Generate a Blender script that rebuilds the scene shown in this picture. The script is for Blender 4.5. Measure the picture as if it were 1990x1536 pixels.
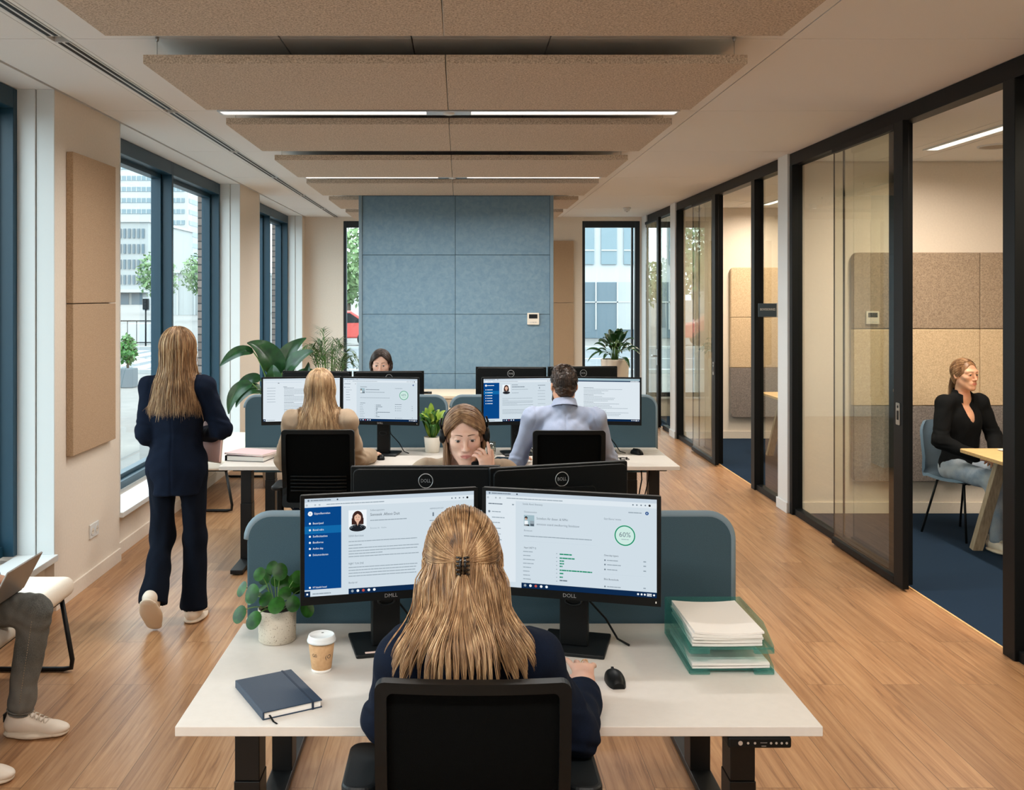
import bpy, bmesh, math, random
import numpy as np
from mathutils import Vector, Matrix, Euler

for _o in list(bpy.data.objects):
    bpy.data.objects.remove(_o)
SC = bpy.context.scene
COL = SC.collection
PI = math.pi
rng = random.Random(7)
nrs = np.random.RandomState(11)

# ---------------------------------------------------------------- camera
cam_data = bpy.data.cameras.new('camera')
cam = bpy.data.objects.new('camera', cam_data)
COL.objects.link(cam)
cam.location = (0, 0, 1.87)
cam.rotation_euler = (math.radians(90), 0, 0)
cam_data.sensor_fit = 'HORIZONTAL'
cam_data.sensor_width = 36.0
cam_data.lens = 36.0 * 1880 / 1990
cam_data.shift_x = 0.0513
cam_data.shift_y = -0.0970
cam_data.clip_start = 0.05
cam_data.clip_end = 800
SC.camera = cam

# ---------------------------------------------------------------- world, exposure
SC.view_settings.view_transform = 'Standard'
SC.view_settings.look = 'None'
SC.view_settings.gamma = 1.0
SC.view_settings.use_curve_mapping = False
SC.view_settings.exposure = 0.0
world = bpy.data.worlds.new('world')
SC.world = world
world.use_nodes = True
wn = world.node_tree.nodes
bg = wn['Background']
bg.inputs['Color'].default_value = (0.83, 0.93, 1.0, 1)
bg.inputs['Strength'].default_value = 5.4
SC.cycles.max_bounces = 8
SC.cycles.diffuse_bounces = 4
SC.cycles.glossy_bounces = 3
SC.cycles.transmission_bounces = 6
SC.cycles.transparent_max_bounces = 16
SC.cycles.sample_clamp_indirect = 6.0
SC.cycles.caustics_reflective = False
SC.cycles.caustics_refractive = False


def area_light(name, loc, rot, sx, sy, power, color, portal=False):
    l = bpy.data.lights.new(name, 'AREA')
    l.shape = 'RECTANGLE'
    l.size, l.size_y = sx, sy
    l.energy = power
    l.color = color
    if not portal:
        l.spread = math.radians(165)
    if portal:
        l.cycles.is_portal = True
    o = bpy.data.objects.new(name, l)
    o.location = loc
    o.rotation_euler = rot
    COL.objects.link(o)
    return o


LAMP_W = 34.0         # one ceiling luminaire half
ROOM_W = 74.0         # meeting room strip
LAMP_C = (1.0, 0.96, 0.91)
ROOM_C = (1.0, 0.86, 0.70)

# portals guide the daylight through the real window openings
area_light('daylight_portal', (-2.84, 8.7, 1.7), (0, math.radians(-90), 0), 2.7, 3.7, 1, (1, 1, 1), True)
area_light('daylight_portal', (-2.84, 3.8, 1.7), (0, math.radians(-90), 0), 2.7, 3.7, 1, (1, 1, 1), True)
area_light('daylight_portal', (-2.84, 13.2, 1.7), (0, math.radians(-90), 0), 2.7, 3.1, 1, (1, 1, 1), True)
area_light('daylight_portal', (2.35, 15.25, 1.65), (math.radians(-90), 0, 0), 0.95, 2.7, 1, (1, 1, 1), True)


# ---------------------------------------------------------------- material helpers
def lin(r, g, b):
    def f(c):
        c /= 255.0
        return c / 12.92 if c <= 0.04045 else ((c + 0.055) / 1.055) ** 2.4
    return (f(r), f(g), f(b), 1.0)


def new_mat(name):
    m = bpy.data.materials.new(name)
    m.use_nodes = True
    nt = m.node_tree
    return m, nt, nt.nodes['Principled BSDF']


def N(nt, kind, **kw):
    n = nt.nodes.new(kind)
    for k, v in kw.items():
        if hasattr(n, k) and k not in ('Color', 'Scale'):
            setattr(n, k, v)
        else:
            n.inputs[k].default_value = v
    return n


def mat(name, col, rough=0.5, metal=0.0, spec=None, sheen=0, coat=0, sss=0, emit=None):
    m, nt, p = new_mat(name)
    p.inputs['Base Color'].default_value = col
    p.inputs['Roughness'].default_value = rough
    p.inputs['Metallic'].default_value = metal
    if spec is not None:
        p.inputs['Specular IOR Level'].default_value = spec
    if sheen:
        p.inputs['Sheen Weight'].default_value = sheen
        p.inputs['Sheen Roughness'].default_value = 0.4
    if coat:
        p.inputs['Coat Weight'].default_value = coat
    if sss:
        p.inputs['Subsurface Weight'].default_value = sss
        p.inputs['Subsurface Radius'].default_value = (0.012, 0.005, 0.003)
        p.inputs['Subsurface Scale'].default_value = 0.6
    if emit:
        p.inputs['Emission Color'].default_value = emit[0]
        p.inputs['Emission Strength'].default_value = emit[1]
    return m


def noise_mat(name, c1, c2, scale=40, rough=0.9, bump=0.0, detail=4, stretch=(1, 1, 1), lo=0.35, hi=0.65,
              dist=0.0, bump_dist=0.002, sheen=0, spec=None, c3=None, scale3=3.0):
    m, nt, p = new_mat(name)
    tc = N(nt, 'ShaderNodeTexCoord')
    mp = N(nt, 'ShaderNodeMapping')
    mp.inputs['Scale'].default_value = stretch
    nt.links.new(tc.outputs['Object'], mp.inputs['Vector'])
    nz = N(nt, 'ShaderNodeTexNoise')
    nz.inputs['Scale'].default_value = scale
    nz.inputs['Detail'].default_value = detail
    nz.inputs['Distortion'].default_value = dist
    nt.links.new(mp.outputs[0], nz.inputs['Vector'])
    r = N(nt, 'ShaderNodeValToRGB')
    r.color_ramp.elements[0].position = lo
    r.color_ramp.elements[0].color = c1
    r.color_ramp.elements[1].position = hi
    r.color_ramp.elements[1].color = c2
    nt.links.new(nz.outputs['Fac'], r.inputs['Fac'])
    src = r.outputs['Color']
    if c3:
        n2 = N(nt, 'ShaderNodeTexNoise')
        n2.inputs['Scale'].default_value = scale3
        n2.inputs['Detail'].default_value = 3
        nt.links.new(mp.outputs[0], n2.inputs['Vector'])
        mx = N(nt, 'ShaderNodeMix', data_type='RGBA')
        r2 = N(nt, 'ShaderNodeMapRange')
        r2.inputs['From Min'].default_value = 0.4
        r2.inputs['From Max'].default_value = 0.75
        nt.links.new(n2.outputs['Fac'], r2.inputs['Value'])
        nt.links.new(r2.outputs[0], mx.inputs['Factor'])
        nt.links.new(src, mx.inputs['A'])
        mx.inputs['B'].default_value = c3
        src = mx.outputs['Result']
    nt.links.new(src, p.inputs['Base Color'])
    p.inputs['Roughness'].default_value = rough
    if spec is not None:
        p.inputs['Specular IOR Level'].default_value = spec
    if sheen:
        p.inputs['Sheen Weight'].default_value = sheen
    if bump:
        b = N(nt, 'ShaderNodeBump')
        b.inputs['Strength'].default_value = bump
        b.inputs['Distance'].default_value = bump_dist
        nt.links.new(nz.outputs['Fac'], b.inputs['Height'])
        nt.links.new(b.outputs[0], p.inputs['Normal'])
    return m


def glass_mat(name, tint=(1, 1, 1, 1), refl=1.0, base=0.03):
    m = bpy.data.materials.new(name)
    m.use_nodes = True
    nt = m.node_tree
    nt.nodes.clear()
    out = N(nt, 'ShaderNodeOutputMaterial')
    mix = N(nt, 'ShaderNodeMixShader')
    tr = N(nt, 'ShaderNodeBsdfTransparent')
    tr.inputs['Color'].default_value = tint
    gl = N(nt, 'ShaderNodeBsdfGlossy')
    gl.inputs['Roughness'].default_value = 0.0
    fr = N(nt, 'ShaderNodeFresnel')
    fr.inputs['IOR'].default_value = 1.45
    mu = N(nt, 'ShaderNodeMath', operation='MULTIPLY_ADD')
    mu.inputs[1].default_value = refl
    mu.inputs[2].default_value = base
    nt.links.new(fr.outputs[0], mu.inputs[0])
    geo = N(nt, 'ShaderNodeNewGeometry')
    fb = N(nt, 'ShaderNodeMath', operation='MULTIPLY_ADD')   # no reflection where the ray leaves the pane
    fb.inputs[1].default_value = -1.0
    fb.inputs[2].default_value = 1.0
    nt.links.new(geo.outputs['Backfacing'], fb.inputs[0])
    fm = N(nt, 'ShaderNodeMath', operation='MULTIPLY', use_clamp=True)
    nt.links.new(mu.outputs[0], fm.inputs[0])
    nt.links.new(fb.outputs[0], fm.inputs[1])
    nt.links.new(fm.outputs[0], mix.inputs['Fac'])
    nt.links.new(tr.outputs[0], mix.inputs[1])
    nt.links.new(gl.outputs[0], mix.inputs[2])
    nt.links.new(mix.outputs[0], out.inputs['Surface'])
    return m


def emit_mat(name, col, s=1.0):
    m = bpy.data.materials.new(name)
    m.use_nodes = True
    nt = m.node_tree
    nt.nodes.clear()
    out = N(nt, 'ShaderNodeOutputMaterial')
    e = N(nt, 'ShaderNodeEmission')
    e.inputs['Color'].default_value = col
    e.inputs['Strength'].default_value = s
    nt.links.new(e.outputs[0], out.inputs['Surface'])
    return m


def hair_mat(name, dark, mid, light, rough=0.42):
    m, nt, p = new_mat(name)
    g = N(nt, 'ShaderNodeNewGeometry')
    tc = N(nt, 'ShaderNodeTexCoord')
    mp = N(nt, 'ShaderNodeMapping')
    mp.inputs['Scale'].default_value = (1, 1, 0.12)
    nt.links.new(tc.outputs['Object'], mp.inputs['Vector'])
    nz = N(nt, 'ShaderNodeTexNoise')
    nz.inputs['Scale'].default_value = 46
    nz.inputs['Detail'].default_value = 3
    nt.links.new(mp.outputs[0], nz.inputs['Vector'])
    mu = N(nt, 'ShaderNodeMath', operation='MULTIPLY_ADD')
    mu.inputs[1].default_value = 0.34
    mu.inputs[2].default_value = -0.20
    nt.links.new(g.outputs['Random Per Island'], mu.inputs[0])
    ad = N(nt, 'ShaderNodeMath', operation='MULTIPLY_ADD')
    ad.inputs[1].default_value = 1.05
    nt.links.new(nz.outputs['Fac'], ad.inputs[0])
    nt.links.new(mu.outputs[0], ad.inputs[2])
    r = N(nt, 'ShaderNodeValToRGB')
    r.color_ramp.elements[0].position = 0.12
    r.color_ramp.elements[0].color = dark
    r.color_ramp.elements[1].position = 0.85
    r.color_ramp.elements[1].color = light
    e = r.color_ramp.elements.new(0.5)
    e.color = mid
    nt.links.new(ad.outputs[0], r.inputs['Fac'])
    nt.links.new(r.outputs['Color'], p.inputs['Base Color'])
    p.inputs['Roughness'].default_value = rough
    p.inputs['Specular IOR Level'].default_value = 0.45
    return m


# ---------------------------------------------------------------- mesh builder
def rot_z(a):
    c, s = math.cos(a), math.sin(a)
    return np.array([[c, -s, 0], [s, c, 0], [0, 0, 1.0]])


def rot_x(a):
    c, s = math.cos(a), math.sin(a)
    return np.array([[1.0, 0, 0], [0, c, -s], [0, s, c]])


def rot_y(a):
    c, s = math.cos(a), math.sin(a)
    return np.array([[c, 0, s], [0, 1.0, 0], [-s, 0, c]])


class MB:
    def __init__(self):
        self.v, self.f, self.m, self.s = [], [], [], []
        self.n = 0

    def add(self, verts, faces, mat=0, smooth=False):
        verts = np.asarray(verts, float)
        self.v.append(verts)
        o = self.n
        self.n += len(verts)
        for f in faces:
            self.f.append(tuple(int(i) + o for i in f))
            self.m.append(mat)
            self.s.append(smooth)
        return self

    def box(self, x0, x1, y0, y1, z0, z1, mat=0):
        x0, x1 = min(x0, x1), max(x0, x1)
        y0, y1 = min(y0, y1), max(y0, y1)
        z0, z1 = min(z0, z1), max(z0, z1)
        v = [(x0, y0, z0), (x1, y0, z0), (x1, y1, z0), (x0, y1, z0), (x0, y0, z1), (x1, y0, z1), (x1, y1, z1), (x0, y1, z1)]
        f = [(0, 3, 2, 1), (4, 5, 6, 7), (0, 1, 5, 4), (1, 2, 6, 5), (2, 3, 7, 6), (3, 0, 4, 7)]
        return self.add(v, f, mat)

    def obox(self, c, size, R, mat=0):
        a = MB().box(-size[0] / 2, size[0] / 2, -size[1] / 2, size[1] / 2, -size[2] / 2, size[2] / 2)
        return self.add(a.v[0] @ np.asarray(R).T + np.asarray(c, float), a.f, mat)

    def bar(self, p0, p1, w, d, mat=0, up=(0, 0, 1)):
        """box beam from p0 to p1, w across, d along 'up'."""
        p0, p1 = np.array(p0, float), np.array(p1, float)
        t = p1 - p0
        L = np.linalg.norm(t)
        t /= L
        u = np.array(up, float)
        s = np.cross(t, u)
        if np.linalg.norm(s) < 1e-6:
            s = np.cross(t, (1, 0, 0))
        s /= np.linalg.norm(s)
        u = np.cross(s, t)
        return self.obox((p0 + p1) / 2, (L, w, d), np.array([t, s, u]).T, mat)

    def poly(self, pts, mat=0):
        return self.add(pts, [tuple(range(len(pts)))], mat)

    def prism(self, pts, off, mat=0, smooth=False):
        """closed outline pts (3d list) extruded by the vector off."""
        pts = np.asarray(pts, float)
        n = len(pts)
        v = np.concatenate([pts, pts + np.asarray(off, float)])
        f = [tuple(range(n - 1, -1, -1)), tuple(range(n, 2 * n))]
        self.add(v, f, mat, False)
        o = self.n - 2 * n
        for i in range(n):
            j = (i + 1) % n
            self.f.append((o + i, o + j, o + n + j, o + n + i))
            self.m.append(mat)
            self.s.append(smooth)
        return self

    def cyl(self, p0, p1, r0, r1=None, n=16, mat=0, caps=True, smooth=True):
        r1 = r0 if r1 is None else r1
        return self.sweep([p0, p1], [r0, r1], n, mat, caps, smooth)

    def sweep(self, pts, rad, n=8, mat=0, caps=True, smooth=True, flat=1.0, closed=False):
        pts = np.asarray(pts, float)
        m = len(pts)
        rad = np.broadcast_to(np.asarray(rad, float), (m,))
        if closed:
            tan = np.roll(pts, -1, 0) - np.roll(pts, 1, 0)
        else:
            tan = np.gradient(pts, axis=0)
        tan /= np.maximum(np.linalg.norm(tan, axis=1, keepdims=True), 1e-9)
        ref = np.array((0, 0, 1.0)) if abs(tan[0][2]) < 0.9 else np.array((1.0, 0, 0))
        nrm = np.cross(tan[0], ref)
        nrm /= np.linalg.norm(nrm)
        rings = []
        for i in range(m):
            nrm = nrm - tan[i] * np.dot(nrm, tan[i])
            nrm /= max(np.linalg.norm(nrm), 1e-9)
            bi = np.cross(tan[i], nrm)
            a = np.arange(n) * 2 * PI / n
            rings.append(pts[i] + rad[i] * (np.outer(np.cos(a), nrm) + flat * np.outer(np.sin(a), bi)))
        v = np.concatenate(rings)
        f = []
        for i in range(m if closed else m - 1):
            i2 = (i + 1) % m
            for j in range(n):
                k = (j + 1) % n
                f.append((i * n + j, i * n + k, i2 * n + k, i2 * n + j))
        self.add(v, f, mat, smooth)
        if caps and not closed:
            o = self.n - len(v)
            self.f.append(tuple(o + j for j in range(n - 1, -1, -1)))
            self.f.append(tuple(o + (m - 1) * n + j for j in range(n)))
            self.m += [mat, mat]
            self.s += [False, False]
        return self

    def lathe(self, prof, c=(0, 0, 0), n=24, mat=0, smooth=True):
        """prof: list of (r, z); closed ends where r = 0."""
        a = np.arange(n) * 2 * PI / n
        v, f = [], []
        for r, z in prof:
            v += [(c[0] + r * math.cos(t), c[1] + r * math.sin(t), c[2] + z) for t in a]
        for i in range(len(prof) - 1):
            for j in range(n):
                k = (j + 1) % n
                f.append((i * n + j, i * n + k, (i + 1) * n + k, (i + 1) * n + j))
        return self.add(v, f, mat, smooth)

    def grid(self, P, mat=0, smooth=True, closed_u=False):
        """P: (nu, nv, 3) array of points."""
        P = np.asarray(P, float)
        nu, nv = P.shape[:2]
        f = []
        for i in range(nu if closed_u else nu - 1):
            i2 = (i + 1) % nu
            for j in range(nv - 1):
                f.append((i * nv + j, i2 * nv + j, i2 * nv + j + 1, i * nv + j + 1))
        return self.add(P.reshape(-1, 3), f, mat, smooth)

    def ball(self, c, r, n=12, mat=0):
        r = np.broadcast_to(np.asarray(r, float), (3,))
        prof = [(math.sin(PI * i / n), -math.cos(PI * i / n)) for i in range(n + 1)]
        b = MB().lathe(prof, n=2 * n)
        return self.add(b.v[0] * r + np.asarray(c, float), b.f, mat, True)

    def text(self, s, size, mat=0, R=None, loc=(0, 0, 0), align='LEFT', depth=0.0, width=None):
        cu = bpy.data.curves.new('t', 'FONT')
        cu.body = s
        cu.size = size
        cu.align_x = align
        cu.align_y = 'CENTER'
        cu.resolution_u = 2
        cu.extrude = depth
        o = bpy.data.objects.new('t', cu)
        COL.objects.link(o)
        dg = bpy.context.evaluated_depsgraph_get()
        dg.update()
        me = bpy.data.meshes.new_from_object(o.evaluated_get(dg))
        v = np.array([tuple(x.co) for x in me.vertices]) if len(me.vertices) else np.zeros((0, 3))
        f = [tuple(p.vertices) for p in me.polygons]
        bpy.data.objects.remove(o)
        bpy.data.curves.remove(cu)
        bpy.data.meshes.remove(me)
        if len(v) == 0:
            return self
        if width:
            w = v[:, 0].max() - v[:, 0].min()
            v[:, 0] *= width / max(w, 1e-6)
        if R is not None:
            v = v @ np.asarray(R).T
        return self.add(v + np.asarray(loc, float), f, mat)

    def xf(self, R=None, t=(0, 0, 0)):
        self.v = [(x @ np.asarray(R).T if R is not None else x) + np.asarray(t, float) for x in self.v]
        return self

    def verts(self):
        return np.concatenate(self.v) if self.v else np.zeros((0, 3))

    def build(self, name, mats, parent=None, bevel=0.0, world=False, seg=2, smooth_all=False):
        v = self.verts()
        if world and parent is not None:
            M = np.array(root_matrix(parent).inverted())
            v = v @ M[:3, :3].T + M[:3, 3]
        me = bpy.data.meshes.new(name)
        me.from_pydata(v.tolist(), [], self.f)
        if not isinstance(mats, (list, tuple)):
            mats = [mats]
        for m in mats:
            me.materials.append(m)
        me.polygons.foreach_set('material_index', self.m)
        me.polygons.foreach_set('use_smooth', [True] * len(self.f) if smooth_all else self.s)
        me.update()
        o = bpy.data.objects.new(name, me)
        COL.objects.link(o)
        if parent is not None:
            o.parent = parent
        if bevel:
            b = o.modifiers.new('bevel', 'BEVEL')
            b.width = bevel
            b.segments = seg
            b.limit_method = 'ANGLE'
            b.angle_limit = math.radians(40)
        return o


def root_matrix(o):
    M = Matrix.LocRotScale(o.location, o.rotation_euler, o.scale)
    return root_matrix(o.parent) @ M if o.parent else M


def tag(o, label=None, cat=None, group=None, kind=None):
    for k, val in (('label', label), ('category', cat), ('group', group), ('kind', kind)):
        if val:
            o[k] = val
    return o


def empty(name, label, cat, loc=(0, 0, 0), rz=0.0, group=None):
    o = bpy.data.objects.new(name, None)
    COL.objects.link(o)
    o.empty_display_size = 0.1
    o.location = loc
    o.rotation_euler = (0, 0, rz)
    return tag(o, label, cat, group)


def copy_tree(o, parent=None):
    c = o.copy()
    COL.objects.link(c)
    c.parent = parent
    for ch in list(o.children):
        copy_tree(ch, c)
    return c


def dup(root, loc, rz, label, group=None):
    c = copy_tree(root)
    c.location = loc
    c.rotation_euler = (0, 0, rz)
    return tag(c, label, None, group)


def rrect(x0, x1, z0, z1, r, n=6, corners=(1, 1, 1, 1)):
    """rounded rectangle outline (x, z), corners: bl, br, tr, tl."""
    pts = []
    for (cx, cz, a0, on) in ((x0, z0, PI, corners[0]), (x1, z0, 1.5 * PI, corners[1]), (x1, z1, 0, corners[2]), (x0, z1, PI / 2, corners[3])):
        if not on:
            pts.append((cx, cz))
            continue
        ox = cx + (r if cx == x0 else -r)
        oz = cz + (r if cz == z0 else -r)
        for i in range(n + 1):
            a = a0 + i * PI / 2 / n
            pts.append((ox + r * math.cos(a), oz + r * math.sin(a)))
    return pts


def xz(pts, y):
    return [(p[0], y, p[1]) for p in pts]
# ---------------------------------------------------------------- materials
M = {}
M['wall'] = noise_mat('wall_paint', lin(228, 217, 203), lin(232, 221, 207), 60, 0.9, 0.05)
M['white'] = mat('white_trim', lin(218, 221, 221), 0.45)
M['ceil'] = noise_mat('ceiling_tile', lin(236, 235, 233), lin(241, 240, 238), 300, 0.95, 0.03)
M['gapdark'] = mat('ceiling_gap', lin(40, 40, 40), 0.9)
M['felt_ceiling'] = noise_mat('felt_baffle', lin(162, 146, 128), lin(218, 202, 184), 130, 0.98, 0.35, detail=8, stretch=(1, 1, 1), lo=0.36, hi=0.6, dist=0.8)
M['felt_wall'] = noise_mat('felt_wall', lin(164, 136, 108), lin(194, 166, 136), 230, 0.98, 0.3, detail=7, lo=0.36, hi=0.62, dist=0.6)
M['felt_taupe'] = noise_mat('felt_taupe', lin(140, 122, 104), lin(176, 156, 134), 110, 0.98, 0.3, detail=7, lo=0.36, hi=0.62, dist=0.8)
M['felt_sand'] = noise_mat('felt_sand', lin(196, 170, 136), lin(222, 198, 164), 110, 0.98, 0.3, detail=7, lo=0.36, hi=0.62, dist=0.8)
M['felt_grey'] = noise_mat('felt_grey', lin(112, 104, 100), lin(148, 138, 132), 110, 0.98, 0.3, detail=7, lo=0.36, hi=0.62, dist=0.8)
M['felt_blue'] = noise_mat('felt_blue', lin(104, 132, 152), lin(120, 146, 162), 22, 0.98, 0.2, detail=12, lo=0.3, hi=0.7, dist=0.6)
M['screen_fabric'] = noise_mat('divider_fabric', lin(54, 78, 90), lin(67, 93, 105), 700, 0.95, 0.3, detail=2, sheen=0.05)
M['divider_edge'] = mat('divider_edge', lin(120, 140, 152), 0.8)
M['carpet'] = noise_mat('navy_carpet', lin(20, 36, 54), lin(36, 54, 74), 500, 1.0, 0.5, detail=3, bump_dist=0.004, spec=0.1)
M['black'] = mat('black_metal', lin(12, 13, 14), 0.45, spec=0.35)
M['frame_black'] = mat('black_frame', lin(8, 11, 13), 0.5, spec=0.22)
M['teal'] = mat('teal_frame', lin(24, 60, 78), 0.4, spec=0.4)
M['teal_dark'] = mat('dark_teal_frame', lin(22, 34, 42), 0.35)
M['plastic_black'] = mat('black_plastic', lin(8, 11, 12), 0.45, spec=0.22)
M['plastic_dark'] = mat('dark_plastic', lin(16, 20, 22), 0.5, spec=0.3)
M['chair_mesh'] = noise_mat('chair_mesh', lin(2, 3, 3), lin(5, 6, 6), 900, 0.9, 0.3, detail=0, spec=0.08)
M['fabric_black'] = noise_mat('black_fabric', lin(8, 10, 12), lin(15, 17, 19), 600, 0.95, 0.3, spec=0.15)
M['desk'] = noise_mat('white_laminate', lin(212, 206, 198), lin(215, 209, 201), 40, 0.42, 0.0)
M['desk_oak'] = noise_mat('pale_oak', lin(222, 204, 178), lin(232, 216, 192), 6, 0.45, 0.0, stretch=(1, 14, 14))
M['oak'] = noise_mat('oak_table', lin(208, 168, 112), lin(228, 192, 138), 7, 0.45, 0.0, stretch=(1, 12, 12))
M['oak_grey'] = noise_mat('oak_leg', lin(150, 134, 112), lin(176, 158, 134), 8, 0.5, 0.0, stretch=(10, 10, 1))
M['steel'] = mat('steel', lin(176, 178, 178), 0.3, 1.0)
M['alu'] = mat('aluminium', lin(205, 208, 210), 0.35, 0.8)
M['glass'] = glass_mat('window_glass', (0.93, 0.97, 0.96, 1), 0.8, 0.01)
M['glass_room'] = glass_mat('partition_glass', (0.93, 0.94, 0.90, 1), 1.1, 0.05)
M['paper'] = mat('paper', lin(236, 232, 226), 0.9)
M['ink'] = mat('ink', lin(60, 58, 56), 0.9)
M['cream'] = noise_mat('cream_upholstery', lin(224, 212, 196), lin(234, 223, 208), 300, 0.95, 0.2)
M['concrete'] = noise_mat('speckled_pot', lin(120, 104, 86), lin(208, 198, 182), 260, 0.85, 0.1, detail=2, lo=0.30, hi=0.38)
M['pot_beige'] = mat('beige_pot', lin(208, 196, 180), 0.75)
M['pot_white'] = mat('offwhite_pot', lin(222, 214, 200), 0.6)
M['soil'] = noise_mat('soil', lin(26, 20, 15), lin(48, 37, 28), 120, 1.0, 0.6)
M['stem'] = mat('stem', lin(96, 130, 62), 0.6)


def floor_material():
    m, nt, p = new_mat('oak_floor')
    tc = N(nt, 'ShaderNodeTexCoord')
    mp = N(nt, 'ShaderNodeMapping')
    mp.inputs['Rotation'].default_value = (0, 0, math.radians(90))
    nt.links.new(tc.outputs['Object'], mp.inputs['Vector'])
    br = N(nt, 'ShaderNodeTexBrick')
    br.offset = 0.37
    br.inputs['Scale'].default_value = 1.0
    br.inputs['Brick Width'].default_value = 1.55
    br.inputs['Row Height'].default_value = 0.185
    br.inputs['Mortar Size'].default_value = 0.0016
    br.inputs['Mortar Smooth'].default_value = 0.3
    br.inputs['Bias'].default_value = 0.0
    br.inputs['Color1'].default_value = (0, 0, 0, 1)
    br.inputs['Color2'].default_value = (1, 1, 1, 1)
    br.inputs['Mortar'].default_value = (0.5, 0.5, 0.5, 1)
    nt.links.new(mp.outputs[0], br.inputs['Vector'])
    # per-plank offset of the grain
    off = N(nt, 'ShaderNodeVectorMath', operation='MULTIPLY_ADD')
    nt.links.new(br.outputs['Color'], off.inputs[0])
    off.inputs[1].default_value = (7.3, 3.1, 5.7)
    nt.links.new(mp.outputs[0], off.inputs[2])
    st = N(nt, 'ShaderNodeMapping')
    st.inputs['Scale'].default_value = (0.8, 20, 1)
    nt.links.new(off.outputs[0], st.inputs['Vector'])
    gr = N(nt, 'ShaderNodeTexNoise')
    gr.inputs['Scale'].default_value = 1.9
    gr.inputs['Detail'].default_value = 10
    gr.inputs['Roughness'].default_value = 0.68
    gr.inputs['Distortion'].default_value = 0.9
    nt.links.new(st.outputs[0], gr.inputs['Vector'])
    rp = N(nt, 'ShaderNodeValToRGB')
    cr = rp.color_ramp
    cr.elements[0].position = 0.25
    cr.elements[0].color = lin(112, 76, 50)
    cr.elements[1].position = 0.75
    cr.elements[1].color = lin(192, 152, 112)
    e = cr.elements.new(0.45)
    e.color = lin(162, 119, 82)
    nt.links.new(gr.outputs['Fac'], rp.inputs['Fac'])
    tone = N(nt, 'ShaderNodeMix', data_type='RGBA', blend_type='MULTIPLY')
    tone.inputs['Factor'].default_value = 1.0
    tr = N(nt, 'ShaderNodeValToRGB')
    tr.color_ramp.elements[0].color = (0.84, 0.82, 0.81, 1)
    tr.color_ramp.elements[1].color = (1.08, 1.08, 1.08, 1)
    nt.links.new(br.outputs['Color'], tr.inputs['Fac'])
    nt.links.new(rp.outputs['Color'], tone.inputs['A'])
    nt.links.new(tr.outputs['Color'], tone.inputs['B'])
    # knots
    vo = N(nt, 'ShaderNodeTexNoise')
    vo.inputs['Scale'].default_value = 1.3
    vo.inputs['Detail'].default_value = 3
    st2 = N(nt, 'ShaderNodeMapping')
    st2.inputs['Scale'].default_value = (2.2, 14, 1)
    nt.links.new(off.outputs[0], st2.inputs['Vector'])
    nt.links.new(st2.outputs[0], vo.inputs['Vector'])
    kr = N(nt, 'ShaderNodeMapRange')
    kr.inputs['From Min'].default_value = 0.62
    kr.inputs['From Max'].default_value = 0.76
    kr.inputs['To Max'].default_value = 0.5
    nt.links.new(vo.outputs['Fac'], kr.inputs['Value'])
    kn = N(nt, 'ShaderNodeMix', data_type='RGBA')
    nt.links.new(kr.outputs[0], kn.inputs['Factor'])
    nt.links.new(tone.outputs['Result'], kn.inputs['A'])
    kn.inputs['B'].default_value = lin(112, 74, 46)
    seam = N(nt, 'ShaderNodeMix', data_type='RGBA')
    nt.links.new(br.outputs['Fac'], seam.inputs['Factor'])
    nt.links.new(kn.outputs['Result'], seam.inputs['A'])
    seam.inputs['B'].default_value = lin(104, 74, 50)
    nt.links.new(seam.outputs['Result'], p.inputs['Base Color'])
    p.inputs['Roughness'].default_value = 0.36
    p.inputs['Specular IOR Level'].default_value = 0.42
    b = N(nt, 'ShaderNodeBump')
    b.inputs['Strength'].default_value = 0.08
    b.inputs['Distance'].default_value = 0.002
    nt.links.new(gr.outputs['Fac'], b.inputs['Height'])
    nt.links.new(b.outputs[0], p.inputs['Normal'])
    return m


M['floor'] = floor_material()


def leaf_material(name, dark, light, rough=0.35, vein=None):
    return noise_mat(name, dark, light, 14, rough, 0.1, detail=3, lo=0.3, hi=0.7)


M['leaf_deep'] = leaf_material('deep_green_leaf', lin(12, 42, 20), lin(32, 76, 34), 0.32)
M['leaf_mid'] = leaf_material('green_leaf', lin(42, 92, 40), lin(86, 140, 64), 0.32)
M['leaf_palm'] = leaf_material('palm_leaf', lin(46, 84, 42), lin(104, 138, 78), 0.45)
M['leaf_variegated'] = leaf_material('variegated_leaf', lin(92, 138, 40), lin(186, 206, 84), 0.35)
M['brick'] = None


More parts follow.
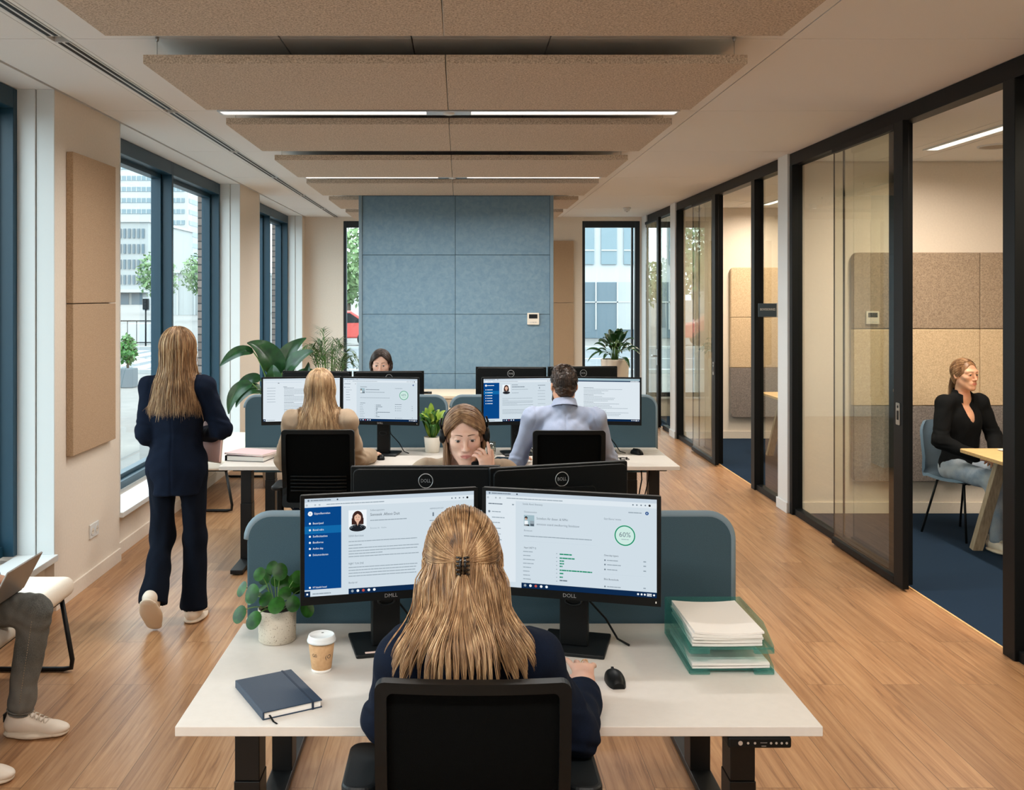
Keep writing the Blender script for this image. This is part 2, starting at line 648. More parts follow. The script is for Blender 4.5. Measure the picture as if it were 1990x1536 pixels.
def brick_material():
    m, nt, p = new_mat('brown_brick')
    tc = N(nt, 'ShaderNodeTexCoord')
    mp = N(nt, 'ShaderNodeMapping')
    mp.inputs['Rotation'].default_value = (math.radians(90), 0, 0)
    nt.links.new(tc.outputs['Object'], mp.inputs['Vector'])
    cmb = N(nt, 'ShaderNodeSeparateXYZ')
    nt.links.new(tc.outputs['Object'], cmb.inputs[0])
    ad = N(nt, 'ShaderNodeMath', operation='ADD')
    nt.links.new(cmb.outputs[0], ad.inputs[0])
    nt.links.new(cmb.outputs[1], ad.inputs[1])
    cx = N(nt, 'ShaderNodeCombineXYZ')
    nt.links.new(ad.outputs[0], cx.inputs[0])
    nt.links.new(cmb.outputs[2], cx.inputs[1])
    br = N(nt, 'ShaderNodeTexBrick')
    br.inputs['Scale'].default_value = 1.0
    br.inputs['Brick Width'].default_value = 0.22
    br.inputs['Row Height'].default_value = 0.085
    br.inputs['Mortar Size'].default_value = 0.008
    br.inputs['Color1'].default_value = lin(120, 106, 100)
    br.inputs['Color2'].default_value = lin(156, 140, 132)
    br.inputs['Mortar'].default_value = lin(70, 66, 64)
    nt.links.new(cx.outputs[0], br.inputs['Vector'])
    nt.links.new(br.outputs['Color'], p.inputs['Base Color'])
    p.inputs['Roughness'].default_value = 0.9
    return m


M['brick'] = brick_material()
# ---------------------------------------------------------------- room shell
H = 3.09          # ceiling
XL, XR = -2.40, 2.88
YB, YN = 15.0, -3.2   # back wall, wall behind the camera
XG = -2.61        # inner plane of the window frames


def struct(o):
    o['kind'] = 'structure'
    return o


# floor of the open office, carpet of the rooms
struct(MB().box(XL - 0.45, XR, YN, YB + 0.3, -0.06, 0.0).build('floor', M['floor']))
struct(MB().box(XR, 6.6, YN, YB + 0.3, -0.06, 0.004).build('floor_carpet', M['carpet']))
struct(MB().box(XR - 0.006, XR + 0.006, YN, YB, 0.0, 0.006).build('trim_threshold', M['oak']))

# ceiling: real tiles with open joints under a dark void
ct = MB()
ct.box(XL - 0.45, XR + 0.1, YN, YB + 0.3, H + 0.03, H + 0.12, 1)
ys = [4.59 + 1.79 * k for k in range(-5, 7)]
ys = [YN] + [y for y in ys if YN < y < YB] + [YB]
xs = [(-2.62, -2.415), (-2.378, -1.965), (-1.845, -0.85), (-0.85, -0.227), (-0.227, 0.43), (0.43, 1.575), (1.575, XR - 0.01)]
g = 0.0035
for i in range(len(ys) - 1):
    for (a, b) in xs:
        if a < -2.5:
            continue
        ct.box(a + g, b - g, ys[i] + g, ys[i + 1] - g, H, H + 0.03)
ct.box(-2.87, -2.398, YN, YB, H, H + 0.03)
ct.box(-1.965, -1.945, YN, YB, H, H + 0.03)
ct.box(-1.865, -1.845, YN, YB, H, H + 0.03)
struct(ct.build('ceiling', [M['ceil'], M['gapdark']]))

# slot diffusers, one per tile row
slot = None
for i in range(4, len(ys) - 1):
    y0, y1 = ys[i] + 0.05, ys[i + 1] - 0.05
    d = empty('slot_diffuser', 'black twin-slot air diffuser in the white ceiling strip near the windows, ' + ('first' if i == 2 else 'one') + ' of the row', 'air vent', (-1.905, y0, H), 0, 'slot diffusers in the ceiling beside the windows')
    f = MB().box(-0.036, 0.036, 0, y1 - y0, -0.002, 0.03)
    f.build('frame', M['white'], d)
    for sx in (-0.017, 0.017):
        MB().box(sx - 0.009, sx + 0.009, 0.012, y1 - y0 - 0.012, -0.004, -0.0015).build('slot', M['frame_black'], d)
    ordn = ['above the seated visitor', 'above the walking woman', 'third along from the camera', 'fourth along from the camera', 'fifth along from the camera', 'second from the far wall', 'last before the far wall'][min(i - 4, 6)]
    d['label'] = 'black twin-slot air diffuser in the ceiling, ' + ordn

# ------------------------------------------------ left wall
wl = MB()
PIL = [(YN, -2.6), (0.9, 1.9), (5.73, 6.83), (10.57, 11.60), (14.75, YB + 0.3)]
WIN = [(-2.6, 0.9), (1.9, 5.73), (6.83, 10.57), (11.60, 14.75)]  # first opening is unseen, behind the camera, added for its daylight
for (a, b) in PIL:
    wl.box(-2.80, XL, a, b, 0, H + 0.03)
for (a, b) in WIN:
    wl.box(-2.80, -2.455, a, b, 0, 0.30)
wl.box(-2.40, 6.6, YN - 0.15, YN, 0, H + 0.03)
struct(wl.build('wall_left', M['wall']))
bo = MB()
for (a, b) in PIL:
    bo.box(-2.865, -2.80, a + 0.02, b - 0.02, -0.2, 6)
for (a, b) in WIN:
    bo.box(-2.865, -2.80, a, b, -0.2, 0.27)
    bo.box(-2.865, -2.80, a, b, 3.15, 6)
struct(bo.build('wall_outside', M['brick']))
bb = MB()
for (a, b) in PIL[:-1]:
    bb.box(XL, XL + 0.014, a, b, 0, 0.09)
for (a, b) in WIN:
    bb.box(-2.455, -2.441, a, b, 0, 0.09)
bb.box(XL, XL + 0.014, PIL[-1][0], YB, 0, 0.09)
struct(bb.build('baseboard_left', M['wall'], bevel=0.002))
# white jamb linings
for n, (a, b) in enumerate(WIN):
    tr = MB()
    for (y, s) in ((b, -1), (a, 1)):
        tr.box(-2.500, XL + 0.004, y, y + s * 0.012, 0.335, H)
        tr.box(-2.615, -2.504, y, y + s * 0.022, 0.335, H)
    struct(tr.build('trim_%d' % (n + 1), M['white'], bevel=0.002))
    w = empty('window_%d' % (n + 1), None, None, (XG, a, 0.34))
    struct(w)
    fr = MB()
    mid = {0: -0.8, 1: 3.9, 2: 8.83, 3: 13.36}[n]
    for (y0, y1) in ((a, a + 0.07), (mid - 0.05, mid), (b - 0.07, b)):
        fr.box(-2.79, XG, y0, y1, 0.34, H - 0.004)
    for (y0, y1) in ((a + 0.07, mid - 0.05), (mid, b - 0.07)):
        fr.box(-2.79, XG, y0, y1, 2.97, H - 0.004)
        fr.box(-2.79, XG - 0.06, y0, y1, 0.34, 0.40)
        # stepped inner sash
        for (s0, s1) in ((y0, y0 + 0.035), (y1 - 0.035, y1)):
            fr.box(-2.79, -2.70, s0, s1, 0.34, 2.99)
        fr.box(-2.79, -2.70, y0, y1, 2.93, 2.99)
        fr.box(-2.79, -2.72, y0, y1, 0.40, 0.435)
    fr.build('frame', M['teal'], w, bevel=0.003, world=True)
    MB().box(-2.765, -2.757, a + 0.07, mid - 0.05, 0.40, 2.97).box(-2.765, -2.757, mid, b - 0.07, 0.40, 2.97).build('pane', M['glass'], w, world=True)
    MB().box(-2.61, -2.375, a + (0.0), b, 0.300, 0.338).build('sill', M['white'], w, bevel=0.004, world=True)

# ------------------------------------------------ back wall
wb = MB()
BW = [(-1.80, -0.75, 0.30, 3.03), (1.905, 2.80, 0.30, 3.03), (3.10, 4.0, 0.30, 3.03)]
x = -2.80
for (a, b, z0, z1) in BW:
    wb.box(x, a, YB, YB + 0.30, 0, H + 0.03)
    wb.box(a, b, YB, YB + 0.30, 0, z0)
    wb.box(a, b, YB, YB + 0.30, z1, H + 0.03)
    x = b
wb.box(x, 6.6, YB, YB + 0.30, 0, H + 0.03)
struct(wb.build('wall_back', M['wall']))
struct(MB().box(XL, XR, YB - 0.014, YB, 0, 0.09).build('baseboard_back', M['wall'], bevel=0.002))
for n, (a, b, z0, z1) in enumerate(BW):
    w = struct(empty('window_%d' % (n + 5), None, None, (a, YB, z0)))
    fr = MB()
    fr.box(a, a + 0.045, YB + 0.02, YB + 0.12, z0, z1)
    fr.box(b - 0.075, b, YB + 0.02, YB + 0.12, z0, z1)
    fr.box(a + 0.045, b - 0.075, YB + 0.02, YB + 0.12, z1 - 0.10, z1)
    fr.box(a + 0.045, b - 0.075, YB + 0.02, YB + 0.12, z0, z0 + 0.07)
    fr.box(b - 0.125, b - 0.095, YB + 0.06, YB + 0.12, z0 + 0.07, z1 - 0.1)
    fr.build('frame', M['teal_dark'], w, bevel=0.003, world=True)
    MB().box(a + 0.04, b - 0.07, YB + 0.085, YB + 0.092, z0 + 0.06, z1 - 0.09).build('pane', M['glass'], w, world=True)
    MB().box(a - 0.02, b + 0.02, YB - 0.03, YB + 0.02, z0 - 0.03, z0).build('sill', M['white'], w, bevel=0.003, world=True)

# felt panel on the back wall beside the right window
p = empty('acoustic_panel', 'tall narrow beige felt panel on the far wall between blue partition and window', 'wall panel', (1.35, YB - 0.02, 0.80))
MB().prism(xz(rrect(0.95, 1.765, 0.80, 1.757, 0.01), YB - 0.042), (0, 0.041, 0)).build('lower_pad', M['felt_wall'], p, world=True)
MB().prism(xz(rrect(0.95, 1.765, 1.763, 2.72, 0.01), YB - 0.042), (0, 0.041, 0)).build('upper_pad', M['felt_wall'], p, world=True)

# felt panel on the left pillar
p = empty('acoustic_panel', 'tall tan felt panel fixed on the pillar between the two big windows', 'wall panel', (XL + 0.001, 6.25, 0.89))
for nm, z0, z1 in (('lower_pad', 0.89, 1.818), ('upper_pad', 1.824, 2.75)):
    MB().box(XL + 0.001, XL + 0.045, 5.90, 6.63, z0, z1).build(nm, M['felt_wall'], p, bevel=0.004, world=True)

# double socket on the left pillar
p = empty('wall_socket', 'white double power socket low on the pillar below the felt panel', 'power socket', (XL, 6.34, 0.336))
MB().box(XL, XL + 0.010, 6.265, 6.415, 0.290, 0.382).build('plate', M['white'], p, bevel=0.003, world=True)
for y in (6.302, 6.378):
    MB().cyl((XL + 0.0095, y, 0.336), (XL + 0.0125, y, 0.336), 0.026, n=20, mat=0).build('socket_ring', M['white'], p, world=True)
    MB().cyl((XL + 0.0125, y, 0.336), (XL + 0.0130, y, 0.336), 0.020, n=20).cyl((XL + 0.0128, y - 0.008, 0.336), (XL + 0.0136, y - 0.008, 0.336), 0.003, n=8, mat=1).cyl((XL + 0.0128, y + 0.008, 0.336), (XL + 0.0136, y + 0.008, 0.336), 0.003, n=8, mat=1).build('socket_well', [M['pot_white'], M['frame_black']], p, world=True)

# ------------------------------------------------ blue partition block
bp = MB()
bp.box(-1.060, 0.985, 10.54, 10.80, 0, H)
struct(bp.build('wall_partition', M['felt_blue']))
p = struct(empty('trim_partition', None, None, (-1.09, 10.5, 0)))
MB().box(-1.094, -1.058, 10.50, 10.82, 0, H).build('edge', M['divider_edge'], p, bevel=0.003, world=True)
MB().box(0.983, 1.021, 10.50, 10.82, 0, H).build('edge', M['divider_edge'], p, bevel=0.003, world=True)
p = struct(empty('wall_partition_panels', None, None, (0, 10.5, 0)))
zz = [0.0, 0.378, 1.023, 1.668, 2.313, 2.958, H - 0.002]
for i in range(len(zz) - 1):
    for (a, b) in ((-1.056, -0.047), (-0.043, 0.981)):
        MB().box(a, b, 10.515, 10.54, zz[i] + 0.002, zz[i + 1] - 0.002).build('felt_tile', M['felt_blue'], p, bevel=0.003, world=True)


def thermostat(nm, label, x, y, z, w=0.128):
    t = empty(nm, label, 'thermostat', (x, y, z))
    MB().prism(xz(rrect(-w / 2, w / 2, -w / 2, w / 2, 0.008), -0.022), (0, 0.022, 0)).build('case', M['pot_white'], t, bevel=0.002)
    MB().box(-w * 0.36, w * 0.36, -0.0235, -0.021, w * 0.02, w * 0.38).build('display', M['plastic_dark'], t)
    b = MB()
    for k in (-1, 0, 1):
        b.box(k * 0.028 - 0.008, k * 0.028 + 0.008, -0.0235, -0.021, -0.042, -0.034)
    b.build('buttons', M['alu'], t)
    return t


thermostat('thermostat', 'small square white thermostat with dark display on the blue felt partition', 0.80, 10.515, 1.620)

# ------------------------------------------------ ceiling baffles and luminaires
bl = None
for k in range(-2, 6):
    y0 = 4.5 + 1.6 * k
    if bl is None:
        bl = empty('ceiling_baffle', '', 'acoustic baffle', (-0.065, y0, 2.95), 0, 'beige felt baffles hanging in a row from the ceiling')
        MB().box(-1.407, -0.002, 0, 1.12, 0, 0.042).build('felt_board', M['felt_ceiling'], bl, bevel=0.002)
        MB().box(0.002, 1.405, 0, 1.12, 0, 0.042).build('felt_board', M['felt_ceiling'], bl, bevel=0.002)
        for sx in (-1.36, 1.36):
            for sy in (0.06, 1.06):
                MB().cyl((sx, sy, 0.04), (sx, sy, 0.132), 0.0018, n=6).cyl((sx, sy, 0.118), (sx, sy, 0.139), 0.006, 0.009, n=10).cyl((sx, sy, 0.042), (sx, sy, 0.052), 0.005, n=8).build('hanger_wire', M['steel'], bl)
        o = bl
    else:
        o = dup(bl, (-0.065, y0, 2.95), 0, '')
    o['label'] = 'beige felt ceiling baffle, ' + {-1: 'the largest and nearest, cut by the top of the picture', 0: 'second from the top, in front of the long light', 1: 'just behind the first long light', 2: 'fourth from the top of the picture, before the thin far light', 3: 'fifth from the top, last one in front of the blue partition', 4: 'half hidden, just behind the blue partition', 5: 'farthest one, behind the blue partition'}.get(k, 'hanging above the camera')

M['diffuser'] = noise_mat('prismatic_diffuser', (1, 0.9, 0.8, 1), (1, 0.97, 0.93, 1), 60, 0.4)
_p = M['diffuser'].node_tree.nodes['Principled BSDF']
_p.inputs['Emission Strength'].default_value = 1.6
_src = _p.inputs['Base Color'].links[0].from_socket
M['diffuser'].node_tree.links.new(_src, _p.inputs['Emission Color'])
lum = None
for k in (-5, -3, 0, 2, 4):
    y = 5.86 + 1.6 * k
    if lum is None:
        lum = empty('linear_luminaire', '', 'ceiling light', (-0.065, y, 2.975), 0, 'long linear lights between the ceiling baffles')
        h = MB()
        h.box(-1.39, 1.39, -0.060, 0.060, 0.012, 0.06)
        h.box(-1.39, 1.39, -0.060, -0.052, 0, 0.012).box(-1.39, 1.39, 0.052, 0.060, 0, 0.012)
        h.box(-1.39, -1.375, -0.052, 0.052, 0, 0.012).box(1.375, 1.39, -0.052, 0.052, 0, 0.012)
        h.box(-0.135, 0.135, -0.052, 0.052, 0.0, 0.012)
        h.build('housing', M['alu'], lum, bevel=0.001)
        for s in (-1, 1):
            MB().box(s * 0.137, s * 1.373, -0.050, 0.050, 0.006, 0.012).build('diffuser', M['diffuser'], lum)
            for q in (0.3, 1.2):
                MB().cyl((s * q, 0, 0.06), (s * q, 0, 0.115), 0.002, n=6).build('hanger_wire', M['steel'], lum)
        MB().lathe([(0, -0.012), (0.02, -0.011), (0.034, -0.006), (0.036, 0.0)], n=24).build('sensor', M['white'], lum)
        o = lum
    else:
        o = dup(lum, (-0.065, y, 2.975), 0, '')
    o['label'] = {0: 'long white linear light with round sensor, clearly lit behind the second baffle', 2: 'thin lit line of the farther linear light between the baffles', 4: 'linear light behind the blue partition'}.get(k, 'linear light out of the picture above the camera')
    for s in (-1, 1):
        a = area_light('luminaire_lamp', (-0.065 + s * 0.755, y, 2.974), (0, 0, 0), 1.22, 0.10, LAMP_W, LAMP_C)

# smoke detector
p = empty('smoke_detector', 'small white smoke detector on the ceiling before the far window', 'smoke detector', (2.32, 13.4, H))
MB().lathe([(0, 0), (0.055, 0), (0.055, -0.014), (0.05, -0.02)][::-1], n=24).lathe([(0, -0.055), (0.03, -0.053), (0.038, -0.045), (0.04, -0.02)], n=24).build('body', M['white'], p)
MB().cyl((0, 0, -0.058), (0, 0, -0.052), 0.012, n=12).build('sensor_cap', M['plastic_dark'], p)
# ---------------------------------------------------------------- glass partition on the right and the meeting rooms
HR = 3.02
wr = MB()
for (a, b) in ((8.30, 8.57), (12.65, 12.95), (1.4, 1.6)):
    wr.box(2.90, 6.5, a, b, 0, H + 0.03)
wr.box(6.5, 6.62, YN, YB, 0, H + 0.03)
struct(wr.build('wall_right', M['wall']))
col = MB()
for (a, b) in ((8.32, 8.57), (12.66, 12.95), (14.62, 14.985)):
    col.box(2.82, 2.90, a, b, 0, H)
    col.box(2.808, 2.82, a - 0.012, b + 0.012, 0, 0.09)
struct(col.build('trim_5', M['white'], bevel=0.002))
bs = MB()
for y in (8.30, 12.65):
    bs.box(2.93, 6.5, y - 0.014, y, 0.004, 0.10)
bs.box(6.486, 6.5, 1.6, 8.28, 0.004, 0.10)
struct(bs.build('baseboard_right', M['wall'], bevel=0.002))
rc = MB()
rc.box(2.93, 6.6, YN, YB, HR + 0.025, HR + 0.06, 1)
for (a, b) in ((1.6, 3.4), (3.4, 5.2), (5.2, 7.0), (7.0, 8.28), (8.57, 10.0), (10.0, 11.8), (11.8, 12.65), (12.95, 14.0), (14.0, 15.0), (-3.2, -1.5), (-1.5, 1.4)):
    for (x0, x1) in ((2.93, 3.55), (3.85, 4.7), (4.7, 5.6), (5.6, 6.5), (3.55, 3.85)):
        rc.box(x0 + g, x1 - g, a + g, b - g, HR, HR + 0.025)
struct(rc.build('ceiling_rooms', [M['ceil'], M['gapdark']]))

# black steel frame of the partition
pf = struct(empty('wall_right_partition', None, None, (XR, 8, 0)))
F = M['frame_black']
fr = MB()
for (a, b) in ((1.6, 8.32), (8.57, 12.66), (12.95, 14.98)):
    fr.box(2.84, 2.94, a, b, 2.985, H - 0.002)
fr.build('header', F, pf, bevel=0.002, world=True)
fr = MB()
for (a, b) in ((1.6, 4.95), (6.39, 8.32), (8.57, 9.32), (10.88, 12.66), (12.95, 13.6), (14.0, 14.98)):
    fr.box(2.855, 2.925, a, b, 0.0, 0.055)
fr.build('base_rail', F, pf, bevel=0.002, world=True)
for (a, b) in ((4.94, 5.05), (6.24, 6.39), (8.245, 8.31), (9.30, 9.41), (10.73, 10.90), (12.62, 12.655), (12.955, 12.975)):
    MB().box(2.835, 2.925, a, b, 0.0, 2.985).build('post', F, pf, bevel=0.003, world=True)
for (a, b) in ((1.6, 4.94), (6.39, 7.277), (7.281, 8.245), (8.57, 9.30), (10.90, 11.668), (11.672, 12.58), (12.975, 13.55), (13.55, 14.62)):
    MB().box(2.888, 2.898, a + 0.002, b - 0.002, 0.055, 2.985).build('pane', M['glass_room'], pf, world=True)
for y in (7.279, 11.67):
    MB().box(2.886, 2.900, y - 0.004, y + 0.004, 0.055, 2.985).build('joint', M['plastic_dark'], pf, world=True)


def door_leaf(n, a, b, hz, lever=False):
    """sliding leaf in front of the fixed pane: black stiles and rails, glass, flush pull."""
    d = struct(empty('door_%d' % n, None, None, (2.85, a, 0)))
    f = MB()
    f.box(2.795, 2.835, a, a + 0.13, 0.015, 2.98)
    f.box(2.810, 2.820, b - 0.016, b - 0.010, 0.015, 2.98)
    f.box(2.795, 2.835, a + 0.13, b - 0.012, 0.015, 0.06)
    f.box(2.795, 2.835, a + 0.13, b - 0.012, 2.94, 2.98)
    f.build('leaf_frame', F, d, bevel=0.003, world=True)
    MB().box(2.811, 2.819, a + 0.13, b - 0.012, 0.06, 2.94).build('pane', M['glass_room'], d, world=True)
    if not lever:
        h = MB().prism([(2.789, a + 0.03 + p[0], p[1]) for p in rrect(0, 0.055, hz - 0.07, hz + 0.07, 0.006)], (0.007, 0, 0))
        h.build('door_handle', M['steel'], d, world=True)
        MB().box(2.7875, 2.7895, a + 0.046, a + 0.070, hz - 0.038, hz + 0.02).build('pull_recess', M['frame_black'], d, world=True)
        MB().cyl((2.7875, a + 0.058, hz + 0.045), (2.7895, a + 0.058, hz + 0.045), 0.009, n=12).build('key_cylinder', M['plastic_dark'], d, world=True)
    else:
        h = MB().box(2.788, 2.796, a + 0.04, a + 0.075, hz - 0.11, hz + 0.11)
        h.cyl((2.79, a + 0.057, hz + 0.02), (2.73, a + 0.057, hz + 0.02), 0.009, n=10)
        h.cyl((2.735, a + 0.057, hz + 0.02), (2.735, a + 0.18, hz + 0.02), 0.009, n=10)
        h.build('door_handle', M['steel'], d, bevel=0.002, world=True)
    return d


door_leaf(1, 6.10, 7.279, 1.118)
door_leaf(2, 10.58, 11.67, 1.07)
door_leaf(3, 13.60, 14.60, 1.00, True)

# projecting room sign
s = empty('room_sign', 'small dark grey blade sign sticking out from the glass wall beside the second open door', 'sign', (2.88, 8.79, 1.74))
MB().box(2.715, 2.886, 8.787, 8.797, 1.678, 1.800).build('plate', mat('sign_grey', lin(58, 74, 84), 0.5), s, bevel=0.002, world=True)
MB().text('BOVISIONNES', 0.03, 0, rot_x(PI / 2), (2.80, 8.7862, 1.745), 'CENTER', width=0.138).build('lettering', M['paper'], s, world=True)
MB().box(2.880, 2.888, 8.784, 8.800, 1.672, 1.806).build('bracket', M['alu'], s, world=True)


def felt_wall_panel(label, y, x0, wid, mats):
    p = empty('acoustic_panel', label, 'wall panel', (x0 + wid, y - 0.02, 0.29))
    rows = [(0.285, 0.930), (0.934, 1.585), (1.589, 2.238)]
    for r, (z0, z1) in enumerate(rows):
        for c in range(2):
            a, b = x0 + c * wid, x0 + (c + 1) * wid - 0.004
            cs = (r == 0 and c == 0, r == 0 and c == 1, r == 2 and c == 1, r == 2 and c == 0)
            MB().prism(xz(rrect(a, b, z0, z1, 0.045, 6, cs), y - 0.07), (0, 0.069, 0)).build('felt_pad', M[mats[r]], p, bevel=0.008, world=True)
    return p


felt_wall_panel('large three-tone felt panel behind the seated woman in the near meeting room', 8.30, 3.354, 1.078, ('felt_grey', 'felt_sand', 'felt_taupe'))
felt_wall_panel('three-tone felt panel on the back wall of the second meeting room', 12.65, 3.53, 1.078, ('felt_grey', 'felt_sand', 'felt_sand'))
thermostat('thermostat', 'white thermostat on the taupe felt panel in the near meeting room', 3.507, 8.228, 1.684, 0.11)

# room luminaires (strip set in the ceiling) and round vent
M['strip'] = emit_mat('strip_light', (1.0, 0.90, 0.76, 1), 3.0)


def strip(label, x, y0, y1):
    d = empty('strip_light', label, 'ceiling light', (x, (y0 + y1) / 2, HR))
    f = MB()
    f.box(x - 0.062, x - 0.045, y0, y1, HR - 0.012, HR).box(x + 0.045, x + 0.062, y0, y1, HR - 0.012, HR)
    f.box(x - 0.045, x + 0.045, y0, y0 + 0.02, HR - 0.012, HR).box(x - 0.045, x + 0.045, y1 - 0.02, y1, HR - 0.012, HR)
    f.build('trim', M['white'], d, bevel=0.001, world=True)
    MB().box(x - 0.045, x + 0.045, y0 + 0.02, y1 - 0.02, HR - 0.006, HR - 0.001).build('diffuser', M['strip'], d, world=True)
    area_light('strip_lamp', (x, (y0 + y1) / 2, HR - 0.014), (0, 0, 0), 0.085, y1 - y0 - 0.05, ROOM_W * (y1 - y0) / 2.1, ROOM_C)


strip('warm strip light in the ceiling above the woman at the meeting table', 3.70, 5.45, 7.60)
strip('warm strip light in the ceiling of the second meeting room', 3.85, 9.7, 12.2)
strip('strip light in the near meeting room, out of the picture', 3.70, 2.4, 4.6)
strip('strip light in the ceiling of the far glass room', 3.85, 13.2, 14.6)
v = empty('ceiling_speaker', 'round flat grille in the ceiling of the near meeting room', 'ceiling speaker', (4.12, 7.42, HR))
MB().lathe([(0, -0.010), (0.10, -0.010), (0.118, -0.007), (0.122, 0.0)], n=32).build('grille', noise_mat('grille', lin(150, 140, 128), lin(190, 180, 168), 900, 0.8), v)
MB().lathe([(0.118, -0.007), (0.126, -0.012), (0.134, -0.008), (0.136, 0.0)], n=32).build('rim', M['white'], v)
# ---------------------------------------------------------------- outside
GZ = -0.12
M['paving'] = noise_mat('paving', lin(112, 110, 108), lin(124, 121, 118), 3, 0.9)
M['asphalt'] = noise_mat('asphalt', lin(98, 103, 107), lin(108, 113, 117), 2, 0.9)
M['facade_white'] = mat('white_facade', lin(172, 175, 177), 0.7)
M['facade_grey'] = mat('grey_facade', lin(158, 161, 161), 0.7)  # grey made paler, outdoor haze put into the colour
M['facade_glass'] = mat('facade_glass', lin(112, 130, 138), 0.4)  # glass colour lightened to stand in for haze
M['facade_dark'] = mat('facade_glass_dark', lin(88, 104, 114), 0.4)  # darker glass, also lightened in colour to imitate haze
M['tree_leaf'] = noise_mat('tree_leaf', lin(96, 126, 82), lin(132, 156, 110), 2, 0.7)  # leaf greens paled, distance haze mixed into the colour
M['bark'] = mat('bark', lin(96, 84, 72), 0.9)
gp = MB()
gp.box(-220, -2.865, -40, 420, GZ - 0.1, GZ)
gp.box(-2.865, 120, 15.3, 420, GZ - 0.1, GZ)
struct(gp.build('street', M['paving']))
rd = MB()
rd.box(-120, 60, 25, 36, GZ, GZ + 0.012)
for k in range(10):
    rd.box(-16.2 + 0.9 * k, -15.7 + 0.9 * k, 26, 35, GZ + 0.012, GZ + 0.016, 1)
rd.box(-120, 60, 24.7, 25, GZ, GZ + 0.10, 2).box(-120, 60, 36, 36.3, GZ, GZ + 0.10, 2)
rd.box(-120, 60, 30.3, 30.5, GZ + 0.012, GZ + 0.016, 1)
struct(rd.build('road', [M['asphalt'], M['facade_white'], M['facade_grey']]))


def block(name, label, x0, x1, y0, y1, z1, mw):
    b = empty(name, label, 'building', ((x0 + x1) / 2, (y0 + y1) / 2, GZ))
    MB().box(x0, x1, y0, y1, GZ, z1).build('wall', mw, b, world=True)
    return b


# tower with horizontal bands
b = block('street_office_tower', 'tall white office tower with horizontal window bands seen through the left window', -126, -80.8, 288, 330, 66, M['facade_white'])
for k in range(19):
    z = 3.2 + 3.3 * k
    w = MB().box(-126, -81.8, 287.8, 288.02, z, z + 1.35)
    w.box(-81.0, -80.7, 289, 329, z, z + 1.35)
    for q in range(30):
        w.box(-125.6 + q * 1.47, -125.4 + q * 1.47, 287.7, 287.81, z, z + 1.35, 1)
    w.build('window_band', [M['facade_glass'], M['facade_white']], b, world=True)
# lower pale building
b = block('street_office_building', 'low pale office building with rows of small windows in front of the tower', -112, -69.5, 216, 252, 18.3, M['facade_grey'])
MB().box(-112.4, -69.1, 215.5, 252, 18.3, 18.9).build('roof_edge', M['facade_white'], b, world=True)
for r in range(4):
    z = 4.4 + 3.45 * r
    w = MB()
    for q in range(40):
        w.box(-111 + 1.03 * q, -110.5 + 1.03 * q, 215.7, 216.05, z, z + 2.1)
    w.build('window_row', M['facade_dark'], b, world=True)
MB().box(-112, -69.5, 213.5, 216, 2.6, 3.3).build('canopy', M['facade_white'], b, world=True)
w = MB()
for q in range(14):
    w.box(-111.5 + 2.95 * q, -109.2 + 2.95 * q, 215.8, 216.05, GZ, 2.4)
w.build('shop_front', M['facade_dark'], b, world=True)
# glass pavilion
b = block('glass_building', 'low pale glass building beyond the street behind the walking woman', -31, -22, 100, 116, 4.2, M['facade_grey'])
MB().box(-31.1, -21.9, 99.7, 116, 4.2, 4.5).build('roof_edge', M['facade_white'], b, world=True)
for q in range(6):
    MB().box(-31 + 1.8 * q, -30.85 + 1.8 * q, 99.85, 100, GZ, 4.2).build('mullion', M['facade_white'], b, world=True)

# white office opposite the far windows
b = block('white_office_building', 'white office building with tall window strips seen through the far window', 1.6, 26, 45, 60, 12, M['facade_white'])
for r in range(3):
    z0, z1 = 3.33 + 3.0 * r, 5.75 + 3.0 * r
    for q in range(20):
        x0 = 2.38 + 1.05 * q
        f = MB().box(x0, x0 + 0.72, 44.90, 45.05, z0, z1).build('window', M['facade_glass'], b, world=True)
        MB().box(x0, x0 + 0.72, 44.86, 44.90, z0 + 0.62, z0 + 0.68).build('transom', M['facade_white'], f, world=True)
for q in range(7):
    x0 = 1.9 + 3.4 * q
    f = MB().box(x0, x0 + 3.1, 44.92, 45.06, -0.1, 2.5).build('shop_window', M['facade_dark'], b, world=True)
    MB().box(x0 + 1.0, x0 + 1.06, 44.86, 44.92, 0.3, 2.5).box(x0 + 2.0, x0 + 2.06, 44.86, 44.92, 0.3, 2.5).box(x0, x0 + 3.1, 44.86, 44.92, 1.55, 1.6).build('mullion', M['facade_white'], f, world=True)
    MB().box(x0 + 2.06, x0 + 3.1, 44.88, 44.93, 0.3, 2.5).build('blind', M['facade_grey'], f, world=True)


def leaf_cloud(n, c, r, size, seed):
    rs = np.random.RandomState(seed)
    v, f = [], []
    for i in range(n):
        d = rs.normal(size=3)
        d /= np.linalg.norm(d)
        p = np.array(c) + d * np.array(r) * (0.55 + 0.5 * rs.rand())
        a = rs.normal(size=3)
        a /= np.linalg.norm(a)
        b2 = np.cross(a, d + 0.01)
        b2 /= np.linalg.norm(b2)
        s = size * (0.6 + 0.8 * rs.rand())
        o = len(v)
        v += [p - a * s, p + b2 * s * 0.5, p + a * s, p - b2 * s * 0.5]
        f.append((o, o + 1, o + 2, o + 3))
    return v, f


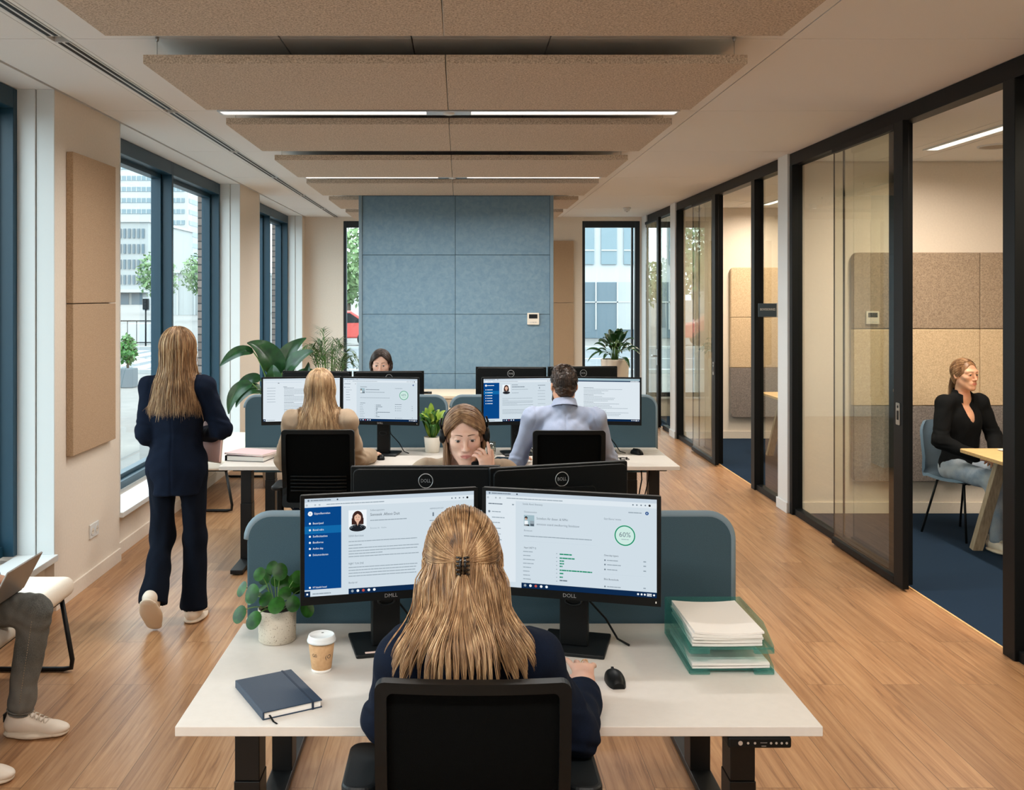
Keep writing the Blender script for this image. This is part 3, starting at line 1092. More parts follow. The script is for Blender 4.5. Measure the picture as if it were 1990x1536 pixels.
def tree(label, x, y, h, r, seed, group='street trees outside'):
    t = empty('street_tree', label, 'tree', (x, y, GZ), 0, group)
    MB().sweep([(0, 0, 0), (0.05, 0, h * 0.3), (0, 0.05, h * 0.6), (0, 0, h * 0.8)], [0.14, 0.12, 0.09, 0.04], 8).build('trunk', M['bark'], t)
    m = MB()
    m.add(*leaf_cloud(900, (0, 0, h * 0.68), (r, r, h * 0.33), 0.16 * r / 1.4, seed))
    m.add(*leaf_cloud(300, (r * 0.4, 0, h * 0.55), (r * 0.7, r * 0.7, h * 0.22), 0.15 * r / 1.4, seed + 1))
    m.build('crown', M['tree_leaf'], t)


tree('pale green tree by the low building, seen through the left window', -22.5, 72, 5.2, 1.5, 3)
tree('leafy tree seen just past the dark window post behind the walking woman', -20.2, 76, 5.4, 1.6, 5)
tree('tall pale tree seen through the narrow far window beside the palm', -5.5, 46, 5.6, 1.4, 8)
tree('smaller tree at the edge of the narrow far window', -6.9, 60, 4.2, 1.3, 9)

# pedestrian signals, railing, cabinet, planter, car
for i, (x, y, z) in enumerate(((-12.0, 37, 1.82), (-11.25, 35.8, 1.60))):
    t = empty('traffic_light', ('traffic light outside the left window, taller one on the pole by the railing', 'traffic light outside the left window, lower one nearest the dark post')[i], 'traffic light', (x, y, GZ), 0, 'traffic lights across the street')
    MB().cyl((0, 0, 0), (0, 0, z), 0.03, n=10).build('pole', M['frame_black'], t)
    MB().box(-0.10, 0.10, -0.08, 0.1, z - 0.36, z + 0.06).build('signal_head', M['frame_black'], t, bevel=0.02)
    MB().box(-0.14, 0.14, 0.1, 0.12, z - 0.40, z + 0.10).build('backboard', M['facade_white'], t)
    for k in range(3):
        MB().cyl((0, -0.08, z - 0.03 - 0.12 * k), (0, -0.10, z - 0.03 - 0.12 * k), 0.045, n=14).build('lens', M['plastic_dark'], t)
t = empty('street_railing', 'black street railing beyond the pavement outside the left window', 'railing', (-12.5, 38, GZ))
r_ = MB()
for q in range(6):
    r_.cyl((-0.9 + 0.36 * q, 0, 0), (-0.9 + 0.36 * q, 0, 1.0), 0.014, n=6)
r_.build('bars', M['frame_black'], t)
MB().cyl((-1.05, 0, 1.0), (1.05, 0, 1.0), 0.025, n=6).cyl((-1.05, 0, 0.15), (1.05, 0, 0.15), 0.02, n=6).build('rail', M['frame_black'], t)
t = empty('street_cabinet', 'white utility cabinet behind the black railing outside', 'cabinet', (-13.2, 40, GZ))
MB().box(-0.45, 0.45, -0.2, 0.2, 0.08, 0.85).build('body', M['facade_white'], t, bevel=0.02)
MB().box(-0.48, 0.48, -0.23, 0.23, 0, 0.08).build('plinth', M['facade_grey'], t)
t = empty('street_planter', 'dark street planter with a clipped bush outside the left window', 'planter', (-7.2, 21, GZ))
MB().prism([(-0.17, -0.17, 0.0), (0.17, -0.17, 0.0), (0.17, 0.17, 0.0), (-0.17, 0.17, 0.0)], (0, 0, 0.42)).build('pot', mat('planter_grey', lin(96, 108, 116), 0.8), t, bevel=0.02)
MB().cyl((0, 0, 0.4), (0, 0, 0.6), 0.03, n=8).build('stem', M['bark'], t)
MB().add(*leaf_cloud(500, (0, 0, 0.80), (0.2, 0.2, 0.34), 0.06, 21)).build('bush', M['leaf_mid'], t)


def car(label, x, y, rz, colr):
    t = empty('parked_car', label, 'car', (x, y, GZ), rz)
    prof = [(-2.0, 0.35), (-2.0, 0.75), (-1.3, 0.9), (-0.75, 1.35), (0.75, 1.4), (1.45, 0.95), (2.05, 0.85), (2.05, 0.35)]
    MB().prism([(a, -0.8, z) for a, z in prof], (0, 1.6, 0)).build('body', mat('car_paint', colr, 0.3), t, bevel=0.06)
    MB().prism([(a, -0.81, z) for a, z in ((-1.15, 0.92), (-0.7, 1.28), (0.7, 1.32), (1.25, 0.95))], (0, 1.62, 0)).build('windows', M['plastic_dark'], t)
    for sx in (-1.25, 1.3):
        for sy in (-0.82, 0.62):
            MB().cyl((sx, sy, 0.32), (sx, sy + 0.2, 0.32), 0.32, n=18).build('wheel', M['plastic_black'], t, bevel=0.02)


car('red car parked on the street seen low through the narrow far window', -5.0, 38, 0.1, lin(176, 70, 64))
# ---------------------------------------------------------------- desks
DZ = 0.74


def desk(label, x0, x1, y0, y1, lx, rx, control=False):
    cx, cy = (x0 + x1) / 2, (y0 + y1) / 2
    d = empty('standing_desk', label, 'desk', (cx, cy, 0), 0, 'white standing desks')
    MB().box(x0, x1, y0, y1, DZ - 0.026, DZ).build('desk_top', M['desk'], d, bevel=0.002, world=True)
    for X in (lx, rx):
        MB().box(X - 0.039, X + 0.039, cy - 0.05, cy + 0.05, 0.02, 0.42).box(X - 0.037, X + 0.037, cy - 0.047, cy + 0.047, 0.42, DZ - 0.05).build('leg', M['black'], d, bevel=0.003, world=True)
        MB().box(X - 0.042, X + 0.042, cy - 0.34, cy + 0.34, 0.008, 0.036).cyl((X, cy - 0.31, 0), (X, cy - 0.31, 0.01), 0.02, n=10).cyl((X, cy + 0.31, 0), (X, cy + 0.31, 0.01), 0.02, n=10).build('foot', M['black'], d, bevel=0.004, world=True)
        MB().box(X - 0.034, X + 0.034, cy - 0.30, cy + 0.30, DZ - 0.050, DZ - 0.0262).build('bracket', M['black'], d, bevel=0.003, world=True)
    MB().box(lx + 0.03, rx - 0.03, cy - 0.05, cy - 0.01, DZ - 0.066, DZ - 0.0264).build('crossbar', M['black'], d, bevel=0.003, world=True)
    if control:
        c = MB().box(x1 - 0.25, x1 - 0.083, y0 - 0.004, y0 + 0.06, DZ - 0.056, DZ - 0.0262).build('control_panel', M['plastic_black'], d, bevel=0.006, world=True)
        b = MB()
        for q, xx in enumerate((0.032, 0.052, 0.070, 0.112, 0.126, 0.140, 0.153)):
            r = 0.006 if q == 0 else 0.0032
            b.cyl((x1 - 0.25 + xx, y0 - 0.0045, DZ - 0.041), (x1 - 0.25 + xx, y0 - 0.0052, DZ - 0.041), r, n=12)
        b.box(x1 - 0.25 + 0.084, x1 - 0.25 + 0.102, y0 - 0.0052, y0 - 0.0045, DZ - 0.0405, DZ - 0.0395)
        b.box(x1 - 0.25 + 0.087, x1 - 0.25 + 0.099, y0 - 0.0052, y0 - 0.0045, DZ - 0.0492, DZ - 0.048)
        b.build('control_symbols', M['alu'], c, world=True)
    return d


desk('white desk nearest the camera, where the woman with the black hair clip sits', -0.746, 0.953, 2.535, 3.335, -0.634, 0.846, True)
desk('white desk behind the grey divider, used by the woman with the headset', -0.746, 0.953, 3.385, 4.185, -0.685, 0.930)
desk('white desk where the blonde woman in a beige blazer works', -1.593, -0.085, 6.40, 7.20, -1.49, -0.20)
desk('white desk where the man in the light blue shirt works', -0.073, 1.460, 6.40, 7.20, 0.05, 1.36)
desk('white desk of the dark-haired woman, behind the farther divider', -1.593, -0.085, 7.26, 8.06, -1.49, -0.20)
desk('white desk behind the divider facing the man in the blue shirt', -0.073, 1.460, 7.26, 8.06, 0.05, 1.36)


def divider(label, x0, x1, y, z1):
    d = empty('desk_divider', label, 'desk divider', ((x0 + x1) / 2, y, 0.55), 0, 'blue grey fabric desk dividers')
    MB().prism(xz(rrect(x0, x1, 0.55, z1, 0.085, 8, (0, 0, 1, 1)), y - 0.013), (0, 0.026, 0), smooth=False).build('fabric_panel', M['screen_fabric'], d, bevel=0.006, world=True)
    pts = xz(rrect(x0, x1, 0.551, z1, 0.085, 8, (0, 0, 1, 1)), y)[1:] 
    e = MB().sweep(pts[:-1] if False else [p for p in pts], 0.0145, 8, flat=1.0)
    e.build('edge_piping', M['divider_edge'], d, world=True)
    for X in (x0 + 0.25, x1 - 0.25):
        MB().box(X - 0.03, X + 0.03, y - 0.022, y + 0.022, 0.60, DZ - 0.03).build('clamp', M['black'], d, bevel=0.003, world=True)
    return d


divider('blue-grey rounded desk divider behind the two nearest monitors', -0.735, 0.945, 3.360, 1.110)
divider('blue-grey rounded desk divider behind the blonde woman\'s monitors', -1.600, -0.098, 7.230, 1.118)
divider('blue-grey rounded desk divider behind the monitors of the man in the shirt', -0.062, 1.468, 7.230, 1.118)

# ---------------------------------------------------------------- office chairs


def make_chair(label, loc, rz, back_top):
    """task chair; local +y is where the sitter looks, column at the origin."""
    t = empty('office_chair', label, 'office chair', loc, rz, 'black mesh office chairs')
    s = back_top - 1.03
    zt, zb = back_top, 0.56 + s
    w = 0.218
    # curved back: y depends on x (cupped) and z (lumbar)

    def by(x, z):
        return -0.245 + 0.35 * x * x - 0.03 * math.exp(-((z - zb - 0.12) / 0.12) ** 2) * -1 - 0.05 * (z - zb)
    out = rrect(-w, w, zb, zt, 0.022, 5)
    inn = rrect(-w + 0.027, w - 0.027, zb + 0.03, zt - 0.024, 0.014, 5)
    P = []
    ring = [[(x, by(x, z) - 0.016, z) for x, z in out], [(x, by(x, z) + 0.014, z) for x, z in out], [(x, by(x, z) + 0.014, z) for x, z in inn], [(x, by(x, z) - 0.016, z) for x, z in inn]]
    # subdivide the straight runs so the frame follows the cup

    def dense(poly):
        r = []
        for i in range(len(poly)):
            a, b = poly[i], poly[(i + 1) % len(poly)]
            L = math.hypot(b[0] - a[0], b[1] - a[1])
            k = max(1, int(L / 0.04)) if L > 0.1 else 1
            k = 10 if L > 0.1 else 1
            r += [(a[0] + (b[0] - a[0]) * q / k, a[1] + (b[1] - a[1]) * q / k) for q in range(k)]
        return r
    od, idn = dense(out), dense(inn)
    ring = [[(x, by(x, z) + dy, z) for x, z in pl] for pl, dy in ((od, -0.016), (od, 0.014), (idn, 0.014), (idn, -0.016), (od, -0.016))]
    g_ = np.array(ring)
    g_ = np.concatenate([g_, g_[:, :1]], axis=1)
    fm = MB()
    for i in range(4):
        fm.grid(g_[i:i + 2], 0, False)
    fm.build('back_frame', M['plastic_black'], t, bevel=0.006)
    gx = np.linspace(-w + 0.02, w - 0.02, 17)
    gz = np.linspace(zb + 0.02, zt - 0.025, 21)
    mm = MB()
    mm.grid(np.array([[(x, by(x, z) + 0.002, z) for z in gz] for x in gx]), 0, True)
    mm.grid(np.array([[(x, by(x, z) - 0.002, z) for z in gz] for x in gx[::-1]]), 0, True)
    mm.build('back_mesh', M['chair_mesh'], t)
    lb = MB()
    for q in range(5):
        z = zb + 0.10 + 0.022 * q
        lb.sweep([(x, by(x, z) - 0.012, z) for x in np.linspace(-w + 0.05, w - 0.05, 9)], 0.006, 6)
    lb.build('lumbar_support', M['plastic_black'], t)
    MB().sweep([(0, -0.07, 0.40 + s), (0, -0.2, 0.41 + s), (0, -0.285, 0.47 + s), (0, -0.285, 0.62 + s)], [0.03, 0.032, 0.03, 0.024], 10, flat=0.7).build('back_bracket', M['plastic_black'], t)
    # seat cushion
    sm = MB()
    u = np.linspace(-1, 1, 19)
    top, bot = [], []
    for a in u:
        rt, rb = [], []
        for b in u:
            # superellipse footprint
            n_ = (abs(a) ** 4 + abs(b) ** 4) ** 0.25
            k = max(abs(a), abs(b)) / max(n_, 1e-6)
            X, Y = a * k * 0.245, 0.03 + b * k * 0.24
            e = max(abs(a), abs(b))
            edge = max(0.0, (e - 0.72) / 0.28)
            rt.append((X, Y, 0.485 + s - 0.045 * edge ** 2.5 - 0.012 * (b > 0.6) * (b - 0.6)))
            rb.append((X * 0.97, Y * 0.97, 0.425 + s + 0.015 * edge ** 2))
        top.append(rt)
        bot.append(rb[::1])
    sm.grid(np.array(top), 0, True).grid(np.array(bot)[::-1], 0, True)
    for T, B in ((np.array(top)[0], np.array(bot)[0]), (np.array(top)[-1][::-1], np.array(bot)[-1][::-1]), (np.array(top)[:, 0][::-1], np.array(bot)[:, 0][::-1]), (np.array(top)[:, -1], np.array(bot)[:, -1])):
        sm.grid(np.array([B, T]), 0, True)
    sm.build('seat', M['fabric_black'], t)
    for sx in (-1, 1):
        X = sx * 0.272
        ap = MB().prism([(X + sx * 0 + p[0], p[1], 0.672) for p in rrect(-0.043, 0.043, -0.10, 0.145, 0.035, 6)], (0, 0, 0.026))
        a = ap.build('armrest', M['plastic_dark'], t, bevel=0.010, seg=3)
        MB().box(X - 0.018, X + 0.018, -0.02, 0.035, 0.43 + s, 0.672).build('arm_post', M['plastic_black'], a, bevel=0.006)
        MB().bar((sx * 0.12, 0.01, 0.415 + s), (X, 0.01, 0.43 + s), 0.05, 0.02).build('arm_bracket', M['plastic_black'], a, bevel=0.004)
    MB().box(-0.10, 0.10, -0.11, 0.10, 0.385 + s, 0.425 + s).build('tilt_mechanism', M['plastic_black'], t, bevel=0.01)
    MB().cyl((0, 0, 0.08), (0, 0, 0.24), 0.028, n=14).cyl((0, 0, 0.24), (0, 0, 0.39 + s), 0.015, n=12).build('gas_column', M['plastic_black'], t)
    for k in range(5):
        a = PI / 2 + k * 2 * PI / 5 + 0.3
        c, q = math.cos(a), math.sin(a)
        lg = MB().sweep([(0, 0, 0.105), (0.15 * c, 0.15 * q, 0.10), (0.30 * c, 0.30 * q, 0.075)], [0.032, 0.026, 0.018], 8, flat=0.7).build('base_leg', M['plastic_black'], t)
        w1 = MB()
        for off in (-0.013, 0.013):
            w1.cyl((0.30 * c - q * (off - 0.008), 0.30 * q + c * (off - 0.008), 0.03), (0.30 * c - q * (off + 0.008), 0.30 * q + c * (off + 0.008), 0.03), 0.03, n=16)
        w1.cyl((0.30 * c, 0.30 * q, 0.03), (0.30 * c, 0.30 * q, 0.075), 0.007, n=8)
        w1.build('caster', M['plastic_dark'], lg)
    return t


make_chair('black mesh office chair nearest the camera, under the woman with the hair clip', (0.030, 2.40, 0), 0, 1.018)
make_chair('black mesh office chair of the blonde woman in the beige blazer', (-0.845, 6.03, 0), 0, 1.070)
make_chair('black mesh office chair behind the man in the light blue shirt', (0.658, 6.06, 0), 0, 1.062)
make_chair('black office chair of the woman wearing the headset, hidden behind monitors', (0.02, 4.60, 0), PI, 0.98)
make_chair('black office chair of the dark-haired woman at the far desk', (-0.68, 8.42, 0), PI, 0.98)

# ---------------------------------------------------------------- monitors and what they show
UI = {}
for k, c in (('bg', (208, 221, 230)), ('bg2', (222, 232, 239)), ('tab', (196, 210, 222)), ('blue', (8, 70, 136)), ('blue2', (18, 104, 168)),
             ('white', (240, 246, 250)), ('navy', (14, 42, 78)), ('grey', (150, 164, 174)), ('mid', (112, 126, 138)), ('dark', (70, 82, 94)),
             ('green', (24, 140, 104)), ('skin', (226, 184, 160)), ('hair', (62, 38, 34)), ('black', (32, 34, 40)), ('red', (196, 84, 72)),
             ('sky', (160, 186, 196)), ('mint', (206, 234, 226))):
    UI[k] = emit_mat('display_' + k, lin(*c), 1.0)
UIK = list(UI)


class Screen:
    """what one display shows, in (u, v) of its lit area, v downwards."""
    W, Hh = 0.531, 0.299

    def __init__(self, bg='bg'):
        self.b = MB()
        self.lay = 0
        self.rect(0, 0, 1, 1, bg)

    def p(self, u, v):
        return ((u - 0.5) * self.W, -self.lay * 0.00012, 0.1595 - v * self.Hh)

    def rect(self, u0, v0, u1, v1, c):
        self.b.poly([self.p(u0, v1), self.p(u1, v1), self.p(u1, v0), self.p(u0, v0)], UIK.index(c))

    def L(self, n):
        self.lay = n
        return self

    def disc(self, u, v, r, c, n=24, sy=1.0, inner=0):
        asp = self.W / self.Hh
        A = [2 * PI * i / n for i in range(n)]
        o = [self.p(u + r * math.cos(a), v - r * sy * asp * math.sin(a)) for a in A]
        if not inner:
            self.b.poly(o, UIK.index(c))
        else:
            q = [self.p(u + inner * math.cos(a), v - inner * sy * asp * math.sin(a)) for a in A]
            f = [(i, (i + 1) % n, n + (i + 1) % n, n + i) for i in range(n)]
            self.b.add(o + q, f, UIK.index(c))

    def words(self, u0, u1, v, h, c, r):
        u = u0
        while u < u1 - 0.004:
            w = min(r.uniform(0.010, 0.034), u1 - u)
            self.rect(u, v - h / 2, u + w, v + h / 2, c)
            u += w + 0.0016

    def text(self, u, v, s, size, c, width=None, align='LEFT'):
        x, y, z = self.p(u, v)
        self.b.text(s, size, UIK.index(c), rot_x(PI / 2), (x, y, z), align, width=width)

    def chrome(self, r):
        self.L(1)
        self.rect(0, 0, 1, 0.040, 'tab')
        self.rect(0, 0.040, 1, 0.092, 'bg2')
        self.L(2)
        self.disc(0.022, 0.021, 0.006, 'mid', 10)
        self.words(0.034, 0.150, 0.021, 0.010, 'mid', r)
        self.disc(0.188, 0.020, 0.005, 'dark', 8)
        for u in (0.012, 0.06, 0.085):
            self.disc(u, 0.068, 0.005, 'mid', 8, inner=0.003)
        self.words(0.125, 0.46, 0.066, 0.009, 'grey', r)
        for k, u in enumerate((0.866, 0.888, 0.912, 0.936)):
            self.disc(u, 0.066, 0.0045, 'mid', 8)
        self.disc(0.960, 0.066, 0.0065, 'black', 12)

    def taskbar(self, u0, r, search=True):
        self.L(1)
        self.rect(u0, 0.945, 1, 1.0, 'navy')
        if search:
            self.rect(0, 0.945, 0.032, 1.0, 'navy')
            self.L(2)
            self.rect(0.010, 0.965, 0.020, 0.984, 'white')
            self.words(0.045, 0.15, 0.974, 0.012, 'grey', r)
        self.L(2)
        for k, c in enumerate(('grey', 'white', 'red', 'white', 'white')):
            self.disc(u0 + 0.022 + 0.032 * k, 0.971, 0.008, c, 10)
        for u in (0.895, 0.915, 0.933, 0.985):
            self.disc(u, 0.973, 0.006, 'white', 8)
        self.words(0.945, 0.972, 0.966, 0.010, 'white', r)
        self.words(0.945, 0.972, 0.982, 0.010, 'white', r)

    def avatar(self, u, v, s):
        """woman's portrait with long brown hair, patterned top."""
        asp = self.W / self.Hh
        self.L(2)
        self.rect(u, v, u + s, v + s * asp, 'white')
        self.L(3)
        c = u + s / 2
        self.disc(c, v + s * asp * 0.42, s * 0.30, 'hair', 20, 1.25)
        self.rect(c - s * 0.33, v + s * asp * 0.45, c + s * 0.33, v + s * asp * 0.80, 'hair')
        self.L(4)
        self.disc(c, v + s * asp * 0.99, s * 0.46, 'black', 24, 0.42)
        self.rect(c - s * 0.46, v + s * asp * 0.93, c + s * 0.46, v + s * asp * 1.0, 'black')
        self.L(5)
        self.disc(c, v + s * asp * 0.43, s * 0.185, 'skin', 20, 1.3)
        self.b.poly([self.p(c - s * 0.09, v + s * asp * 0.6), self.p(c, v + s * asp * 0.88), self.p(c + s * 0.09, v + s * asp * 0.6)], UIK.index('skin'))
        self.L(6)
        for q in (-1, 1):
            self.disc(c + q * s * 0.075, v + s * asp * 0.40, s * 0.022, 'hair', 8)
            rr = random.Random(3 + q)
            for k in range(9):
                self.disc(c + q * s * rr.uniform(0.14, 0.42), v + s * asp * rr.uniform(0.86, 0.99), s * 0.016, 'grey', 6)
        self.rect(c - s * 0.06, v + s * asp * 0.52, c + s * 0.06, v + s * asp * 0.54, 'red')
        self.b.poly([self.p(c - s * 0.19, v + s * asp * 0.34), self.p(c, v + s * asp * 0.2), self.p(c + s * 0.19, v + s * asp * 0.34), self.p(c + s * 0.1, v + s * asp * 0.17), self.p(c - s * 0.1, v + s * asp * 0.17)], UIK.index('hair'))


def ui_profile(fine=True, seed=1):
    r = random.Random(seed)
    s = Screen('bg')
    s.chrome(r)
    s.L(1)
    s.rect(0, 0.092, 0.21, 0.930, 'blue')
    s.L(2)
    s.rect(0, 0.283, 0.21, 0.360, 'blue2')
    s.L(3)
    s.disc(0.032, 0.155, 0.0135, 'white', 20)
    items = ('Bestrijsed', 'Bond ndrs', 'Sollicitaties', 'Beellorne', 'Avellen slep', 'Dokumendeoten')
    for k, (v, t_) in enumerate(zip((0.255, 0.322, 0.388, 0.450, 0.512, 0.577), items)):
        s.disc(0.030, v, 0.006, 'white', 12)
        if fine:
            s.text(0.046, v, t_, 0.0085, 'white', width=(0.060, 0.062, 0.084, 0.060, 0.060, 0.088)[k] * 0.53)
        else:
            s.words(0.046, 0.12, v, 0.014, 'white', r)
    if fine:
        s.L(4)
        s.text(0.032, 0.155, 'BI', 0.006, 'blue', align='CENTER')
        s.L(3)
        s.text(0.053, 0.155, 'Gijspeoflaanmelsen', 0.0085, 'white', width=0.049)
        s.text(0.046, 0.908, 'HF Salpabbi beaad', 0.0075, 'white', width=0.042)
    else:
        s.words(0.05, 0.14, 0.155, 0.014, 'white', r)
    s.disc(0.030, 0.908, 0.006, 'white', 12)
    s.avatar(0.252, 0.140, 0.105)
    s.L(2)
    if fine:
        s.text(0.378, 0.150, 'Sollwoopniciets', 0.0072, 'mid', width=0.044)
        s.text(0.378, 0.196, 'Sonosok .Afisoo Duit', 0.0125, 'dark', width=0.092)
        s.text(0.378, 0.335, 'Bronneu dit   Hutlve', 0.007, 'grey', width=0.050)
        s.text(0.252, 0.405, 'DENN Bonristeae', 0.0080, 'mid', width=0.046)
        s.text(0.252, 0.690, 'RIJJRT TUN ZNE', 0.0082, 'mid', width=0.046)
        s.text(0.252, 0.885, 'Beelprial', 0.0075, 'mid', width=0.026)
        s.text(0.732, 0.165, 'NEMINGVM DIT', 0.0060, 'mid', width=0.044)
    else:
        s.words(0.378, 0.46, 0.150, 0.010, 'mid', r)
        s.words(0.378, 0.55, 0.196, 0.016, 'mid', r)
        s.words(0.378, 0.47, 0.335, 0.010, 'grey', r)
        s.words(0.73, 0.83, 0.165, 0.012, 'mid', r)
    s.words(0.378, 0.595, 0.255, 0.009, 'grey', r)
    for v, e in ((0.462, 0.655), (0.500, 0.33), (0.530, 0.665), (0.560, 0.66), (0.588, 0.45), (0.617, 0.665)):
        s.words(0.252, e, v, 0.008, 'grey', r)
    for v, e in ((0.728, 0.66), (0.758, 0.65), (0.788, 0.645), (0.818, 0.655)):
        s.words(0.252, e, v, 0.008, 'grey', r)
    s.rect(0.748, 0.205, 0.757, 0.245, 'mid')
    for v in (0.29, 0.36, 0.43, 0.50, 0.60, 0.68):
        s.words(0.73, 0.83, v, 0.008, 'grey', r)
    s.taskbar(0.252, r)
    return s.b


def ui_dash(fine=True, seed=2, bare=False):
    r = random.Random(seed)
    s = Screen('bg')
    s.chrome(r)
    s.L(1)
    s.rect(0.0, 0.092, 0.18, 0.945, 'bg2')
    s.L(2)
    s.words(0.015, 0.10, 0.132, 0.011, 'mid', r)
    s.rect(0.158, 0.124, 0.170, 0.138, 'grey')
    s.disc(0.020, 0.215, 0.007, 'mid', 10)
    for v, e in ((0.215, 0.09), (0.275, 0.115), (0.33, 0.085), (0.39, 0.09), (0.45, 0.09), (0.51, 0.095)):
        s.words(0.036, e, v, 0.009, 'grey', r)
    if fine:
        s.text(0.222, 0.118, 'Sonde Aaral Amowsy', 0.0085, 'mid', width=0.063)
        s.text(0.230, 0.200, 'Oostwoonloc', 0.0075, 'mid', width=0.041)
        s.text(0.305, 0.262, 'Sozwbon Air dieser. & NMvi', 0.0108, 'mid', width=0.098)
        s.text(0.305, 0.322, 'ennstoss aoand zwolkorring Stoidstow', 0.0098, 'mid', width=0.134)
        s.text(0.230, 0.395, 'Bonstuuet', 0.0072, 'mid', width=0.026)
        s.text(0.230, 0.575, 'Napst UNETY Q', 0.0078, 'dark', width=0.038)
        s.text(0.700, 0.225, 'Dijct Elinrvs l ntreno', 0.0078, 'mid', width=0.052)
        s.text(0.700, 0.600, 'Oinerslep kypers', 0.0078, 'dark', width=0.044)
        s.text(0.700, 0.845, 'Bilst Bunzolode', 0.0078, 'dark', width=0.044)
        s.words(0.84, 0.915, 0.146, 0.010, 'grey', r)
    else:
        s.words(0.230, 0.32, 0.200, 0.010, 'mid', r)
        s.words(0.305, 0.49, 0.262, 0.013, 'mid', r)
        s.words(0.305, 0.56, 0.322, 0.012, 'grey', r)
        s.words(0.700, 0.80, 0.225, 0.010, 'grey', r)
        s.words(0.700, 0.79, 0.600, 0.010, 'mid', r)
        s.words(0.230, 0.30, 0.575, 0.010, 'mid', r)
    if not bare:
        s.L(2)
        s.rect(0.230, 0.232, 0.292, 0.348, 'sky')
        s.L(3)
        s.rect(0.266, 0.29, 0.291, 0.34, 'grey')
        s.disc(0.243, 0.262, 0.009, 'black', 12)
        s.disc(0.243, 0.272, 0.007, 'skin', 12)
        s.rect(0.233, 0.292, 0.254, 0.347, 'white')
        s.rect(0.232, 0.330, 0.262, 0.347, 'black')
        s.rect(0.268, 0.322, 0.290, 0.345, 'dark')
    s.L(2)
    s.words(0.230, 0.63, 0.452, 0.009, 'grey', r)
    s.rect(0.22, 0.505, 0.65, 0.5065, 'tab')
    for k in range(8):
        s.words(0.225, r.uniform(0.26, 0.30), 0.616 + 0.041 * k, 0.008, 'grey', r)
        s.words(0.422, 0.428, 0.616 + 0.041 * k, 0.008, 'grey', r)
    bars = ((0.620, 0.515), (0.660, 0.53), (0.690, 0.468), (0.718, 0.468), (0.746, 0.460), (0.786, 0.632), (0.820, 0.464), (0.858, 0.462), (0.893, 0.492))
    for k, (v, e) in enumerate(bars):
        s.words(0.442, e, v, 0.013, ('green' if k < 8 else 'mid') if fine else 'mid', r)
    if not bare:
        s.disc(0.820, 0.385, 0.062, 'mint', 48)
        s.L(3)
        s.disc(0.820, 0.385, 0.059, 'green', 48, inner=0.0525)
        s.text(0.820, 0.378, '60%', 0.0215, 'mid', align='CENTER')
        s.words(0.80, 0.842, 0.425, 0.006, 'grey', r)
    s.L(2)
    for v in (0.65, 0.695, 0.745, 0.92, 0.965):
        if v < 0.94:
            s.disc(0.706, v, 0.005, 'mid', 8)
            s.words(0.718, r.uniform(0.77, 0.80), v, 0.009, 'grey', r)
            s.words(0.925, 0.94, v - 0.01, 0.012, 'grey', r)
    s.rect(0.69, 0.790, 0.94, 0.7915, 'tab')
    s.disc(0.945, 0.146, 0.010, 'blue', 16)
    s.disc(0.945, 0.146, 0.0045, 'bg2', 10)
    s.taskbar(0.215, r, False)
    return s.b


def ui_text(seed, header=False):
    r = random.Random(seed)
    s = Screen('bg2')
    s.L(1)
    if header:
        s.rect(0, 0.0, 1, 0.05, 'sky')
        s.rect(0, 0.05, 1, 0.075, 'navy')
        s.L(2)
        s.words(0.88, 0.99, 0.062, 0.014, 'white', r)
    else:
        s.rect(0, 0, 1, 0.045, 'bg')
        s.L(2)
        s.words(0.03, 0.5, 0.09, 0.008, 'tab', r)
        s.rect(0.19, 0.10, 0.21, 0.112, 'black')
        s.rect(0.26, 0.19, 0.31, 0.20, 'mid')
    s.L(2)
    for k in range(6):
        s.words(0.05, 0.16, 0.22 + 0.065 * k, 0.009, 'grey', r)
    for k in range(20):
        s.words(0.27, r.uniform(0.5, 0.88) if k % 5 else 0.40, 0.22 + 0.034 * k, 0.009, 'grey' if k % 5 else 'mid', r)
    s.taskbar(0.26, r)
    return s.b


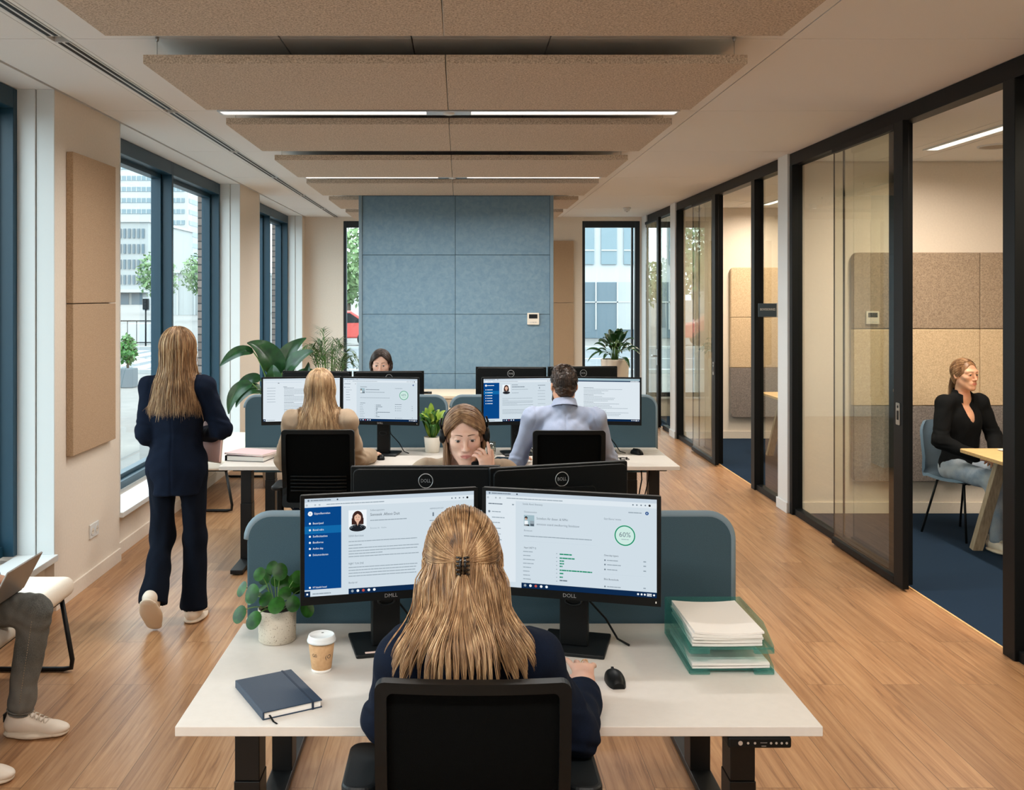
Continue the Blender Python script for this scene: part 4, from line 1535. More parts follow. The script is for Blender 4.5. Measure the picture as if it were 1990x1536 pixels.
def monitor(label, x, y, deg, ui, logo='DOLL', front='DOLL', ztop=1.26, hide_cable=False, rot=0.0):
    t = empty('computer_monitor', label, 'monitor', (x, y, DZ), math.radians(deg) + rot, 'black desk monitors in pairs')
    zc = ztop - DZ - 0.1675
    # casing (screen faces -y)
    c = MB()
    c.prism(xz(rrect(-0.278, 0.278, zc - 0.1675, zc + 0.1675, 0.006, 3), -0.130), (0, 0.020, 0))
    c.prism(xz(rrect(-0.268, 0.268, zc - 0.158, zc + 0.160, 0.02, 3), -0.110), (0, 0.016, 0))
    c.prism(xz(rrect(-0.13, 0.13, zc - 0.11, zc + 0.09, 0.02, 3), -0.094), (0, 0.022, 0))
    cs = c.build('casing', M['plastic_black'], t, bevel=0.003)
    b = MB()
    b.box(-0.278, 0.278, -0.132, -0.130, zc + 0.157, zc + 0.1675).box(-0.278, 0.278, -0.132, -0.130, zc - 0.1675, zc - 0.1425)
    b.box(-0.278, -0.2665, -0.132, -0.130, zc - 0.1425, zc + 0.157).box(0.2665, 0.278, -0.132, -0.130, zc - 0.1425, zc + 0.157)
    bz = b.build('bezel', M['plastic_black'], t)
    if front:
        MB().text(front, 0.0165, 0, rot_x(PI / 2), (0, -0.1323, zc - 0.155), 'CENTER').build('bezel_lettering', M['alu'], bz)
        MB().box(0.262, 0.265, -0.1325, -0.132, zc - 0.158, zc - 0.152).build('power_light', M['paper'], bz)
    ui.xf(None, (0, -0.1304, zc - 0.1595 + 0.157))
    ui.build('screen', [UI[k] for k in UIK], t)
    if logo:
        lg = MB()
        A = np.arange(32) * 2 * PI / 32
        lg.sweep([(0.0262 * math.cos(a), -0.0937, zc + 0.116 + 0.0262 * math.sin(a)) for a in A], 0.0016, 6, closed=True)
        lg.text(logo, 0.0185, 0, rot_z(PI) @ rot_x(PI / 2), (0, -0.0936, zc + 0.116), 'CENTER', width=0.036)
        lg.build('logo', M['alu'], t)
    nk = MB()
    nk.box(-0.045, 0.045, -0.072, -0.040, zc - 0.09, zc + 0.07)
    nk.box(-0.045, 0.045, -0.040, 0.0, 0.012, zc + 0.05)
    n_ = nk.build('stand_neck', M['plastic_black'], t, bevel=0.004)
    MB().sweep([(0.026 * math.cos(a), -0.041, 0.155 + 0.012 * math.sin(a)) for a in np.arange(20) * 2 * PI / 20], 0.004, 6, closed=True).build('cable_hole', M['plastic_dark'], n_)
    MB().prism([(p[0], p[1], 0.0) for p in rrect(-0.105, 0.105, -0.105, 0.105, 0.006, 3)], (0, 0, 0.012)).build('stand_base', M['plastic_dark'], t, bevel=0.003)
    MB().sweep([(0.0, -0.03, zc - 0.04), (0.04, 0.03, 0.14), (0.09, 0.075, 0.07), (0.13, 0.06, 0.012), (0.17, 0.03, 0.005)], 0.0035, 6).build('cable', M['frame_black'], t)
    return t


m1 = monitor('left of the two nearest monitors, showing a blue sidebar and a profile page', -0.243, 3.131, 13.4, ui_profile(), None, 'DMLL', 1.262)
MB().box(-0.075, -0.025, -0.098, -0.084, 0.0122, 0.0128).build('base_sticker', mat('sticker', lin(228, 200, 190), 0.6), m1)
monitor('right of the two nearest monitors, showing a green sixty percent ring', 0.374, 3.126, -14.6, ui_dash(), None, 'DOLL', 1.262)
blank = lambda: Screen('bg').b
monitor('monitor seen from behind, left one of the pair below the headset woman', -0.123, 3.48, 1, blank(), 'DOLL', '', 1.237, rot=PI)
monitor('monitor seen from behind, tilted right one of the pair below the headset woman', 0.410, 3.52, 17, blank(), 'BOLL', '', 1.237, rot=PI)
monitor('monitor showing a plain text page on the blonde woman\'s desk, by the big-leaf plant', -1.128, 6.92, 9, ui_text(5), None, None, 1.300)
monitor('monitor with a small ring chart on the blonde woman\'s desk', -0.535, 6.90, -9, ui_dash(False, 6), None, 'DOLL', 1.300)
monitor('monitor with blue sidebar and portrait, left of the man in the blue shirt', 0.410, 6.91, 9, ui_profile(False, 7), None, None, 1.300)
monitor('monitor with dark header bar, partly behind the man\'s head', 1.014, 6.91, -9, ui_text(8, True), None, None, 1.300)
monitor('back of a dark monitor rising above the blonde woman\'s head', -1.138, 7.52, -6, blank(), 'DOL', '', 1.275, rot=PI)
monitor('back of the monitor hiding the dark-haired woman\'s face', -0.545, 7.52, 6, blank(), 'DOL', '', 1.275, rot=PI)
monitor('back of a monitor with round emblem above the blue sidebar screen', 0.398, 7.52, -4, blank(), 'DUQ', '', 1.308, rot=PI)
monitor('back of a monitor with round emblem right behind the man\'s head', 0.985, 7.52, 6, blank(), 'DOL', '', 1.312, rot=PI)

# ---------------------------------------------------------------- things on the desks
# notebook
nb = empty('notebook', 'navy hardcover notebook with elastic band on the nearest desk', 'notebook', (-0.510, 2.722, DZ), math.radians(-60.4))
MB().box(-0.125, 0.125, -0.083, 0.083, 0.0, 0.003).box(-0.125, 0.125, -0.083, 0.083, 0.0185, 0.0215).box(-0.125, 0.125, -0.086, -0.081, 0.0, 0.0215).build('cover', noise_mat('navy_cover', lin(24, 46, 68), lin(29, 52, 75), 400, 0.5, 0.1), nb, bevel=0.0025)
MB().box(-0.122, 0.122, -0.081, 0.079, 0.003, 0.0185).build('page_block', M['paper'], nb)
MB().box(-0.1257, 0.1257, 0.052, 0.058, 0.0214, 0.0223).box(0.1252, 0.1262, 0.052, 0.058, 0.0, 0.022).box(-0.1262, -0.1252, 0.052, 0.058, 0.0, 0.022).build('elastic_band', mat('navy_elastic', lin(22, 38, 58), 0.7), nb)
MB().sweep([(0.118, -0.066, 0.010), (0.135, -0.066, 0.008), (0.148, -0.064, 0.002), (0.165, -0.060, 0.0015)], 0.0028, 6, flat=0.3).build('ribbon', M['frame_black'], nb)

# coffee cup
cp = empty('coffee_cup', 'brown paper coffee cup with white lid on the nearest desk', 'cup', (-0.416, 2.918, DZ))
M['kraft'] = noise_mat('kraft_paper', lin(186, 146, 104), lin(198, 158, 116), 90, 0.85, 0.05)
MB().lathe([(0, 0.0015), (0.028, 0.0), (0.0295, 0.004), (0.0400, 0.094), (0.038, 0.094)], n=36).build('sleeve', M['kraft'], cp)
MB().lathe([(0.0283, -0.0002), (0.0292, 0.0006), (0.0302, 0.009), (0.0296, 0.0095)], n=36).build('base_ring', M['paper'], cp)
MB().lathe([(0.0405, 0.088), (0.0432, 0.089), (0.0435, 0.094), (0.0415, 0.0955), (0.0408, 0.101), (0.0385, 0.1085), (0.0365, 0.109), (0.035, 0.1055), (0, 0.1055)], n=36).ball((0, 0.022, 0.1056), (0.0045, 0.002, 0.0008), 6, 1).build('lid', [M['white'], M['plastic_dark']], cp)


def wrap_text(s, size, z, ang0, rad_at, m):
    b = MB().text(s, size, 0, None, (0, 0, 0), 'CENTER')
    v = b.v[0]
    a = ang0 + v[:, 0] / rad_at(z)
    zz_ = z + v[:, 1]
    r_ = np.array([rad_at(q) for q in zz_]) + 0.0004
    b.v[0] = np.stack([r_ * np.cos(a), r_ * np.sin(a), zz_], 1)
    return b


rad = lambda z: 0.0295 + (0.0400 - 0.0295) * (z - 0.004) / 0.09
wrap_text('G0', 0.014, 0.055, math.radians(-118), rad, None).build('lettering', M['ink'], cp)
wrap_text('(O', 0.018, 0.050, math.radians(-48), rad, None).build('emblem', M['ink'], cp)

# mouse


def mouse(label, x, y, rz, s=1.0):
    t = empty('computer_mouse', label, 'mouse', (x, y, DZ), rz)
    u = np.linspace(0, 1, 17)
    rows = []
    for a in u:                       # along y, back to front
        yy = (-0.05 + 0.1 * a) * s
        w = 0.031 * s * (math.sin(PI * (0.06 + 0.88 * a))) ** 0.38 * (1 - 0.10 * math.sin(PI * a))
        h = 0.036 * s * (math.sin(PI * (0.08 + 0.80 * a ** 0.85))) ** 0.55
        rows.append([(w * math.cos(q), yy, h * max(0, math.sin(q)) ** 0.72) for q in np.linspace(0, PI, 15)])
    b = MB().grid(np.array(rows), 0, True)
    for e in (rows[0], rows[-1][::-1]):
        b.poly(e[::-1])
    b.poly([r[0] for r in rows] + [r[-1] for r in rows[::-1]])
    b.build('shell', M['plastic_black'], t)
    MB().cyl((-0.003 * s, 0.032 * s, 0.026 * s), (0.003 * s, 0.032 * s, 0.026 * s), 0.008 * s, n=14).build('scroll_wheel', M['plastic_dark'], t)
    MB().sweep([(0, 0.010 * s, 0.0365 * s), (0, 0.024 * s, 0.0345 * s), (0, 0.042 * s, 0.024 * s)], 0.0006, 4).build('button_split', M['frame_black'], t)
    return t


mouse('black computer mouse on the nearest desk beside the woman\'s hand', 0.454, 2.825, math.radians(4))
mouse('black computer mouse on the desk of the man in the blue shirt', 1.265, 6.90, math.radians(25), 1.1)
mouse('black computer mouse under the blonde woman\'s hand', -0.545, 6.685, math.radians(10))

# letter trays and paper
M['tray'] = None
tm, tnt, tp = new_mat('teal_plastic')
tp.inputs['Base Color'].default_value = lin(100, 172, 164)
tp.inputs['Roughness'].default_value = 0.15
tout = tnt.nodes['Material Output']
ttr = N(tnt, 'ShaderNodeBsdfTransparent')
ttr.inputs['Color'].default_value = lin(222, 240, 237)
tmx = N(tnt, 'ShaderNodeMixShader')
tmx.inputs['Fac'].default_value = 0.17
tnt.links.new(ttr.outputs[0], tmx.inputs[1])
tnt.links.new(tp.outputs[0], tmx.inputs[2])
tnt.links.new(tmx.outputs[0], tout.inputs['Surface'])
M['tray'] = tm
first = None
for k, lab in enumerate(('lower translucent teal letter tray on the nearest desk', 'upper translucent teal letter tray holding the thick paper stack')):
    t = empty('letter_tray', lab, 'letter tray', (0.813, 3.065, DZ + 0.062 * k), 0, 'teal letter trays')
    W2, D2 = 0.127, 0.175
    MB().box(-W2 + 0.003, W2 - 0.003, -D2, D2 - 0.003, 0.010, 0.013).build('bottom', M['tray'], t)
    for sx in (-1, 1):
        a, b_ = sx * W2, sx * (W2 - 0.003)
        MB().prism([(a, -D2, 0.0), (a, D2, 0.0), (a, D2, 0.060), (a, -D2 + 0.10, 0.060), (a, -D2, 0.022)], (b_ - a, 0, 0)).build('side', M['tray'], t, bevel=0.001)
        c = sx * (W2 - 0.031)
        MB().box(c - 0.030, c + 0.030, -D2 - 0.010, -D2 + 0.006, 0.0, 0.015).build('front_foot', M['tray'], t, bevel=0.003)
    MB().box(-W2 + 0.003, W2 - 0.003, D2 - 0.003, D2, 0.0, 0.060).build('back', M['tray'], t, bevel=0.001)


def sheets(label, n, z0, w, d, jitter, dz, sag, seed, loc):
    """n loose sheaves of paper; each one a thing."""
    r = random.Random(seed)
    for k in range(n):
        q = r.uniform(-jitter, jitter)
        ox, oy = r.uniform(-jitter, jitter) * 0.12, r.uniform(-jitter, jitter) * 0.15
        th = dz * r.uniform(0.7, 1.1)
        lab = label(k)
        t = empty('paper_stack', lab, 'paper', (loc[0] + ox, loc[1] + oy, z0), q, 'sheaves of paper in the teal trays')
        gx = np.linspace(-w / 2, w / 2, 13)
        gy = np.linspace(-d / 2, d / 2, 9)

        def hgt(x, y, i=k):
            return sag * (2 * x / w) ** 2 * (0.35 + i * 0.16) + 0.0015 * math.sin(9 * x + i)
        top = np.array([[(x, y, hgt(x, y) + th) for y in gy] for x in gx])
        bot = np.array([[(x, y, hgt(x, y) + 0.0008) for y in gy] for x in gx])
        b = MB().grid(top, 0, True).grid(bot[::-1], 0, True)
        b.grid(np.array([bot[:, 0], top[:, 0]]).transpose(0, 1, 2)[:, ::-1], 0, False)
        b.grid(np.array([bot[:, -1], top[:, -1]]), 0, False).grid(np.array([bot[0], top[0]]), 0, False).grid(np.array([bot[-1], top[-1]])[:, ::-1], 0, False)
        b.build('sheaf', M['paper'], t)
        z0 += th + 0.0006
    return z0


sheets(lambda k: 'sheaf of white paper in the lower teal tray, ' + ('bottom one' if k == 0 else 'top one'), 2, DZ + 0.0135, 0.232, 0.31, 0.006, 0.007, 0.002, 3, (0.813, 3.05))
sheets(lambda k: 'sheaf of white paper in the upper teal tray, ' + ('bottom one', 'second from the bottom', 'third from the bottom', 'second from the top', 'top one')[k], 5, DZ + 0.0755, 0.210, 0.30, 0.022, 0.0085, 0.005, 4, (0.808, 3.055))

# pink folder and black organiser on the blonde woman's desk
t = empty('ring_binder', 'black ring binder lying under the pink folder on the blonde woman\'s desk', 'binder', (-1.43, 6.70, DZ), math.radians(-12))
MB().box(-0.15, 0.13, -0.12, 0.12, 0, 0.003).box(-0.15, 0.13, -0.12, 0.12, 0.035, 0.038).box(-0.153, -0.149, -0.12, 0.12, 0, 0.038).build('cover', M['plastic_black'], t, bevel=0.001)
MB().box(-0.14, 0.125, -0.112, 0.112, 0.003, 0.035).build('pages', M['paper'], t)
t2 = empty('folder', 'pink folder lying on the black binder beside the blonde woman', 'folder', (-1.435, 6.70, DZ + 0.039), math.radians(-20))
MB().box(-0.15, 0.15, -0.11, 0.11, 0, 0.002).box(-0.15, 0.15, -0.11, 0.11, 0.011, 0.013).box(-0.152, -0.149, -0.11, 0.11, 0, 0.013).build('cover', mat('pink_cover', lin(222, 184, 184), 0.6), t2, bevel=0.001)
MB().box(-0.145, 0.147, -0.106, 0.106, 0.002, 0.011).build('pages', M['paper'], t2)

# glass tumbler and tablet right of the headset
t = empty('water_glass', 'clear drinking glass on the desk behind the headset woman', 'glass', (0.222, 6.78, DZ))
MB().lathe([(0, 0), (0.030, 0), (0.036, 0.105), (0.0345, 0.105), (0.029, 0.008), (0, 0.008)], n=24).build('tumbler', glass_mat('tumbler_glass', (0.90, 0.90, 0.86, 1), 1.6, 0.10), t)
MB().lathe([(0, 0.009), (0.0288, 0.009), (0.032, 0.06), (0, 0.06)], n=24).build('water', glass_mat('water', (0.85, 0.87, 0.84, 1), 1.2, 0.05), t)
t = empty('tablet', 'black tablet lying on white paper beside the drinking glass', 'tablet', (0.34, 6.66, DZ + 0.001), math.radians(-14))
MB().prism([(p[0], p[1], 0) for p in rrect(-0.10, 0.10, -0.07, 0.07, 0.008)], (0, 0, 0.007)).build('body', M['plastic_black'], t, bevel=0.002)
MB().box(-0.092, 0.092, -0.062, 0.062, 0.0071, 0.0075).build('display', mat('tablet_glass', lin(14, 22, 32), 0.1), t)
t = empty('paper_sheet', 'white sheet under the black tablet on the man\'s desk', 'paper', (0.35, 6.645, DZ), math.radians(-14))
MB().box(-0.125, 0.125, -0.085, 0.085, 0.0002, 0.0009).build('sheet', M['paper'], t)
t = empty('earphones', 'tangled black earphone cable on the desk near the man\'s mouse', 'earphones', (1.10, 6.68, DZ))
pts = [(0.09 * math.cos(q * 1.1) * (0.6 + 0.2 * math.sin(q * 2.3)), 0.04 * math.sin(q * 1.7), 0.003 + 0.002 * (q % 2)) for q in np.linspace(0, 7, 50)]
MB().sweep(pts, 0.0022, 6).build('cable', M['frame_black'], t)
MB().ball((pts[0][0], pts[0][1], 0.008), 0.008, 6).ball((pts[-1][0], pts[-1][1], 0.008), 0.008, 6).build('earbud', M['plastic_black'], t)
# cable hanging from the man's desk
t = empty('power_cable', 'black power cable hanging below the end of the man\'s desk', 'cable', (1.24, 6.60, 0))
MB().sweep([(0, 0, DZ - 0.05), (0.0, -0.02, 0.62), (-0.03, -0.04, 0.48), (-0.10, -0.04, 0.36), (-0.22, -0.02, 0.32)], 0.005, 6).build('cable', M['frame_black'], t)
MB().sweep([(0.06, 0.02, DZ - 0.05), (0.05, 0.0, 0.62), (0.02, -0.03, 0.52), (-0.04, -0.04, 0.42)], 0.004, 6).build('thin_cable', M['frame_black'], t)

# sideboard in front of the blue partition
t = empty('sideboard', 'low pale wood sideboard standing against the blue partition', 'sideboard', (-0.03, 9.96, 0))
MB().box(-1.05, 1.0, 9.62, 10.32, 0.845, 0.875).build('top', M['desk_oak'], t, bevel=0.003, world=True)
MB().box(-1.03, 0.98, 9.66, 10.30, 0.08, 0.845).build('body', M['desk_oak'], t, bevel=0.003, world=True)
MB().box(-1.0, 0.95, 9.70, 10.28, 0.0, 0.08).build('plinth', M['plastic_dark'], t, world=True)
for k in range(4):
    x0 = -1.03 + k * 0.5025
    d_ = MB().box(x0 + 0.003, x0 + 0.4995, 9.642, 9.66, 0.09, 0.838).build('door', M['desk_oak'], t, bevel=0.002, world=True)
    MB().box(x0 + 0.23, x0 + 0.27, 9.634, 9.642, 0.80, 0.812).build('handle', M['alu'], d_, world=True)
t = empty('marker_pen', 'dark pen lying on the pale sideboard', 'pen', (-0.38, 9.80, 0.875))
MB().cyl((-0.09, 0, 0.012), (0.06, 0, 0.012), 0.012, n=10).build('barrel', M['plastic_black'], t)
MB().cyl((0.06, 0, 0.012), (0.10, 0, 0.012), 0.0125, n=10).build('cap', M['plastic_dark'], t)

# ---------------------------------------------------------------- benches by the windows


def bench(label, x0, x1, y0, y1):
    t = empty('upholstered_bench', label, 'bench', ((x0 + x1) / 2, (y0 + y1) / 2, 0), 0, 'cream benches along the windows')
    sm = MB().prism([(p[0], y0, p[1]) for p in rrect(x0, x1, 0.365, 0.462, 0.045, 8)], (0, y1 - y0, 0), smooth=True)
    sm.build('seat_pad', M['cream'], t, bevel=0.03, seg=4, world=True)
    for y in (y0 + 0.06, y1 - 0.06):
        a, b_ = x0 + 0.03, x1 - 0.03
        pts = [(a + 0.02, y, 0.37), (a - 0.005, y, 0.06), (a + 0.0, y, 0.02), (a + 0.04, y, 0.013), (b_ - 0.01, y, 0.013), (b_ + 0.03, y, 0.02), (b_ + 0.035, y, 0.06), (b_ - 0.02, y, 0.37)]
        MB().sweep(pts, 0.0125, 8).build('sled_leg', M['black'], t, world=True)
    MB().box(x0 + 0.04, x1 - 0.04, y0 + 0.05, y1 - 0.05, 0.352, 0.368).build('under_frame', M['black'], t, world=True)
    return t


bench('cream bench with black sled legs where the visitor with a laptop sits', -2.42, -1.93, 3.15, 4.87)
bench('cream bench with black sled legs beyond the walking woman', -2.42, -1.97, 8.3, 10.0)

# ---------------------------------------------------------------- meeting room furniture


def meeting_table(label, x0, x1, y0, y1):
    t = empty('meeting_table', label, 'table', ((x0 + x1) / 2, (y0 + y1) / 2, 0.004), 0, 'oak meeting tables')
    MB().prism([(p[0], p[1], 0.715) for p in rrect(x0, x1, y0, y1, 0.04)], (0, 0, 0.025)).build('table_top', M['oak'], t, bevel=0.002, world=True)
    for sx in (0, 1):
        for sy in (0, 1):
            xt, yt = (x1 - 0.22 if sx else x0 + 0.22), (y1 - 0.20 if sy else y0 + 0.16)
            xb, yb = (x1 - 0.10 if sx else x0 + 0.10), (y1 - 0.06 if sy else y0 + 0.05)
            MB().bar((xb, yb, 0.004), (xt, yt, 0.716), 0.05, 0.075, up=(1, 0, 0)).build('leg', M['oak_grey'], t, bevel=0.003, world=True)
    MB().box(x0 + 0.25, x1 - 0.25, (y0 + y1) / 2 - 0.02, (y0 + y1) / 2 + 0.02, 0.66, 0.714).build('apron', M['oak_grey'], t, world=True)
    return t


meeting_table('oak meeting table with angled legs in front of the seated woman', 3.69, 5.4, 6.25, 7.16)
meeting_table('oak table in the second meeting room behind the sign', 3.52, 5.2, 10.45, 11.36)
t = empty('paper_pad', 'white papers on the oak table in front of the seated woman', 'paper', (4.06, 6.98, 0.744), math.radians(8))
MB().box(-0.12, 0.12, -0.10, 0.10, 0, 0.008).build('sheets', M['paper'], t)
MB().box(-0.12, 0.12, -0.10, 0.10, -0.0005, 0.0002).build('backing', M['ink'], t)


def shell_chair(label, loc, rz):
    t = empty('shell_chair', label, 'chair', loc, rz, 'blue-grey shell chairs in the meeting rooms')
    M.setdefault('shell_blue', mat('blue_grey_shell', lin(92, 116, 136), 0.6))
    n_u, n_v = 15, 25
    outer, inner = [], []
    for i in range(n_u):
        u = -1 + 2 * i / (n_u - 1)
        ro, ri = [], []
        for j in range(n_v):
            v = j / (n_v - 1)
            if v < 0.5:                       # seat front -> rear
                q = v / 0.5
                y, z = 0.22 - 0.40 * q, 0.445 - 0.018 * math.sin(PI * q) + 0.012 * u * u
                w = 0.215 + 0.015 * math.sin(PI * q)
            else:
                q = (v - 0.5) / 0.5
                a = min(1, q / 0.3) * PI / 2 * 0.86
                y = -0.18 - 0.075 * math.sin(a) - 0.08 * max(0, q - 0.3)
                z = 0.445 + 0.075 * (1 - math.cos(a)) + 0.36 * max(0, q - 0.12) / 0.88
                w = 0.215 - 0.03 * q ** 2
                y += 0.06 * u * u * min(1, q / 0.3)
            ex = 1 - max(0, (abs(v - 0.5) - 0.40) / 0.1) ** 2 * 0.22
            x = u * w * ex
            ro.append((x, y, z))
            ri.append((x * 0.97, y + (0.022 if v > 0.55 else 0.0), z + (0.022 if v < 0.6 else 0.004)))
        outer.append(ro)
        inner.append(ri)
    outer, inner = np.array(outer), np.array(inner)
    b = MB().grid(outer[::-1], 0, True).grid(inner, 0, True)
    for A, B in ((outer[0], inner[0]), (inner[-1], outer[-1]), (inner[:, 0], outer[:, 0]), (outer[:, -1], inner[:, -1])):
        b.grid(np.array([A, B]), 0, True)
    b.build('seat_shell', M['shell_blue'], t)
    for sx in (-1, 1):
        for (y0, y1) in ((0.12, 0.20), (-0.10, -0.20)):
            MB().sweep([(sx * 0.10, y0, 0.43), (sx * 0.15, y0 + (y1 - y0) * 0.1, 0.42), (sx * 0.215, y1, 0.0)], 0.009, 8).build('leg', M['black'], t)
    MB().box(-0.11, 0.11, -0.12, 0.14, 0.418, 0.436).build('under_frame', M['black'], t)
    return t


shell_chair('blue-grey shell chair with thin black legs under the seated woman', (3.93, 7.55, 0.004), math.radians(-156))
shell_chair('blue-grey shell chair at the table of the second meeting room', (4.35, 11.75, 0.004), math.radians(180))
# ---------------------------------------------------------------- plants
def blade(b, base, tip, width, bow=(0, 0, 0.1), fold=0.25, nrm=(0, -0.4, 1), n=11, k=7, shape=0.5, wave=0.0, mat=0, twist=0.0):
    """a leaf: midrib bows from base to tip, width tapers to the tip, blade folded along the midrib."""
    base, tip, bow = np.array(base, float), np.array(tip, float), np.array(bow, float)
    t = np.linspace(0, 1, n)
    mid = base + np.outer(t, tip - base) + np.outer(4 * t * (1 - t), bow)
    T = np.gradient(mid, axis=0)
    T /= np.linalg.norm(T, axis=1, keepdims=True)
    P = np.zeros((n, k, 3))
    for i in range(n):
        u = np.array(nrm, float)
        s = np.cross(T[i], u)
        s /= max(np.linalg.norm(s), 1e-6)
        u = np.cross(s, T[i])
        a = twist * (t[i] - 0.3)
        s, u = s * math.cos(a) + u * math.sin(a), u * math.cos(a) - s * math.sin(a)
        w = width * 0.5 * (math.sin(PI * min(0.995, t[i] ** shape * 0.97 + 0.02)) ** 0.8)
        for j in range(k):
            q = -1 + 2 * j / (k - 1)
            P[i, j] = mid[i] + s * q * w + u * (abs(q) * fold * w + wave * w * math.sin(9 * t[i] + 2 * q))
    b.grid(P, mat, True)
    return b


def pot(t, prof, m, n=36, soil_z=None, soil_r=None):
    MB().lathe(prof, n=n).build('pot', m, t)
    MB().lathe([(0, soil_z + 0.004), (soil_r * 0.6, soil_z + 0.006), (soil_r, soil_z)][::-1], n=24).build('soil', M['soil'], t)


# --- round-leaved plant on the nearest desk
t = empty('potted_plant', 'small round-leaved green plant in a speckled pot on the nearest desk', 'plant', (-0.598, 3.175, DZ))
pot(t, [(0, 0), (0.055, 0), (0.060, 0.004), (0.0625, 0.106), (0.0595, 0.107), (0.0575, 0.094)], M['concrete'], soil_z=0.095, soil_r=0.0585)
rs = np.random.RandomState(2)
st, lf = MB(), MB()
spots = [(-0.074, -0.03, 0.170, 30), (0.010, 0.00, 0.232, 27), (-0.045, 0.03, 0.205, 25), (0.012, -0.065, 0.142, 29), (-0.112, -0.04, 0.105, 28), (-0.058, -0.075, 0.098, 29),
         (0.060, -0.045, 0.140, 25), (0.098, 0.0, 0.110, 27), (-0.120, 0.03, 0.165, 25), (-0.090, 0.02, 0.145, 24), (0.020, 0.02, 0.190, 26), (0.055, 0.02, 0.195, 25),
         (0.050, 0.07, 0.160, 25), (-0.01, 0.075, 0.180, 26), (-0.06, 0.085, 0.150, 26), (-0.03, -0.03, 0.150, 24), (0.03, -0.02, 0.165, 23), (0.085, 0.06, 0.150, 24), (-0.09, 0.07, 0.12, 24), (-0.02, 0.03, 0.235, 22), (0.07, -0.01, 0.215, 22), (-0.055, -0.01, 0.225, 22)]
for (x, y, z, r) in spots:
    c = np.array((x, y, z))
    r = r * 0.001 * 0.93
    root = np.array((x * 0.16, y * 0.16, 0.096))
    mid = (root + c) / 2 + np.array((x * -0.06, y * -0.06, 0.03))
    A = np.linspace(0, 1, 8)[:, None]
    cur = (1 - A) ** 2 * root + 2 * A * (1 - A) * mid + A ** 2 * c
    st.sweep(cur, 0.0016, 6)
    out = np.array((x * 5.0, y * 3.0 - 0.62, 0.55)) + rs.normal(size=3) * 0.12
    out /= np.linalg.norm(out)
    s = np.cross(out, (0.1, 0.2, 1))
    s /= np.linalg.norm(s)
    u = np.cross(s, out)
    if u[2] > 0:
        u = -u
    rows = []
    for q in np.linspace(0.0, 1, 6):
        rows.append([c + u * r * 0.32 + r * q * (math.cos(a) * s + 1.14 * math.sin(a) * u) + out * (0.10 * r * (1 - q * q) - 0.16 * r * abs(math.cos(a)) * q * q * 0 + 0.03 * r * math.sin(3 * a) * q * q) for a in np.arange(24) * 2 * PI / 24 if True])
    g_ = np.array(rows)
    g_ = np.concatenate([g_, g_[:, :1]], 1)
    lf.grid(g_, 0, True)
st.build('stems', M['stem'], t)
lf.build('foliage', noise_mat('pilea_leaf', lin(16, 56, 14), lin(40, 94, 28), 30, 0.38, 0.05, detail=2, spec=0.3), t)

# --- variegated plant on the far desk
t = empty('potted_plant', 'small yellow-green plant in a pale pot on the desk behind the headset woman', 'plant', (-0.196, 6.98, DZ))
pot(t, [(0, 0), (0.046, 0), (0.050, 0.004), (0.060, 0.112), (0.057, 0.113), (0.055, 0.10)], M['pot_white'], soil_z=0.10, soil_r=0.056)
lf, l2 = MB(), MB()
rs = np.random.RandomState(4)
for i in range(26):
    a = i * 2.4
    r_, h_ = 0.04 + 0.10 * rs.rand(), 0.15 + 0.12 * rs.rand()
    tip = (r_ * math.cos(a), r_ * math.sin(a) * 0.8, 0.10 + h_ * (1.1 - r_ * 3.2))
    blade(l2 if i % 3 == 0 else lf, (0.012 * math.cos(a), 0.012 * math.sin(a), 0.10), tip, 0.048 + 0.014 * rs.rand(), (0, 0, 0.045), 0.35, (0.2 * math.cos(a), -0.3, 1), shape=0.8)
lf.build('foliage', M['leaf_mid'], t)
l2.build('variegated_leaves', M['leaf_variegated'], t)

# --- big-leaf plant by the window
t = empty('potted_plant', 'tall plant with large dark paddle leaves beside the second window', 'plant', (-1.78, 9.50, 0))
pot(t, [(0, 0), (0.13, 0), (0.14, 0.01), (0.17, 0.36), (0.16, 0.365), (0.155, 0.33)], M['pot_beige'], soil_z=0.33, soil_r=0.157)
L = [  # base, tip, width, bow, shape
    ((-0.22, -0.10, 1.32), (-0.52, -0.22, 1.19), 0.13, (0, 0, 0.06), 0.7),
    ((0.02, -0.02, 1.10), (-0.28, -0.12, 1.41), 0.24, (0.02, 0, 0.06), 0.62),
    ((0.04, 0.0, 1.14), (0.26, 0.10, 1.45), 0.17, (-0.05, 0, 0.02), 0.7),
    ((0.09, -0.06, 1.13), (0.36, -0.10, 1.33), 0.18, (0.0, 0, 0.03), 0.66),
    ((-0.08, 0.06, 1.22), (0.10, 0.16, 1.26), 0.12, (0, 0, 0.05), 0.7),
    ((0.02, -0.10, 0.98), (-0.02, -0.16, 1.20), 0.22, (0, -0.05, 0.0), 0.5),
    ((-0.22, -0.16, 1.02), (-0.42, -0.28, 0.74), 0.14, (-0.05, 0, 0.05), 0.6),
    ((-0.14, -0.12, 0.95), (-0.36, -0.24, 0.80), 0.16, (-0.02, 0, 0.06), 0.6),
    ((-0.16, -0.06, 1.05), (-0.40, -0.10, 0.96), 0.13, (0, 0, 0.04), 0.6),
    ((0.12, 0.04, 0.98), (0.42, 0.10, 1.05), 0.14, (0, 0, 0.08), 0.6),
    ((0.05, 0.10, 1.05), (0.05, 0.38, 1.25), 0.18, (0, 0, 0.08), 0.6),
    ((0.20, 0.02, 1.0), (0.30, -0.02, 1.22), 0.10, (0.03, 0, 0.0), 0.7),
]
lf, st = MB(), MB()
